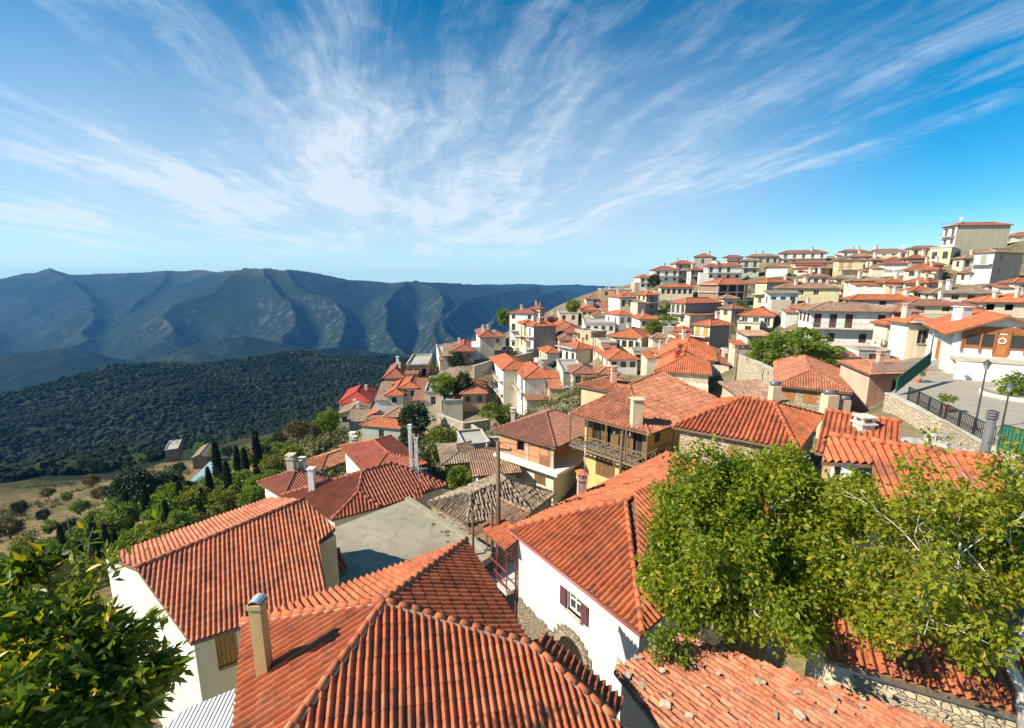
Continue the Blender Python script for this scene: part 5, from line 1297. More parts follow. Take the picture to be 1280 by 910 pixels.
# 8 --- right centre: stone house with old hipped tiles and the orange roof behind it
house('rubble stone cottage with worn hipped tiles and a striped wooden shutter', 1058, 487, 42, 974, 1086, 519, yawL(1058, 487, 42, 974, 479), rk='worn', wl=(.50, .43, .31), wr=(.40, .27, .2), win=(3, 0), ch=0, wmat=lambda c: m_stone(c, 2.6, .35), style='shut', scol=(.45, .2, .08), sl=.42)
house('house with smooth orange hipped roof directly behind the rubble stone cottage', 1046, 473, 50, 966, 1090, 500, yawL(1046, 473, 50, 966, 464), rk='orange', wl=(.66, .5, .36), wr=BRN, win=(1, 0), ch=0, sl=.42)
house('tiny outbuilding with lichen covered tiles in front of the stone cottage', 935, 500, 40, 912, 962, 512, 12, maxL=4.5, rk='old', wl=PINK, wr=PINK, win=(0, 0), ch=0, sl=.25, roof='shed')
for i, (u, vt, vb_, w, lab) in enumerate(((967, 482, 503, .6, 'left'), (1035, 493, 516, .8, 'middle'), (1054, 500, 517, .55, 'right'))):
    p = PD(u, vb_, 33); h = zat(p.x, p.y, vt) - p.z; m = MB(); m.box((p.x, p.y, p.z + h / 2 - 1.5), w, w, h + 3); r_ = m.build('chimney_stack', m_plaster((.70, .50, .34), .5), None, (p.x, p.y, p.z - 3))
    tag(r_, 'peach chimney stack with metal hood, %s one of three before the rubble cottage' % lab, 'chimney', 'peach chimney stacks')
    k = MB(); k.tube([(p.x - w * .55, p.y, p.z + h + .16), (p.x + w * .55, p.y, p.z + h + .16)], .17, 10); kk_ = k.build('metal_hood', m_plain((.28, .30, .36), .35, .5, .6, name='hood_metal'), None, None)
    kk_.parent = r_; kk_.location = (-p.x, -p.y, -(p.z - 3))

# 9 --- left cluster
house('house with tiled valley roof, white chimney and skylight at the left edge of the village', 357, 616, 38, 330, 408, 630, yawL(357, 616, 38, 330, 600), rk='deep', wl=WHITE, wr=WHITE, win=(2, 1), ch=2, sl=.42)
house('house with weathered red tiles and a domed white chimney behind the left cluster', 403, 584, 52, 392, 470, 596, yawR(403, 584, 52, 470, 560), rk='worn', wl=BEIGE, wr=GREY, win=(1, 1), ch=2, sl=.3)
c1p, c2p = PZ(453, 589, -14), PZ(490, 579, -14); c3p = PZ(448, 615, -14.0); c4, c5, c6 = PZ(414.5, 650, -15.7), PZ(476, 634, -15.7), PZ(560, 606, -15.7)
plr = plane(c5, c6, (c1p + c2p) / 2); c1p = PP(453, 589, plr); c2p = PP(490, 579, plr); c3p = PP(448, 615, plr)
c7 = PZ(352, 619, -15.9); pll = plane(c1p, c3p, c7); c4 = PP(414.5, 650, pll); bk2 = PZ(505, 575, -15.3)
root, ro, _, _ = near_house('tiled_house', 'broad house with deep red hipped roof, tall white chimney and mortared ridges left of centre', [[c5, c6, c2p, c1p, c3p], [c4, c5, c3p], [c7, c4, c3p, c1p]], [(c1p, c2p), (c1p, c3p), (c3p, c4), (c3p, c5), (c1p, c7), (c2p, c6)],
    [c7, c4, c5, c6, PZ(520, 590, -15.7)], -15.95, -24, 'deep', 25.5, [CREAM], ov=.3, mortar=False, pitch=.25)
qq = PP(391, 611, pll); add_chimney(ro, root, qq.x, qq.y, qq.z - .3, 1.9, .42, (.74, .71, .66), 'none', 'slim white chimney')
qq = PP(525, 618, plr); dm = MB(); tile_plane(dm, [PP(514, 626, plr) + Vector((0, 0, .05)), PP(529, 622, plr) + Vector((0, 0, .05)), PP(527, 604, plr) + Vector((0, 0, .7))], .27, .36, .05, 5, .03); dm.build('dormer', m_tile('orange'), ro, root.location)
house('house with flat red tiles and two tall white chimneys behind the broad deep red roof', 527, 577, 44, 465, 548, 592, yawL(527, 577, 44, 466, 592) , rk='red', wl=WHITE, wr=BEIGE, win=(1, 1), ch=0, sl=.3, maxL=9)
hh = HOUSES['house with flat red tiles and two tall white chimneys behind the broad deep red roof']
for u in (514, 521):
    p = PD(u, 577, 42); m = MB(); h = zat(p.x, p.y, 532 if u == 514 else 548) - p.z; add_chimney(hh['roof'], hh['root'], p.x, p.y, p.z - .5, h + .2, .3, (.76, .73, .70), 'cap')
# old grey roofs
P0, P1, P2_, P3, P4 = (PZ(u, v, -15.2) for u, v in ((534, 628), (584, 655), (664, 640), (694, 617), (625, 591)))
q0 = PZ(590, 616, -14.1); q1 = PP(634, 601, plane(P1, P2_, q0))
near_house('old_roof_house', 'derelict house with lichen grey hipped tiles in the centre below the brick house', [[P0, P1, q0], [P1, P2_, q1, q0], [P2_, P3, q1], [P4, P0, q0, q1], [P3, P4, q1]], [(q0, q1), (P1, q0), (P2_, q1)], [P0, P1, P2_, P3, P4], -15.3, -22, 'grey', 25.9, [m_stone((.36, .31, .24), 2.5, .4)], jit=.03, gaps=.07, mortar=False, ov=.2)
a, b, c_, d_ = PZ(579, 655, -15.6), PZ(612, 690, -15.6), PZ(664, 641, -14.5), PZ(621, 622, -14.5)
near_house('old_roof_house', 'old pinkish lean-to tile roof in front of the lichen grey hipped roof', [[a, b, c_, d_]], [(d_, c_)], [a, b, c_, d_], -15.7, -22, 'old', 22, [m_stone((.36, .31, .24), 2.5, .4)], jit=.022, gaps=.03, mortar=False, ov=.15)
house('small white annex with a heap of tiles below the brick house', 597, 592, 40, 590, 628, 612, 12, maxL=5, rk='old', wl=WHITE, wr=(.6, .5, .38), win=(0, 0), ch=0, roof='shed', sl=.15)
house('ruined low house with collapsed grey tiles near the shrubs', 556, 578, 52, 536, 595, 588, 14, maxL=6, rk='grey', wl=BEIGE, wr=BEIGE, win=(0, 0), ch=0, sl=.2, wmat=lambda c: m_stone(c, 2.5, .4))
house('grey concrete slab roofed store above the ruined grey tiles', 580, 556, 62, 570, 612, 562, 16, roof='flat', maxL=6, wl=GREY, wr=GREY, win=(0, 0), ch=0, par=.1)

# 10 --- right side: pink house, restaurant, square
pk = house('pink house with worn tiles and grey slatted parapet beside the stone square', 1088, 466, 45, 1084, 1162, 500, 8, rk='worn', wl=PINK, wr=(.66, .40, .31), win=(0, 1), ch=1, sl=.18, chcol=(.68, .40, .32), maxL=6.5, roof='shed')
a, b = pk['cor'][0], pk['cor'][1]; m = MB(); L = pk['L1'] + 1.5; M = frame_M(a, b, 0, pk['z'])
for i in range(int(L / .22)): fbox(m, M, i * .22, .06, .55, .10, .05, 1.1)
fbox(m, M, L / 2, .03, 1.08, L, .05, .06); fbox(m, M, L / 2, .03, .05, L, .05, .06); m.build('parapet', m_plain((.50, .47, .40), .7, name='grey_slats'), pk['root'], pk['root'].location)
rs = house('white house with wide orange gable roof, wooden front and round wreath on its door', 1193, 413, 44, 1150, 1322, 447, yawL(1193, 413, 44, 1150, 396), rk='new', roof='gable2', wl=WHITE, wr=(.74, .72, .68), win=(0, 0), ch=0, sl=.46, maxL=13, ov=.8)
r_ = rs['root']; a, b = rs['cor'][0], rs['cor'][1]; zb = rs['z'] - 2.3; L = rs['L1']
m = MB(); M = frame_M(a, b, 0, zb)
for s, w, h, z0 in ((L * .5, 1.0, 2.1, 1.05), ): fbox(m, M, s, .04, z0, w, .08, h); fbox(m, M, s, .09, z0 - .5, w * .8, .03, .8)
m.build('door', m_wood((.42, .16, .05), name='varnished_wood'), r_, r_.location)
m = MB(); pts = [M @ Vector((L * .5 + .25 * math.cos(t * .5236), .12, 1.5 + .25 * math.sin(t * .5236))) for t in range(13)]; m.tube(pts, .06, 6); m.build('wreath', m_plain((.85, .85, .85), .7, name='white_wreath'), r_, r_.location)
for s0_, s1_, hh_ in ((.14, .28, .9), (.30, .42, 1.2), (.58, .72, 1.2), (.74, .86, .9)): m = MB(); fbox(m, M, L * (s0_ + s1_) / 2, .10, 1.5, L * (s1_ - s0_), .03, hh_); m.build('window', m_glass(), r_, r_.location)
m = MB()
fbox(m, M, L * .28, .045, 1.55, L * .36, .06, 1.7); fbox(m, M, L * .72, .045, 1.55, L * .36, .06, 1.7)
for s in (.10, .29, .43, .57, .73, .90): fbox(m, M, L * s, .13, 1.4, .14, .06, 2.2)
fbox(m, M, L * .5, .06, 2.55, L * .8, .06, .5)
m.build('wooden_front', m_wood((.30, .12, .05), name='dark_timber'), r_, r_.location)
m = MB(); M2 = frame_M(rs['cor'][3], rs['cor'][0], rs['L2'] * .55, rs['z'] - 2.6); fbox(m, M2, 0, .03, 0, 1.7, .06, 2.1); m.build('shutter', m_wood((.5, .2, .06), name='varnished_wood'), r_, r_.location)
q = rs['cor'][0] + rs['e2'] * rs['L2'] * .55 + rs['e1'] * 1.6; add_chimney(rs['roof'], r_, q.x, q.y, rs['z'] + .3, 1.7, 1.1, (.78, .75, .69), 'none', 'big square white chimney')
m = MB(); tc_ = frame_M(a, b, L / 2, rs['z'] - 2.45); fbox(m, tc_, 0, 1.5, -.1, L, 3.0, .25); m.build('terrace', m_concrete((.55, .50, .42)), r_, r_.location)
m = MB(); fbox(m, tc_, 0, 2.95, -1.3, L, .1, 2.4); m.build('terrace_wall', m_plaster((.80, .78, .76), .25), r_, r_.location)

ZS = -9.0
sq = [PZ(u, v, ZS) for u, v in ((1110, 494), (1180, 529), (1243, 566), (1330, 600), (1500, 520), (1330, 452), (1240, 449), (1170, 456), (1140, 468))]
b_ = NB('square_paving'); o_ = b_.coord('Object'); br = b_.n('ShaderNodeTexVoronoi'); br.inputs['Scale'].default_value = 1.6; b_.l(o_, br.inputs['Vector']); n_ = b_.noise(o_, 1.2, 5)
cc = b_.mix(br.outputs['Color'], (.30, .27, .22), (.38, .35, .29)); cc = b_.mix(b_.math('MULTIPLY', n_, .5), cc, (.30, .27, .21)); pav = b_.fin(cc, .9, .2)
me = MB(); me.poly([(p.x, p.y, ZS) for p in sq]); o = me.build('paved_square', pav); tag(o, kind='structure')
for p in sq: GROUND.append((p.x, p.y, ZS - .35))
def wall_run(pts, w, h, mat, label, zt, name='retaining_wall'):
    m = MB()
    for a, b in zip(pts[:-1], pts[1:]):
        m.bar((a.x, a.y, zt - h / 2), (b.x, b.y, zt - h / 2), w, h)
        m.bar((a.x, a.y, zt + .05), (b.x, b.y, zt + .05), w + .12, .1, mi=1)
    o = m.build(name, [mat, m_concrete((.55, .51, .43))], None, (pts[0].x, pts[0].y, zt - h)); return tag(o, label, 'wall')
wall_run([sq[0], sq[1]], .4, 5.2, m_stone((.58, .50, .38), 3.2, .3), 'tall pale stone retaining wall holding up the left corner of the square', ZS + .12)
wall_run([sq[1] + Vector((.1, -.1, 0)), sq[2], sq[3]], .35, 4.0, m_stone((.52, .46, .36), 4, .3), 'low capped stone wall along the near edge of the square', ZS + .18)
def railing(a, b, h, label, col=(.03, .035, .035), mesh=None, zt=ZS + .2, step=.16):
    m = MB(); L = (b - a).length; d = (b - a) / L; a = Vector((a.x, a.y, a.z)); n = int(L / step)
    za = a.z; 
    for i in range(n + 1): p = a + d * (L * i / n); m.bar(p, p + Vector((0, 0, h)), .028 if i % 10 else .07)
    m.bar(a + Vector((0, 0, h)), b + Vector((0, 0, h)), .05); m.bar(a + Vector((0, 0, .1)), b + Vector((0, 0, .1)), .035)
    if mesh:
        m.poly([a + Vector((.02, .02, .1)), b + Vector((.02, .02, .1)), b + Vector((.02, .02, h)), a + Vector((.02, .02, h))], 1)
    o = m.build('railing', [m_plain(col, .5, .4, name='iron_paint'), m_plain((.04, .16, .10), .7, name='green_mesh')], None, tuple(a)); return tag(o, label, 'railing', 'railings round the square')
up = Vector((0, 0, .2))
railing(sq[1] + up, PZ(1240, 563, ZS) + up, 1.05, 'black iron railing on the low wall before the lamp posts')
railing(PZ(1134, 503, ZS) + up, sq[1] + up, 1.0, 'black iron railing on the pale stone retaining wall')
railing(PZ(1119, 494, ZS) + up, PD(1162, 457, 40), 1.25, 'railing with green mesh climbing beside the pink house', (.03, .16, .10), True)
railing(PZ(1246, 566, ZS) + up, PZ(1320, 590, ZS) + up, 1.4, 'green mesh fence at the right edge of the square', (.03, .10, .07), True)
def lamp(u, v, vt, label, D=None):
    p = PZ(u, v, ZS) if D is None else PD(u, v, D); h = zat(p.x, p.y, vt) - p.z
    root = empty('street_lamp', p, label, 'street lamp', 'lamp posts on the square'); im = m_plain((.05, .07, .07), .5, .4, name='iron_paint')
    m = MB(); m.lathe(p, [(.14, 0), (.14, .12), (.09, .3), (.055, .6), (.045, h * .6), (.04, h)], 10); m.build('lamp_post', im, root, p)
    m = MB(); m.lathe(p + Vector((0, 0, h)), [(.05, 0), (.1, .06), (.17, .34), (.2, .36)], 8); m.build('lamp_glass', m_plain((.5, .5, .46), .3, .5, name='lamp_glass'), root, p)
    m = MB(); m.lathe(p + Vector((0, 0, h)), [(.24, .36), (.22, .42), (.1, .52), (.02, .62)], 8); m.build('lamp_cap', im, root, p)
lamp(1218, 537, 462, 'iron street lamp on the near wall of the square, left of the other near lamp')
lamp(1250, 545, 490, 'iron street lamp with tilted head nearest the right edge of the square')
lamp(1161, 455, 420, 'iron street lamp standing against the white restaurant wall', 40)
# grey flue, rocks, pots, steps
p = PD(1230, 571, 21); m = MB(); h = zat(p.x, p.y, 524) - p.z; m.tube([p - Vector((0, 0, 3)), p + Vector((0, 0, h))], .17, 14); 
for k in range(3): m.lathe(p + Vector((0, 0, h + .05 + k * .13)), [(.21, 0), (.23, .05), (.16, .09)], 14)
tag(m.build('flue_pipe', m_plain((.13, .135, .15), .7, .3, 0.0, name='flue_metal'), None, (p.x, p.y, p.z - 3)), 'thick grey metal flue pipe rising before the low wall of the square', 'flue')
def rock(p, r, seed, label):
    bm = bmesh.new(); bmesh.ops.create_icosphere(bm, subdivisions=4, radius=r)
    for v in bm.verts:
        nz = noise.fractal(v.co * (1.1 / r) + Vector((seed, 0, 0)), .8, 2.1, 5); n2 = noise.cell(v.co * (1.6 / r)); v.co *= 1 + .42 * nz + .1 * n2; v.co.z *= .8
    me = bpy.data.meshes.new('rock'); bm.to_mesh(me); bm.free(); me.materials.append(m_concrete((.42, .41, .38), name='limestone_rock')); o = link(bpy.data.objects.new('rock', me)); o.location = p
    tag(o, label, 'rock', 'limestone outcrop below the square')
rock(PD(1170, 553, 24) - Vector((0, 0, .6)), 1.1, 3, 'pale grey limestone boulder below the tall retaining wall')
rock(PD(1193, 560, 23) - Vector((0, 0, .8)), 1.0, 9, 'middle limestone boulder with whitish top below the square')
rock(PD(1215, 565, 22.5) - Vector((0, 0, .7)), .8, 15, 'smaller limestone boulder next to the grey flue pipe')
rock(PD(1150, 552, 25) - Vector((0, 0, 1.0)), .9, 21, 'limestone lump beside the dry yellow grass under the retaining wall')
potmat = m_plain((.50, .18, .09), .8, .2, name='terracotta_pot')
POTS = [(1201, 471, 'terracotta pot with a low green bush at the back of the square'), (1258, 474, 'terracotta pot with dark plant before the arched white cellar'), (1182, 515, 'small terracotta pot with a green shrub by the iron railing corner'), (1234, 470, 'white trough planter with leafy shrub beneath the terrace steps'), (1147, 478, 'terracotta pot with a spiky plant near the green mesh railing')]
# flight of steps up to the terrace
p0 = PZ(1215, 462, ZS); m = MB()
for k in range(9): m.box((p0.x + .42 * k, p0.y + .35 * k + 1.0, ZS + .1 + .19 * k), 1.1, 1.5, .19 + .0, .7)
o = m.build('steps', m_concrete((.55, .55, .56)), None, (p0.x, p0.y, ZS)); tag(o, 'grey stone steps climbing from the square to the white restaurant terrace', 'steps')
cyl = MB(); q = PZ(1272, 497, ZS); cyl.lathe((q.x, q.y, ZS), [(2.2, .02), (2.2, .35), (1.95, .35), (1.95, .2), (.01, .22)], 26); o = cyl.build('round_planter', m_concrete((.55, .52, .45)), None, (q.x, q.y, ZS)); tag(o, 'round stone rimmed planter at the right edge of the square', 'planter')

# poles and wires
def pole(u, vb, vt, D, label, r=.11, arm=True, lean=0.0, name='utility_pole'):
    p = PD(u, vb, D); h = zat(p.x, p.y, vt) - p.z; root = empty(name, p, label, 'pole', 'wooden utility poles'); wd = m_wood((.16, .11, .075), name='pole_wood')
    m = MB(); top = p + Vector((lean, 0, h)); m.tube([p - Vector((0, 0, 2)), top], [r * 1.15, r * .8], 10); m.build('post', wd, root, p)
    if arm:
        m = MB(); m.bar(top + Vector((-.6, .15, -.35)), top + Vector((.6, -.15, -.35)), .09); m.build('crossarm', wd, root, p)
        for s in (-.5, 0, .5): k = MB(); k.lathe(top + Vector((s, -.25 * s, -.3)), [(.03, 0), (.05, .05), (.03, .1), (.05, .14), (.01, .18)], 8); k.build('insulator', m_plain((.6, .6, .58), .3, .5, name='porcelain'), root, p)
    return top
t1 = pole(623.5, 722, 552, 21, 'tall dark wooden pole in the centre beside the white house corner')
t2 = pole(775, 600, 538, 31, 'brown pole standing in front of the yellow balcony')
t3 = pole(918, 486, 431, 55, 'wooden pole at the foot of the shaded street')
t4 = pole(910, 446, 404, 74, 'wooden pole farther up the shaded street, beside the grey side wall')
t5 = pole(94, 700, 645, 75, 'lone pole with a lamp arm above the dry field')
t6 = pole(653, 505, 462, 82, 'thin pole beside the cream house with the brown awning', .08)
t7 = pole(741, 438, 412, 95, 'grey pole left of the long pale yellow house', .1, False)
t8 = pole(591, 668, 640, 20.5, 'short grey pole on the lane beside the old pinkish tiles', .06, False)
t9 = pole(615, 664, 628, 20.5, 'stubby post right of the short grey pole on the lane', .07, False)
def wire(a, b, sag=.6):
    m = MB(); pts = []
    for i in range(13): t = i / 12; p = Vector(a).lerp(Vector(b), t); p.z -= sag * 4 * t * (1 - t); pts.append(p)
    m.tube(pts, .012, 5); return m
for i, (a, b, lab) in enumerate(((t1, t2, 'sagging black cable from the central pole to the pole before the balcony'), (t1, PD(509, 560, 44), 'black cable from the central pole toward the twin white chimneys'), (t3, t4, 'cable between the two poles along the shaded street'), (t2, PD(905, 470, 60), 'thin cable from the balcony pole up toward the street'), (t1, PD(700, 565, 38), 'thin cable crossing in front of the orange brick wall'), (PD(1085, 533, 20), PD(1115, 522, 26), 'thin cable above the orange gable roof near the pale retaining wall'))):
    o = wire(a, b).build('cable', m_plain((.02, .02, .02), .6, name='black_cable'), None, tuple(a)); tag(o, lab, 'cable', 'overhead cables')
# antenna on the central roofs
def antenna(p, h, label):
    root = empty('antenna', p, label, 'antenna', 'television antennas'); mt = m_plain((.45, .45, .46), .4, .5, .6, name='antenna_metal')
    m = MB(); m.tube([p, p + Vector((0, 0, h))], .025, 6); m.build('mast', mt, root, p)
    m = MB(); t = p + Vector((0, 0, h - .1)); m.bar(t - Vector((.6, 0, 0)), t + Vector((.6, 0, 0)), .03)
    for i in range(7): m.bar(t + Vector((-.55 + i * .18, -.32 + i * .02, 0)), t + Vector((-.55 + i * .18, .32 - i * .02, 0)), .02)
    m.build('aerial', mt, root, p)
antenna(PD(730, 612, 21), 2.2, 'television antenna behind the tiled chimney of the white house')
antenna(PD(524, 612, 30), 1.6, 'television antenna on the broad deep red roof')
antenna(PD(514, 574, 41), 3.2, 'television antenna above the twin white chimneys')
# houses and shed out on the fields
house('ruined stone tower house on the dry field edge', 206, 563, 230, 196, 222, 571, 30, roof='flat', wl=(.42, .32, .24), wr=BRN, win=(2, 1), ch=2, wmat=lambda c: m_stone(c, 1.5, .3), minL=5, group='farm buildings on the fields')
house('low farmhouse with mossy yellow roof on the field', 240, 572, 215, 225, 258, 580, 20, roof='gable', rk='grey', wl=BEIGE, wr=BRN, win=(1, 2), ch=0, minL=5, group='farm buildings on the fields')
p = [PZ(u, v, PD(250, 592, 150).z) for u, v in ((236, 603), (262, 600), (284, 577), (262, 577))]
near_house('blue_roof_shed', 'long shed with a pale blue sheet roof among the trees', [[p[0], p[1], p[2], p[3]]], [], p, p[0].z - .3, p[0].z - 4, 'grey', 200, [GREY], cat='shed', group='farm buildings on the fields')
sh_ = [o for o in bpy.data.objects if o.name.startswith('blue_roof_shed')][0]
for ch_ in sh_.children:
    if ch_.name.startswith('roof'): ch_.data.materials[0] = m_plain((.26, .42, .48), .5, .4, name='blue_sheet')

# lanes and garden walls among the houses
wall_run([PD(668, 437, 120), PD(640, 446, 112), PD(612, 457, 106), PD(592, 470, 100)], .4, 3.0, m_stone((.5, .44, .34), 3, .3), 'curved stone wall of the lane climbing to the tall white block', PD(640, 446, 112).z)
wall_run([PD(922, 447, 64), PD(948, 455, 58), PD(972, 461, 52)], .4, 5, m_stone((.52, .46, .35), 3, .3), 'tan stone retaining wall beneath the round bright green tree', PD(948, 453, 58).z)
wall_run([PD(548, 524, 88), PD(580, 532, 82), PD(612, 516, 84)], .35, 2.2, m_stone((.5, .44, .34), 3, .3), 'low garden wall along the terrace below the orange roofed stone house', PD(580, 529, 82).z)
wall_run([PD(590, 540, 72), PD(612, 548, 66), PD(640, 540, 66)], .35, 2.0, m_stone((.46, .41, .33), 3, .3), 'broken garden wall above the grey concrete slab roof', PD(612, 547, 66).z)

FOOT.append((Vector((34, 33)), 13, None))
def car(u, v, D, rz, col, label):
    p = PD(u, v, D); root = empty('parked_car', p, label, 'car', 'cars parked on the lanes'); Mx = Matrix.Translation(p) @ Matrix.Rotation(R(rz), 4, 'Z')
    prof = [(-2.0, .35), (-2.0, .8), (-1.3, .9), (-.8, 1.38), (.7, 1.4), (1.3, .95), (2.0, .82), (2.02, .35)]; m = MB()
    A = [Mx @ Vector((x, -.82, z)) for x, z in prof]; B = [Mx @ Vector((x, .82, z)) for x, z in prof]; m.poly(A); m.poly(B[::-1])
    for i in range(8): m.poly([A[i], B[i], B[(i + 1) % 8], A[(i + 1) % 8]])
    m.build('body', m_plain(col, .3, .5, var=.05, name='car_paint'), root, p)
    for s in (-1, 1):
        m = MB(); m.poly([Mx @ Vector((x, s * .835, z)) for x, z in ((-1.15, .92), (-.75, 1.32), (.65, 1.34), (1.1, .95))]); m.build('side_window', m_glass(), root, p)
        for x in (-1.25, 1.25): m = MB(); m.tube([Mx @ Vector((x, s * .7, .32)), Mx @ Vector((x, s * .88, .32))], .32, 14); m.build('wheel', m_plain((.02, .02, .02), .8, name='tyre_rubber'), root, p)
car(696, 459, 100, 20, (.02, .022, .025), 'black car parked before the small cream house left of the white gallery house')
car(634, 440, 118, 60, (.04, .04, .045), 'dark car on the lane under the tall white apartment block')
car(762, 470, 84, 8, (.5, .5, .5), 'silver car parked in front of the square cream pyramid roofed house')
def dish(hlabel, fx, fy, label):
    h = HOUSES[hlabel]; q = h['C0'] + h['e1'] * h['L1'] * fx + h['e2'] * h['L2'] * fy; p = Vector((q.x, q.y, h['z'] + 1.9))
    root = empty('satellite_dish', p, label, 'satellite dish', 'satellite dishes on the roofs'); mt = m_plain((.62, .62, .60), .6, .3, name='dish_paint')
    m = MB(); m.tube([p - Vector((0, 0, 2.2)), p], .05, 6); m.build('mast', mt, root, p)
    m = MB(); n = 16; d = Vector((-.5, -.75, .42)).normalized(); x = d.cross(Vector((0, 0, 1))).normalized(); y = d.cross(x)
    rings = [[p + (x * math.cos(6.2832 * j / n) + y * math.sin(6.2832 * j / n)) * r + d * (.3 * r * r) for j in range(n)] for r in (.06, .22, .4)]
    for a, b in zip(rings[:-1], rings[1:]):
        for j in range(n): m.poly([a[j], a[(j + 1) % n], b[(j + 1) % n], b[j]])
    m.poly(rings[0]); m.build('reflector', mt, root, p)
dish('long low house with reddish brown tiles along the skyline', .9, .4, 'white satellite dish on the skyline left of the hill top hall')
dish('big beige hall at the hill top with low red roof and four slit windows', .12, .3, 'small dish on the roof of the hill top hall')
dish('flat roofed yellow house below the long pale yellow house', .3, .3, 'satellite dish on the flat roofed yellow house')
dish('long bright orange roofed house behind the big white house', .25, .5, 'satellite dish on the long orange roof behind the big white house')
# ------------------------------------------------------------------ hillside ground (log polar thin plate through known ground points)
def m_hillside():
    b = NB('hillside_ground'); o = b.coord('Object')
    n1 = b.noise(o, .018, 6, .6); n2 = b.noise(o, .12, 6, .7); n3 = b.noise(o, .9, 5, .75)
    dry = b.mix(b.ramp(b.noise(b.mapping(o, (1, 1, .3)), .35, 6, .75), [(.38, 0.0), (.62, 1.0)]), (.30, .215, .10), (.13, .10, .05)); grn = b.mix(n2, (.035, .06, .015), (.09, .12, .03))
    soil = b.mix(n3, (.16, .12, .075), (.30, .26, .19))
    c = b.mix(b.ramp(b.math('ADD', b.math('MULTIPLY', n1, .6), b.math('MULTIPLY', n2, .4)), [(.40, 0.0), (.52, 1.0)]), grn, dry)
    g = b.n('ShaderNodeNewGeometry'); ps = b.n('ShaderNodeSeparateXYZ'); b.l(g.outputs['Position'], ps.inputs[0])
    # town ground: greyer earth and rubble on the right, forest floor far away
    town = b.ramp(b.math('ADD', b.math('MULTIPLY', ps.outputs[0], .012), .98), [(.35, 0.0), (.75, 1.0)])
    c = b.mix(b.math('MULTIPLY', town, b.ramp(n2, [(.38, .2), (.6, 1.0)])), c, soil)
    dist = b.n('ShaderNodeVectorMath', operation='LENGTH'); b.l(g.outputs['Position'], dist.inputs[0])
    ff = b.ramp(b.math('MULTIPLY', b.math('ADD', dist.outputs['Value'], b.math('MULTIPLY', n1, 120)), .001), [(.34, 0.0), (.40, 1.0)])
    forest = b.mix(b.noise(o, .03, 5, .7), (.010, .018, .008), (.026, .034, .015))
    track = b.ramp(b.noise(b.mapping(o, (.4, 1, 1)), .010, 3, .5), [(.60, 0.0), (.66, .8)])
    forest = b.mix(b.math('MULTIPLY', track, .5), forest, (.09, .08, .045))
    c = b.mix(ff, c, forest)
    b.bump(b.math('ADD', n3, b.math('MULTIPLY', n2, 2.0)), .8, .5)
    return b.fin(c, .96, .1)
CP_GROUND = []
def gp(u, v, D): p = PD(u, v, D); CP_GROUND.append((p.x, p.y, p.z))
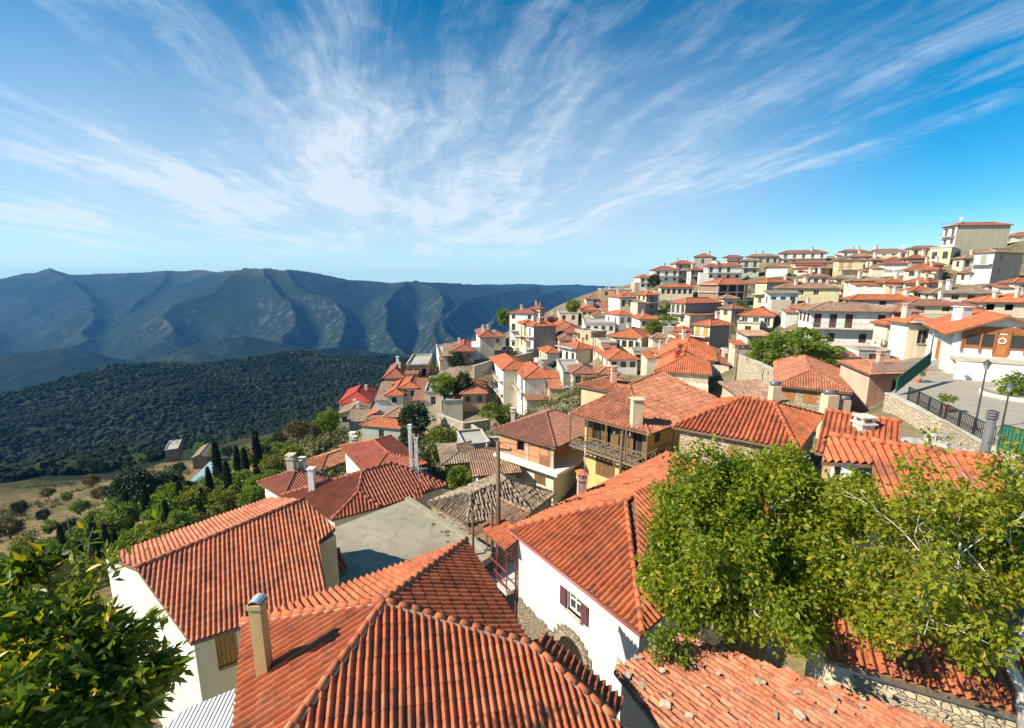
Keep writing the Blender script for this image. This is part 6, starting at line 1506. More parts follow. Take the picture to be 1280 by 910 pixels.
def build_hillside():
    for q in [(0, 650, 165), (100, 632, 180), (20, 600, 300), (100, 600, 230), (200, 592, 240), (150, 575, 330), (300, 575, 235), (-150, 640, 200), (-300, 700, 150), (250, 565, 290),
              (150, 690, 105), (60, 700, 120), (330, 600, 120), (250, 640, 115), (250, 690, 80), (360, 560, 150), (400, 548, 130), (-50, 800, 60), (-400, 900, 50), (350, 535, 260), (420, 535, 230),
              (0, 605, 390), (100, 584, 400), (-300, 610, 420), (-500, 620, 300), (200, 566, 430), (300, 556, 450), (430, 540, 420), (480, 520, 500),
              (100, 520, 640), (200, 505, 680), (300, 505, 660), (0, 530, 620), (-300, 540, 700), (400, 490, 700), (480, 475, 760), (560, 480, 800), (640, 480, 900),
              (-500, 470, 1100), (-200, 455, 1100), (0, 455, 1050), (100, 441, 1050), (200, 437, 1000), (300, 441, 1000), (380, 446, 1000), (430, 449, 1020), (560, 456, 1100), (700, 452, 1150)]: gp(*q)
    P = list(GROUND) + CP_GROUND
    def w(x, y, z): P.append((x, y, z))
    for x, y, z in [(0, 2, -15.5), (0, 12, -16), (-6, 16, -17), (8, 10, -14.5), (14, 8, -12), (20, 14, -10), (3, 20, -17), (-14, 14, -18.5), (-20, 6, -20), (-22, 22, -24), (12, 20, -14), (30, 5, -4), (40, 20, -7), (60, 15, -2), (-60, 0, -38), (-120, 10, -65), (-300, 20, -130), (80, 60, -3), (120, 60, 6), (200, 60, 22), (160, 20, 20), (260, 160, 40), (0, -20, -10), (40, -20, 2), (-60, -20, -36)]: w(x, y, z)
    # behind the skyline the ridge falls away
    for u, v, D in [(740, 372, 230), (800, 362, 235), (860, 352, 240), (920, 345, 240), (1000, 340, 235), (1080, 336, 220), (1160, 330, 200), (1260, 325, 185), (1400, 300, 190), (760, 400, 420), (900, 390, 420), (1100, 390, 420), (1300, 370, 400), (700, 420, 300), (660, 445, 330), (600, 460, 330), (560, 480, 300), (520, 495, 260), (800, 430, 1100), (1100, 440, 1100), (1500, 430, 1000)]:
        p = PD(u, v, D); w(*p)
    P = np.array(P); r = np.hypot(P[:, 0], P[:, 1]) + 1e-3; a = np.arctan2(P[:, 0], P[:, 1])
    L0 = lambda r_: np.log(r_ + 25.0)
    q = np.stack([a * 1.1, L0(r)], 1); val = P[:, 2] / (r + 25)
    def K(A, B):
        d2 = ((A[:, None, :] - B[None, :, :]) ** 2).sum(-1); return .5 * d2 * np.log(d2 + 1e-9)
    n = len(q); lam = 3e-4
    A = np.zeros((n + 3, n + 3)); A[:n, :n] = K(q, q) + np.eye(n) * lam; A[:n, n] = 1; A[:n, n + 1:] = q; A[n, :n] = 1; A[n + 1:, :n] = q.T
    wts = np.linalg.solve(A, np.concatenate([val, [0, 0, 0]]))
    def H(x, y):
        x = np.atleast_1d(np.asarray(x, float)); y = np.atleast_1d(np.asarray(y, float)); sh = x.shape; x = x.ravel(); y = y.ravel()
        out = np.empty(len(x)); rr = np.hypot(x, y) + 1e-3
        Q = np.stack([np.arctan2(x, y) * 1.1, L0(rr)], 1)
        for i in range(0, len(x), 20000):
            B = Q[i:i + 20000]; out[i:i + 20000] = K(B, q) @ wts[:n] + wts[n] + B @ wts[n + 1:]
        return (out * (rr + 25)).reshape(sh)
    az = np.radians(np.linspace(-80, 85, 420)); rr = np.exp(np.linspace(math.log(3 + 12), math.log(1700), 420)) - 12
    Ag, Rg = np.meshgrid(az, rr, indexing='ij'); X = Rg * np.sin(Ag); Y = Rg * np.cos(Ag); Z = H(X, Y)
    far = np.clip((Rg - 120) / 400, 0, 1)
    Z -= .9 * np.clip((Rg - 20) / 20, 0, 1)
    Z += (fbm(X, Y, 130, 6, 21) - .5) * 38 * far + (fbm(X, Y, 12, 4, 25) - .5) * 1.4 * np.clip((Rg - 20) / 60, 0, 1)
    Z = np.where(Rg > 1150, Z - (Rg - 1150) * .45, Z)
    Pq = np.array([[p.x, p.y] for p in sq]); ins = np.zeros(X.shape, bool); j = len(Pq) - 1
    for i in range(len(Pq)):
        xi, yi = Pq[i]; xj, yj = Pq[j]; cond = ((yi > Y) != (yj > Y)) & (X < (xj - xi) * (Y - yi) / (yj - yi + 1e-9) + xi); ins ^= cond; j = i
    for _ in range(3): ins = ins | np.roll(ins, 1, 0) | np.roll(ins, -1, 0) | np.roll(ins, 1, 1) | np.roll(ins, -1, 1)
    Z = np.where(ins, np.minimum(Z, -9.3), Z)
    grid_mesh('hillside', X, Y, Z, m_hillside())
    def HF(x, y):
        rg = np.hypot(x, y); f_ = np.clip((rg - 120) / 400, 0, 1)
        return H(x, y) - .9 * np.clip((rg - 20) / 20, 0, 1) + (fbm(np.asarray(x, float), np.asarray(y, float), 130, 6, 21) - .5) * 38 * f_ + (fbm(np.asarray(x, float), np.asarray(y, float), 12, 4, 25) - .5) * 1.4 * np.clip((rg - 20) / 60, 0, 1) - np.where(rg > 1150, (rg - 1150) * .45, 0)
    return HF
HF = build_hillside()
def hz(x, y): return float(HF(np.array([x]), np.array([y]))[0])

# dense wood on the dark hill
def ico(sub=0):
    bm = bmesh.new(); bmesh.ops.create_icosphere(bm, subdivisions=sub + 1, radius=1)
    V = np.array([v.co[:] for v in bm.verts]); Fc = [[v.index for v in f.verts] for f in bm.faces]; bm.free(); return V, np.array(Fc)
def build_wood():
    V0, F0 = ico(0); V1, F1 = ico(1)
    n = 42000
    a = np.radians(RNG.uniform(-60, 12, n)); r = np.sqrt(RNG.uniform(330 ** 2, 1130 ** 2, n)); r = np.where(RNG.random(n) < .35, RNG.uniform(330, 620, n), r)
    x = r * np.sin(a); y = r * np.cos(a)
    dens = fbm(x, y, 90, 4, 41); keep = (dens > .26) & ~((r < 400 + 30 * dens) & (a < -.1) & (dens < .5))
    x, y, r = x[keep], y[keep], r[keep]; z = HF(x, y)
    allv = []; allf = []; off = 0
    for i in range(len(x)):
        s = RNG.uniform(1.3, 3.7) * (1 + .5 * (RNG.random() < .12)) * (1 if r[i] > 500 else .85)
        V, Fc = (V1, F1) if r[i] < 560 else (V0, F0)
        vv = V * (1 + RNG.uniform(-.28, .28, (len(V), 1))) * np.array([s, s, s * RNG.uniform(.7, 1.0)]) + np.array([x[i], y[i], z[i] + s * .55])
        allv.append(vv); allf.append(Fc + off); off += len(V)
    me = bpy.data.meshes.new('forest'); me.from_pydata(np.concatenate(allv).tolist(), [], np.concatenate([f for f in allf]).tolist())
    b = NB('forest_foliage'); g = b.n('ShaderNodeNewGeometry')
    c = b.ramp(g.outputs['Random Per Island'], [(0, (.007, .016, .009)), (.5, (.014, .026, .013)), (.85, (.026, .038, .018)), (1, (.05, .048, .022))])
    c = b.mix(b.ramp(b.noise(b.coord(), .006, 4, .6), [(.42, 0.0), (.6, .8)]), c, (.010, .019, .009))
    c = b.mix(b.ramp(b.noise(b.coord(), .011, 4, .6), [(.55, 0.0), (.68, .55)]), c, (.055, .058, .028))
    me.materials.append(b.fin(c, .95, .05)); me.update()
    o = link(bpy.data.objects.new('forest', me)); tag(o, 'dense dark green scrub forest covering the hill across the valley', 'forest', kind='stuff')
build_wood()

# air between the village and the mountains
def build_haze():
    m = bpy.data.materials.new('haze'); m.use_nodes = True; t = m.node_tree; t.nodes.clear()
    o = t.nodes.new('ShaderNodeOutputMaterial'); v = t.nodes.new('ShaderNodeVolumePrincipled')
    v.inputs['Color'].default_value = (.12, .44, 1, 1); v.inputs['Density'].default_value = HAZE; v.inputs['Anisotropy'].default_value = 0
    t.links.new(v.outputs[0], o.inputs['Volume'])
    mb = MB(); zt_ = max(v.co.z for v in bpy.data.objects['mountains'].data.vertices) + 12; zb_ = min(min(v.co.z for v in bpy.data.objects[n_].data.vertices) for n_ in ('mountains', 'hillside')) - 1.5
    mb.box((-1300, 3050, (zt_ + zb_) / 2), 9600, 7000, zt_ - zb_)
    h = mb.build('haze', m); tag(h, 'thin blue haze filling the valley towards the mountains', 'haze', kind='stuff')
HAZE = .000068
build_haze()
# ------------------------------------------------------------------ trees and plants
def leaf_quads(n, centers, size, rnd, fold=.25, aspect=.55, droop=.3, outward=None):
    """n leaves as pairs of quads folded along the midrib; returns verts (n*6,3), faces"""
    c = centers; N = len(c)
    d = RNG.normal(size=(N, 3)); d[:, 2] -= droop
    if outward is not None: d = d + outward * 1.3
    d /= np.linalg.norm(d, axis=1, keepdims=True)
    r = RNG.normal(size=(N, 3)) + np.array([0, 0, .0]); s = np.cross(d, r); s /= np.linalg.norm(s, axis=1, keepdims=True) + 1e-9
    nn = np.cross(s, d); flip = nn[:, 2] < 0; nn[flip] *= -1
    L = (size * RNG.uniform(.6, 1.25, N))[:, None]; w = L * aspect * .5
    p0 = c; p1 = c + d * L * .5; p2 = c + d * L - nn * L * .12
    a = c + d * L * .45 + s * w + nn * w * fold; b = c + d * L * .45 - s * w + nn * w * fold
    V = np.stack([p0, a, p2, b], 1).reshape(-1, 3)
    i = np.arange(N)[:, None] * 4
    F3 = np.concatenate([i + np.array([0, 1, 2]), i + np.array([0, 2, 3])], 0)
    return V, F3
def leaves_mesh(name, V, Fc, mat):
    me = bpy.data.meshes.new(name); me.vertices.add(len(V)); me.vertices.foreach_set('co', V.astype(np.float32).ravel())
    me.loops.add(len(Fc) * 3); me.loops.foreach_set('vertex_index', Fc.astype(np.int32).ravel())
    me.polygons.add(len(Fc)); me.polygons.foreach_set('loop_start', np.arange(0, len(Fc) * 3, 3, dtype=np.int32)); me.update(calc_edges=True); me.materials.append(mat); return me
def clump_crown(nclump, per, rx, rz, cl_r, leaf, z0, seed=0, bottom=-.4, aspect=.55):
    g = np.random.default_rng(seed); d = g.normal(size=(nclump, 3)); d /= np.linalg.norm(d, axis=1, keepdims=True); d[:, 2] = np.where(d[:, 2] < bottom, -d[:, 2] * .5, d[:, 2])
    rr = g.uniform(.45, 1.0, nclump) ** .6; bump_ = 1 + .22 * np.sin(d[:, 0] * 5 + seed) * np.cos(d[:, 1] * 4 + seed * 2)
    C = d * rr[:, None] * bump_[:, None] * np.array([rx, rx, rz]); C[:, 2] += z0
    cr = g.uniform(.6, 1.25, nclump) * cl_r
    P = g.normal(size=(nclump, per, 3)); P /= np.linalg.norm(P, axis=2, keepdims=True); P *= (g.uniform(.3, 1, (nclump, per, 1)) ** .5)
    P = C[:, None, :] + P * cr[:, None, None] * np.array([1, 1, .75])
    P = P.reshape(-1, 3)
    out = (P - np.array([0, 0, z0])); out /= np.linalg.norm(out, axis=1, keepdims=True) + 1e-6
    return leaf_quads(len(P), P, leaf, None, outward=out, aspect=aspect), C
def trunk_mesh(h, r, C, z0, nl=6, seed=0, lean=(0, 0)):
    rnd = random.Random(seed); m = MB(); top = Vector((lean[0], lean[1], z0 * .75))
    m.tube([(0, 0, -1.0), (lean[0] * .2, lean[1] * .2, h * .3), tuple(top)], [r * 1.3, r, r * .6], 8)
    idx = rnd.sample(range(len(C)), min(nl, len(C)))
    for i in idx:
        c = Vector(C[i]); b = Vector((lean[0] * .4, lean[1] * .4, h * .45)).lerp(top, rnd.random()); mid = b.lerp(c, .5) + Vector((rnd.uniform(-.1, .1) * h * .2, rnd.uniform(-.1, .1) * h * .2, .05 * h))
        m.tube([b, mid, c], [r * .5, r * .3, r * .1], 6)
    return m
KINDS = {}
def make_kind(key, nclump, per, rx, rz, clr, leaf, z0, lm, h, r, seed, bottom=-1.0, bark=(.2, .16, .12)):
    (V, Fc), C = clump_crown(nclump, per, rx, rz, clr, leaf, z0, seed, bottom)
    cm = leaves_mesh('crown', V, Fc, lm); tm = trunk_mesh(h, r, C, z0, 7, seed)
    to = tm.build('trunk', m_bark(bark)); tme = to.data; bpy.data.objects.remove(to)
    KINDS[key] = (cm, tme)
LG = m_leaf((.11, .17, .016), (.21, .26, .025), (.03, .06, .01), trans=.36, name='broad_leaves')
LY = m_leaf((.12, .15, .02), (.22, .22, .03), (.05, .08, .012), (.30, .22, .03), trans=.35, name='yellowing_leaves')
LD = m_leaf((.022, .045, .012), (.045, .075, .02), (.010, .022, .007), trans=.1, name='dark_needles', gloss=.7)
LO = m_leaf((.11, .085, .03), (.19, .13, .04), (.06, .05, .02), (.25, .15, .04), trans=.2, name='autumn_leaves')
for i in range(3):
    make_kind('broad%d' % i, 95, 44, 2.6, 2.3, .72, .46, 2.5, LG, 3.4, .2, 10 + i)
    make_kind('yellow%d' % i, 80, 38, 2.2, 2.1, .68, .44, 2.2, LY, 3.0, .16, 20 + i)
    make_kind('shrub%d' % i, 34, 30, 1.3, .9, .5, .30, .8, [LG, LD, LO][i], .8, .07, 30 + i)
make_kind('round0', 190, 62, 2.8, 2.2, .55, .27, 2.4, LG, 3.0, .2, 80)
make_kind('dark0', 95, 40, 2.6, 2.6, .72, .46, 2.7, LD, 3.4, .2, 50)
make_kind('autumn0', 80, 38, 2.0, 1.8, .66, .38, 1.9, LO, 2.7, .15, 55)
def make_cypress(key, seed):
    g = np.random.default_rng(seed); n = 3200; t = g.uniform(0, 1, n) ** .85; rad = .78 * np.sin(np.pi * np.clip(t * .93 + .07, 0, 1)) ** .6 * (1 - .35 * t); a = g.uniform(0, 6.283, n); rr = rad * g.uniform(.6, 1.05, n) * (1 + .18 * np.sin(a * 3 + t * 9))
    P = np.stack([rr * np.cos(a), rr * np.sin(a), .4 + t * 8.2], 1); out = np.stack([np.cos(a) * .4, np.sin(a) * .4, np.ones(n) * 1.2], 1)
    V, Fc = leaf_quads(n, P, .5, None, outward=out, droop=0, aspect=.4); m = MB(); m.tube([(0, 0, -1), (0, 0, 1), (0, 0, 7)], [.16, .14, .03], 6); to = m.build('trunk', m_bark((.14, .11, .09))); tme = to.data; bpy.data.objects.remove(to)
    KINDS[key] = (leaves_mesh('crown', V, Fc, LD), tme)
make_cypress('cypress0', 61); make_cypress('cypress1', 62)
def put_tree(kind, x, y, z, s, name, label, group, sz=None):
    root = empty(name, (x, y, z), label, {'cypress': 'tree', 'shrub': 'shrub', 'olive_tree': 'tree'}.get(name, 'tree'), group, random.uniform(0, 6.28)); root.scale = (s, s, s * (sz or 1))
    for nm, me in zip(('crown', 'trunk'), KINDS[kind]):
        o = bpy.data.objects.new(nm, me); COL.objects.link(o); o.parent = root
    return root
def tree_px(kind, u, vb, D, hpx, name, label, group, H0, sz=1.0, zfix=True):
    """base pixel (u,vb) at depth D; hpx = height in pixels"""
    p = PD(u, vb, D); h = hpx * D / F / math.cos(math.atan2(p.z, -p.y) * 0) ; s = h / H0
    return put_tree(kind, p.x, p.y, p.z - .2, s / sz ** .5, name, label, group, sz)
H0 = {'round': 5.5, 'broad': 5.5, 'yellow': 4.9, 'shrub': 1.75, 'dark': 5.8, 'autumn': 4.4, 'cypress': 8.7}
def TP(kind, u, vb, D, hpx, name, label, group, sz=1.0): return tree_px(kind, u, vb, D, hpx, name, label, group, H0[kind.rstrip('012')], sz)
TP('round0', 990, 466, 60, 76, 'broadleaf_tree', 'round bright green tree in front of the big white house', 'trees among the houses', .72)
TP('broad1', 556, 492, 96, 30, 'broadleaf_tree', 'light green tree on the terrace right of the brown brick block', 'trees among the houses')
TP('dark0', 578, 488, 97, 26, 'broadleaf_tree', 'dark green tree on the terrace above the orange roofed stone house', 'trees among the houses')
TP('yellow0', 552, 560, 74, 34, 'broadleaf_tree', 'yellow green tree below the terrace houses', 'trees among the houses', .8)
TP('broad2', 575, 609, 42, 32, 'broadleaf_tree', 'green tree in the gap right of the deep red roof', 'trees among the houses')
TP('dark0', 520, 540, 84, 40, 'broadleaf_tree', 'dark tree beside the grey green rendered house', 'trees among the houses')
TP('dark0', 506, 572, 66, 30, 'broadleaf_tree', 'shaded tree in the gully left of the yellow green tree', 'trees among the houses')
TP('broad0', 632, 528, 80, 26, 'broadleaf_tree', 'bushy tree under the balconies of the white three storey house', 'trees among the houses')
TP('shrub0', 708, 512, 70, 18, 'shrub', 'light green shrub with spiky leaves near the grey slab house', 'trees among the houses')
TP('broad1', 833, 408, 102, 20, 'broadleaf_tree', 'green vines spreading beside the dark grey walled house', 'trees among the houses', .7)
TP('yellow1', 818, 415, 101, 20, 'broadleaf_tree', 'yellowish tree at the foot of the vines', 'trees among the houses', .8)
TP('dark0', 842, 396, 112, 22, 'broadleaf_tree', 'dark green tree below the cream house with six windows', 'trees among the houses', .8)
TP('dark0', 818, 357, 160, 16, 'broadleaf_tree', 'dark tree on the skyline beside the first white house', 'trees among the houses')
TP('yellow0', 716, 390, 152, 18, 'broadleaf_tree', 'yellow green tree at the gorge end of the village skyline', 'trees among the houses')
TP('broad2', 631, 404, 150, 20, 'broadleaf_tree', 'dark round tree left of the tall white apartment block', 'trees among the houses')
TP('shrub0', 926, 392, 105, 14, 'shrub', 'green shrub beneath the concrete frame building', 'trees among the houses')
TP('broad1', 1086, 362, 106, 16, 'broadleaf_tree', 'small bright bush in front of the faded brown roof', 'trees among the houses', .7)
TP('shrub1', 1128, 476, 42, 9, 'shrub', 'dark creeper above the pink house', 'trees among the houses')
TP('dark0', 570, 458, 112, 22, 'broadleaf_tree', 'small dark tree before the low brown house with red roof', 'trees among the houses')
TP('shrub0', 612, 520, 78, 16, 'shrub', 'low shrub on the garden terrace below the balconies', 'trees among the houses')
TP('autumn0', 372, 548, 96, 26, 'broadleaf_tree', 'brownish tree at the left edge of the village', 'trees on the slope')
TP('autumn0', 394, 543, 104, 20, 'broadleaf_tree', 'second brownish tree nearer the crimson roof', 'trees on the slope')
TP('broad0', 413, 536, 104, 28, 'broadleaf_tree', 'bright green tree left of the old stone house', 'trees on the slope')
TP('yellow2', 366, 578, 66, 26, 'broadleaf_tree', 'light green tree beside the domed white chimney', 'trees on the slope')
for u in np.arange(1238, 1276, 14): pass
# slope below the village, left
KD = {'broad': ('broadleaf_tree', 'leafy green tree on the slope'), 'yellow': ('broadleaf_tree', 'yellow green tree on the slope'), 'dark': ('broadleaf_tree', 'dark evergreen tree on the slope'), 'cypress': ('cypress', 'slim dark cypress on the slope'), 'autumn': ('broadleaf_tree', 'brown leaved tree on the slope')}
spec = [  # kind, u, base v, D, height px, what sets it apart
 ('cypress0', 189, 668, 92, 46, 'tallest dark cypress, in the middle of the green slope'), ('cypress1', 165, 668, 95, 40, 'dark cypress left of the tallest cypress'), ('cypress0', 230, 652, 100, 38, 'cypress halfway between the tallest one and the blue roofed shed'),
 ('cypress1', 275, 610, 112, 42, 'slim cypress right beside the blue roofed shed'), ('cypress0', 288, 630, 100, 40, 'broad dark cypress right of the blue roofed shed'), ('cypress1', 265, 630, 102, 34, 'short cypress below the blue roofed shed'),
 ('cypress0', 325, 602, 112, 46, 'slim cypress next to the left edge of the village roofs'), ('cypress1', 310, 612, 108, 38, 'cypress left of the one beside the village roofs'), ('cypress0', 123, 700, 72, 40, 'cypress rising over the tip of the gabled house'), ('cypress1', 136, 694, 74, 30, 'small cypress touching the tip of the gabled house'),
 ('cypress0', 82, 700, 76, 34, 'cypress near the lone pole on the field'), ('cypress1', 106, 716, 68, 30, 'low cypress left of the gabled house'), ('cypress0', 255, 645, 98, 26, 'little cypress above the salmon roof'),
 ('dark0', 172, 632, 110, 44, 'large dark pine like tree at the edge of the dry field'), ('dark0', 192, 628, 114, 32, 'dark tree right of the large pine like one'), ('dark0', 212, 618, 120, 30, 'dark tree on the upper edge of the grove'),
 ('broad0', 150, 660, 92, 34, 'bright leafy tree at the left end of the grove'), ('yellow0', 140, 672, 86, 30, 'yellow green tree left end of the grove'), ('yellow1', 120, 664, 92, 26, 'yellowish tree over the track'), ('broad1', 205, 660, 92, 36, 'leafy tree right of the tallest cypress'),
 ('broad2', 218, 640, 100, 34, 'green tree behind the leafy one right of the tallest cypress'), ('yellow2', 245, 640, 98, 32, 'yellow green tree in the centre of the grove'), ('broad0', 262, 625, 104, 28, 'green tree below the blue roofed shed'), ('broad1', 300, 618, 104, 30, 'green tree between two cypresses'), ('yellow0', 282, 640, 92, 30, 'yellow green tree above the salmon roof ridge'),
 ('broad2', 175, 690, 80, 34, 'green tree over the left tip of the salmon roof'), ('yellow1', 160, 700, 74, 30, 'yellow tree nearest the salmon roof tip'), ('broad0', 232, 668, 84, 32, 'green tree on the salmon roof line'), ('yellow2', 200, 682, 80, 28, 'yellow green tree on the salmon roof line'), ('broad1', 100, 680, 82, 24, 'green bush like tree by the lone pole'),
 ('broad2', 318, 634, 84, 28, 'green tree just left of the village roofs'), ('yellow0', 340, 590, 100, 22, 'yellowish tree behind the village edge'), ('broad0', 352, 572, 110, 20, 'green tree behind the domed chimney'), ('dark0', 335, 575, 130, 20, 'dark tree above the cypress row'), ('broad1', 300, 588, 140, 18, 'green tree behind the blue roofed shed'),
 ('dark0', 225, 590, 180, 12, 'dark small tree below the farmhouse'), ('broad2', 75, 700, 84, 26, 'green tree half hidden by the near fig leaves'), ('yellow1', 50, 700, 84, 24, 'yellowish tree half hidden by the near fig leaves'), ('broad0', 62, 664, 100, 14, 'green bush below the track'), ('dark0', 26, 640, 130, 14, 'dark round bush beside the track, leftmost'),
 ('autumn0', 12, 668, 100, 22, 'brown bush at the left edge below the track'), ('broad1', 100, 640, 122, 16, 'green bush beside the track'), ('dark0', 55, 648, 120, 12, 'dark low bush under the track'), ('autumn0', 128, 622, 140, 16, 'brown round tree in the dry field'), ('autumn0', 115, 606, 165, 14, 'brownish tree higher in the dry field'), ('broad2', 84, 624, 145, 10, 'small green bush in the dry field'), ('autumn0', 60, 620, 150, 12, 'dull brown bush in the dry field'),
 ('dark0', 104, 585, 220, 12, 'dark tree in the row above the dry field, left'), ('dark0', 118, 586, 220, 13, 'dark tree in the row above the dry field, centre'), ('dark0', 131, 587, 220, 10, 'dark tree in the row above the dry field, right'), ('broad0', 250, 565, 240, 12, 'tree beside the farmhouse'), ('broad1', 268, 572, 220, 12, 'tree behind the blue roofed shed, upper'), ('yellow2', 305, 572, 200, 14, 'yellow green tree before the dark forest'), ('dark0', 285, 570, 210, 12, 'dark tree before the forest'), ('broad2', 178, 578, 230, 10, 'tree left of the ruined tower house'), ('dark0', 160, 585, 220, 9, 'low dark tree left of the tower house'),
 ('yellow0', 30, 690, 90, 20, 'yellow green bush by the fig tree top'), ('broad2', 145, 640, 112, 20, 'green bush at the right end of the track'), ('broad0', 330, 560, 150, 14, 'green tree at the forest foot'), ('dark0', 350, 556, 140, 16, 'dark tree at the forest foot near the village'), ('autumn0', 270, 600, 150, 12, 'brown bush left of the cypress row'), ('autumn0', 310, 580, 160, 14, 'brown tree at the top of the cypress row')]
spec += [('cypress0', 148, 700, 76, 30, 'cypress directly behind the left end of the salmon roof'), ('cypress1', 212, 668, 88, 32, 'cypress right of the tallest one, on the salmon roof line'), ('cypress0', 240, 636, 104, 26, 'thin cypress between farmhouse and salmon roof'), ('cypress1', 300, 604, 116, 34, 'cypress second from the village edge'), ('cypress0', 60, 716, 70, 26, 'cypress hidden low behind the fig leaves'),
 ('dark0', 160, 652, 98, 30, 'dark tree under the large pine like one'), ('broad1', 188, 648, 100, 28, 'green tree behind the tallest cypress'), ('dark0', 238, 622, 116, 22, 'dark tree below the farmhouse track'), ('broad2', 130, 690, 78, 26, 'green tree left of the gabled house tip'), ('yellow2', 112, 694, 76, 22, 'yellow green bush left of the gabled house tip'), ('dark0', 284, 616, 108, 24, 'dark tree beneath the blue roofed shed'), ('broad0', 322, 616, 100, 24, 'green tree behind the slim edge cypress'), ('dark0', 90, 664, 98, 16, 'dark bush above the lone pole'), ('yellow1', 180, 708, 70, 26, 'yellowish tree peeping over the salmon roof'), ('broad1', 340, 606, 90, 20, 'green bush against the left village house'), ('dark0', 346, 584, 108, 20, 'dark tree behind the left village house')]
for k, u, vb, D, h, lab in spec:
    p = PD(u, vb, D); rr = math.hypot(p.x, p.y)
    TP(k, u, vb, D, h * (1.15 if k[0] != 'c' else 1.35), KD[k.rstrip('012')][0], lab, 'trees on the slope below the village', 1.0 if k[0] != 'c' else 1.15)
# low undergrowth that fills the slope: one mass
def undergrowth():
    n = 9000; a = np.radians(RNG.uniform(-52, -8, n)); r = RNG.uniform(46, 300, n); x = r * np.sin(a); y = r * np.cos(a)
    d = fbm(x, y, 22, 3, 71); field = (r > 105) & (a < -.52); keep = (d > np.where(field, .53, .36)); x, y = x[keep], y[keep]
    ok = np.ones(len(x), bool)
    for c, rad, _ in FOOT: ok &= (np.hypot(x - c[0], y - c[1]) > rad + 1.5)
    x, y = x[ok], y[ok]; z = HF(x, y); Vs = []; Fs = []; off = 0
    P = []
    for i in range(len(x)):
        m = 26; s = RNG.uniform(.6, 2.0); q = RNG.normal(size=(m, 3)) * np.array([.45, .45, .28]) * s + np.array([x[i], y[i], z[i] + .35 * s]); P.append(q)
    P = np.concatenate(P); V, Fc = leaf_quads(len(P), P, .62, None)
    o = link(bpy.data.objects.new('undergrowth', leaves_mesh('undergrowth', V, Fc, m_leaf((.05, .075, .018), (.12, .12, .03), (.02, .035, .01), (.16, .11, .04), trans=.2, name='undergrowth_leaves')))); tag(o, 'low bushes and weeds scattered over the green slope', 'undergrowth', kind='stuff')
undergrowth()
def town_weeds():
    n = 4200; a = np.radians(RNG.uniform(-14, 48, n)); r = RNG.uniform(30, 190, n); x = r * np.sin(a); y = r * np.cos(a); ok = fbm(x, y, 14, 3, 91) > .50
    for c, rad, _ in FOOT: ok &= (np.hypot(x - c[0], y - c[1]) > rad + .8)
    x, y = x[ok], y[ok]; z = HF(x, y); P = []
    for i in range(len(x)):
        s = RNG.uniform(.4, 1.9); P.append(RNG.normal(size=(34, 3)) * np.array([.45, .45, .3]) * s + np.array([x[i], y[i], z[i] + .35 * s]))
    P = np.concatenate(P); V, Fc = leaf_quads(len(P), P, .38, None)
    o = link(bpy.data.objects.new('weeds', leaves_mesh('weeds', V, Fc, m_leaf((.05, .08, .018), (.13, .13, .04), (.02, .035, .01), (.18, .13, .05), trans=.2, name='weed_leaves')))); tag(o, 'weeds and small bushes in the gaps between the village houses', 'weeds', kind='stuff')
town_weeds()

# near trees ------------------------------------------------------
def grow(root, start, dirn, length, rad, depth, tips, m, rnd, spread=.6, up=.15):
    pts = [Vector(start)]; d = Vector(dirn).normalized(); n = 4; rads = [rad]
    for i in range(n):
        d = (d + Vector((rnd.gauss(0, .16), rnd.gauss(0, .16), rnd.gauss(0, .12) + up * .25))).normalized(); pts.append(pts[-1] + d * length / n); rads.append(rad * (1 - .42 * (i + 1) / n))
    m.tube(pts, rads, 7 if rad > .03 else 5)
    if depth == 0: tips.append((pts[-1], d)); tips.append((pts[-2], d)); return
    k = 3 if depth > 1 else 3
    for i in range(k):
        ax = Vector((rnd.gauss(0, 1), rnd.gauss(0, 1), rnd.gauss(0, .6))).normalized(); nd = (d + ax * spread).normalized(); nd.z += up; st = pts[-1] if i == 0 else pts[rnd.choice([2, 3, 4])]
        grow(root, st, nd, length * rnd.uniform(.62, .85), rads[-1] * .85, depth - 1, tips, m, rnd, spread, up)
def near_tree(name, label, base, fork, limbs, lm, leaf, per, clr, seed, bark, rad, aspect=.5, group=None, depth=3, L0=1.0, droop=.3, extra=None, spread=.62, upb=.12):
    rnd = random.Random(seed); root = empty(name, base, label, 'tree', group); O = root.location; m = MB(); tips = []
    base = Vector(base); fork = Vector(fork); m.tube([base - Vector((0, 0, .5)), base.lerp(fork, .5) + Vector((.1, .05, 0)), fork], [rad * 1.25, rad, rad * .85], 10)
    for t in limbs:
        t = Vector(t); d = t - fork; grow(root, fork, d, d.length * .62, rad * .5, depth, tips, m, rnd, spread, upb)
    m.build('trunk', m_bark(bark), root, O)
    T = np.array([list(t[0]) for t in tips]); Dn = np.array([list(t[1]) for t in tips])
    if extra is not None: T = np.concatenate([T, extra]); Dn = np.concatenate([Dn, np.tile([0, 0, 1.0], (len(extra), 1))])
    n = len(T); P = RNG.normal(size=(n, per, 3)); P *= clr * .55; P = T[:, None, :] + P; P = P.reshape(-1, 3)
    out = P - np.array(T.mean(0)); out /= np.linalg.norm(out, axis=1, keepdims=True)
    V, Fc = leaf_quads(len(P), P, leaf, None, outward=out * .6, aspect=aspect, droop=droop)
    V = V - np.array(list(O)); o = bpy.data.objects.new('crown', leaves_mesh('crown', V, Fc, lm)); link(o, root)
    return root
LW = m_leaf((.15, .21, .014), (.30, .32, .025), (.035, .075, .008), (.45, .36, .04), trans=.48, name='walnut_leaves', gloss=.42)
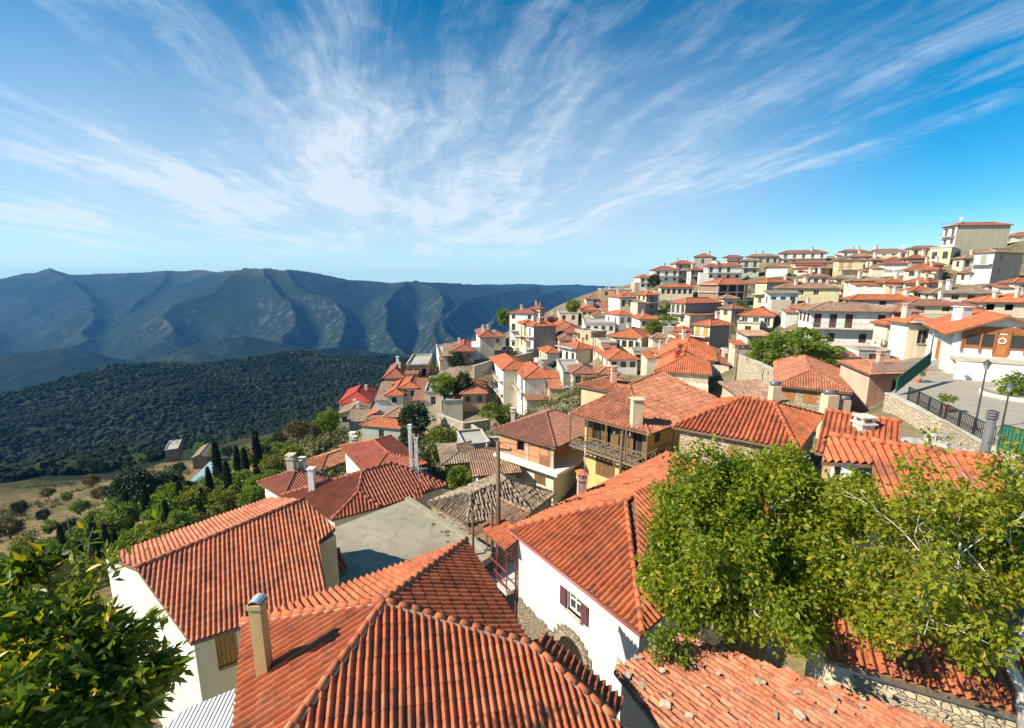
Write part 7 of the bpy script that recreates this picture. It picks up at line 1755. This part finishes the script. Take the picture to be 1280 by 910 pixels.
LW2 = m_leaf((.18, .22, .014), (.33, .32, .025), (.05, .09, .01), (.42, .30, .04), trans=.45, name='walnut_leaves_light', gloss=.42)
LF = m_leaf((.085, .13, .012), (.20, .24, .02), (.010, .026, .006), (.55, .36, .02), trans=.36, name='fig_leaves', gloss=.36)
def cloud(px, n, seed, k):
    """twig ends gathered in k bunches per region"""
    g = np.random.default_rng(seed); o = []
    for (u, v, D, r) in px:
        p = np.array(PD(u, v, D)); d = g.normal(size=(k, 3)); d /= np.linalg.norm(d, axis=1, keepdims=True); c = p + d * (g.uniform(.5, 1, (k, 1))) * r * np.array([1, 1, .85])
        for q in c: o.append(q + g.normal(size=(n, 3)) * r * .16)
    return np.concatenate(o)
EXA = cloud([(880, 640, 12.2, 1.25), (960, 612, 12.6, 1.1), (930, 700, 11.6, 1.5), (1010, 680, 11.8, 1.3), (1040, 645, 12.2, 1.0), (870, 715, 11.6, 1.1), (965, 755, 11.0, 1.1), (905, 745, 11.2, .8), (845, 690, 12, .7), (1035, 735, 11.0, .9), (850, 750, 11.4, .5), (825, 720, 12.2, .4), (1062, 622, 11.8, .5), (990, 590, 12.4, .45), (1062, 640, 11.6, .4)], 6, 4, 11)
near_tree('walnut_tree', 'large walnut tree with dense yellow green crown between white house and old roof', PD(965, 860, 13.2) * 1.0, PD(965, 745, 12), [PD(u, v, D) for u, v, D in ((870, 650, 12.4), (960, 610, 12.4), (1040, 660, 12), (900, 740, 11.6), (1010, 730, 11.2), (930, 680, 11.4), (850, 710, 12))], LW, .14, 62, .27, 5, (.50, .47, .42), .17, .55, 'walnut trees', 3, extra=EXA)
EXB = cloud([(1120, 680, 9.4, .7), (1180, 650, 9.4, .7), (1240, 650, 9.0, .65), (1110, 735, 9.0, .6), (1190, 720, 8.8, .7), (1255, 740, 8.6, .6), (1095, 785, 9.0, .28), (1160, 770, 8.8, .45), (1110, 715, 9.4, .4), (1225, 690, 8.8, .6), (1270, 700, 8.6, .55), (1275, 640, 8.8, .4)], 5, 6, 6)
near_tree('walnut_tree', 'sparser walnut tree with bare pale branches leaning in at the right edge', PD(1290, 905, 8.2), PD(1262, 830, 8.3), [PD(u, v, D) for u, v, D in ((1200, 700, 8.8), (1110, 750, 8.8), (1260, 650, 8.8), (1150, 680, 9.2), (1220, 800, 8.4), (1300, 720, 8.4), (1110, 690, 9.3), (1180, 770, 8.6))], LW2, .12, 29, .23, 9, (.58, .55, .50), .10, .55, 'walnut trees', 3, extra=EXB)
EXF = cloud([(40, 800, 4.6, .36), (80, 770, 4.8, .22), (20, 860, 4.0, .5), (100, 850, 4.2, .42), (60, 900, 3.8, .45), (140, 800, 4.6, .22), (150, 880, 4.2, .24), (10, 745, 4.8, .26), (-20, 800, 4.2, .5), (30, 715, 5.0, .14), (115, 790, 4.8, .16), (195, 840, 4.6, .10), (75, 800, 4.4, .3), (40, 880, 3.8, .4), (120, 900, 4.0, .35)], 3, 8, 13)
near_tree('fig_tree', 'dark glossy fig tree with a few yellow leaves in the lower left corner', PD(20, 1150, 3.4), PD(30, 960, 3.8), [PD(u, v, D) for u, v, D in ((40, 760, 4.8), (100, 790, 4.7), (205, 835, 4.7), (150, 900, 4.2), (-20, 780, 4.4), (165, 800, 4.9), (90, 860, 4.1), (30, 735, 5.0))], LF, .165, 9, .13, 12, (.42, .40, .34), .05, .36, None, 2, extra=EXF, droop=.0, spread=.35)
# plants in pots on the square
for i, (u, v, lab) in enumerate(POTS):
    p = PZ(u, v, -9.0); root = empty('potted_plant', p, lab, 'potted plant', 'potted plants on the square'); m = MB(); m.lathe(p, [(.16, 0), (.24, .3), (.27, .42), (.24, .42), (.2, .36), (.01, .36)], 14); m.build('pot', potmat if 'trough' not in lab else m_plaster(WHITE, .3), root, p)
    (V, Fc), C = clump_crown(12, 26, .42, .4, .2, .17, .85, 70 + i); o = bpy.data.objects.new('foliage', leaves_mesh('foliage', V, Fc, LG)); link(o, root)
q = PZ(1272, 497, -9.0); 
put_tree('shrub0', q.x, q.y, q.z + .25, .9, 'shrub', 'low green shrub growing inside the round stone planter', 'plants on the square')
for u, v, D, hp, lab in ((1150, 815, 10.5, 30, 'thin weed growing over the rubble garden wall'), (835, 800, 11.0, 30, 'bright green creeper between the white house corner and the old tile roof')):
    TP('shrub2' if 'yellow' in lab else 'shrub0', u, v + 10, D, hp, 'shrub', lab, 'weeds on walls')
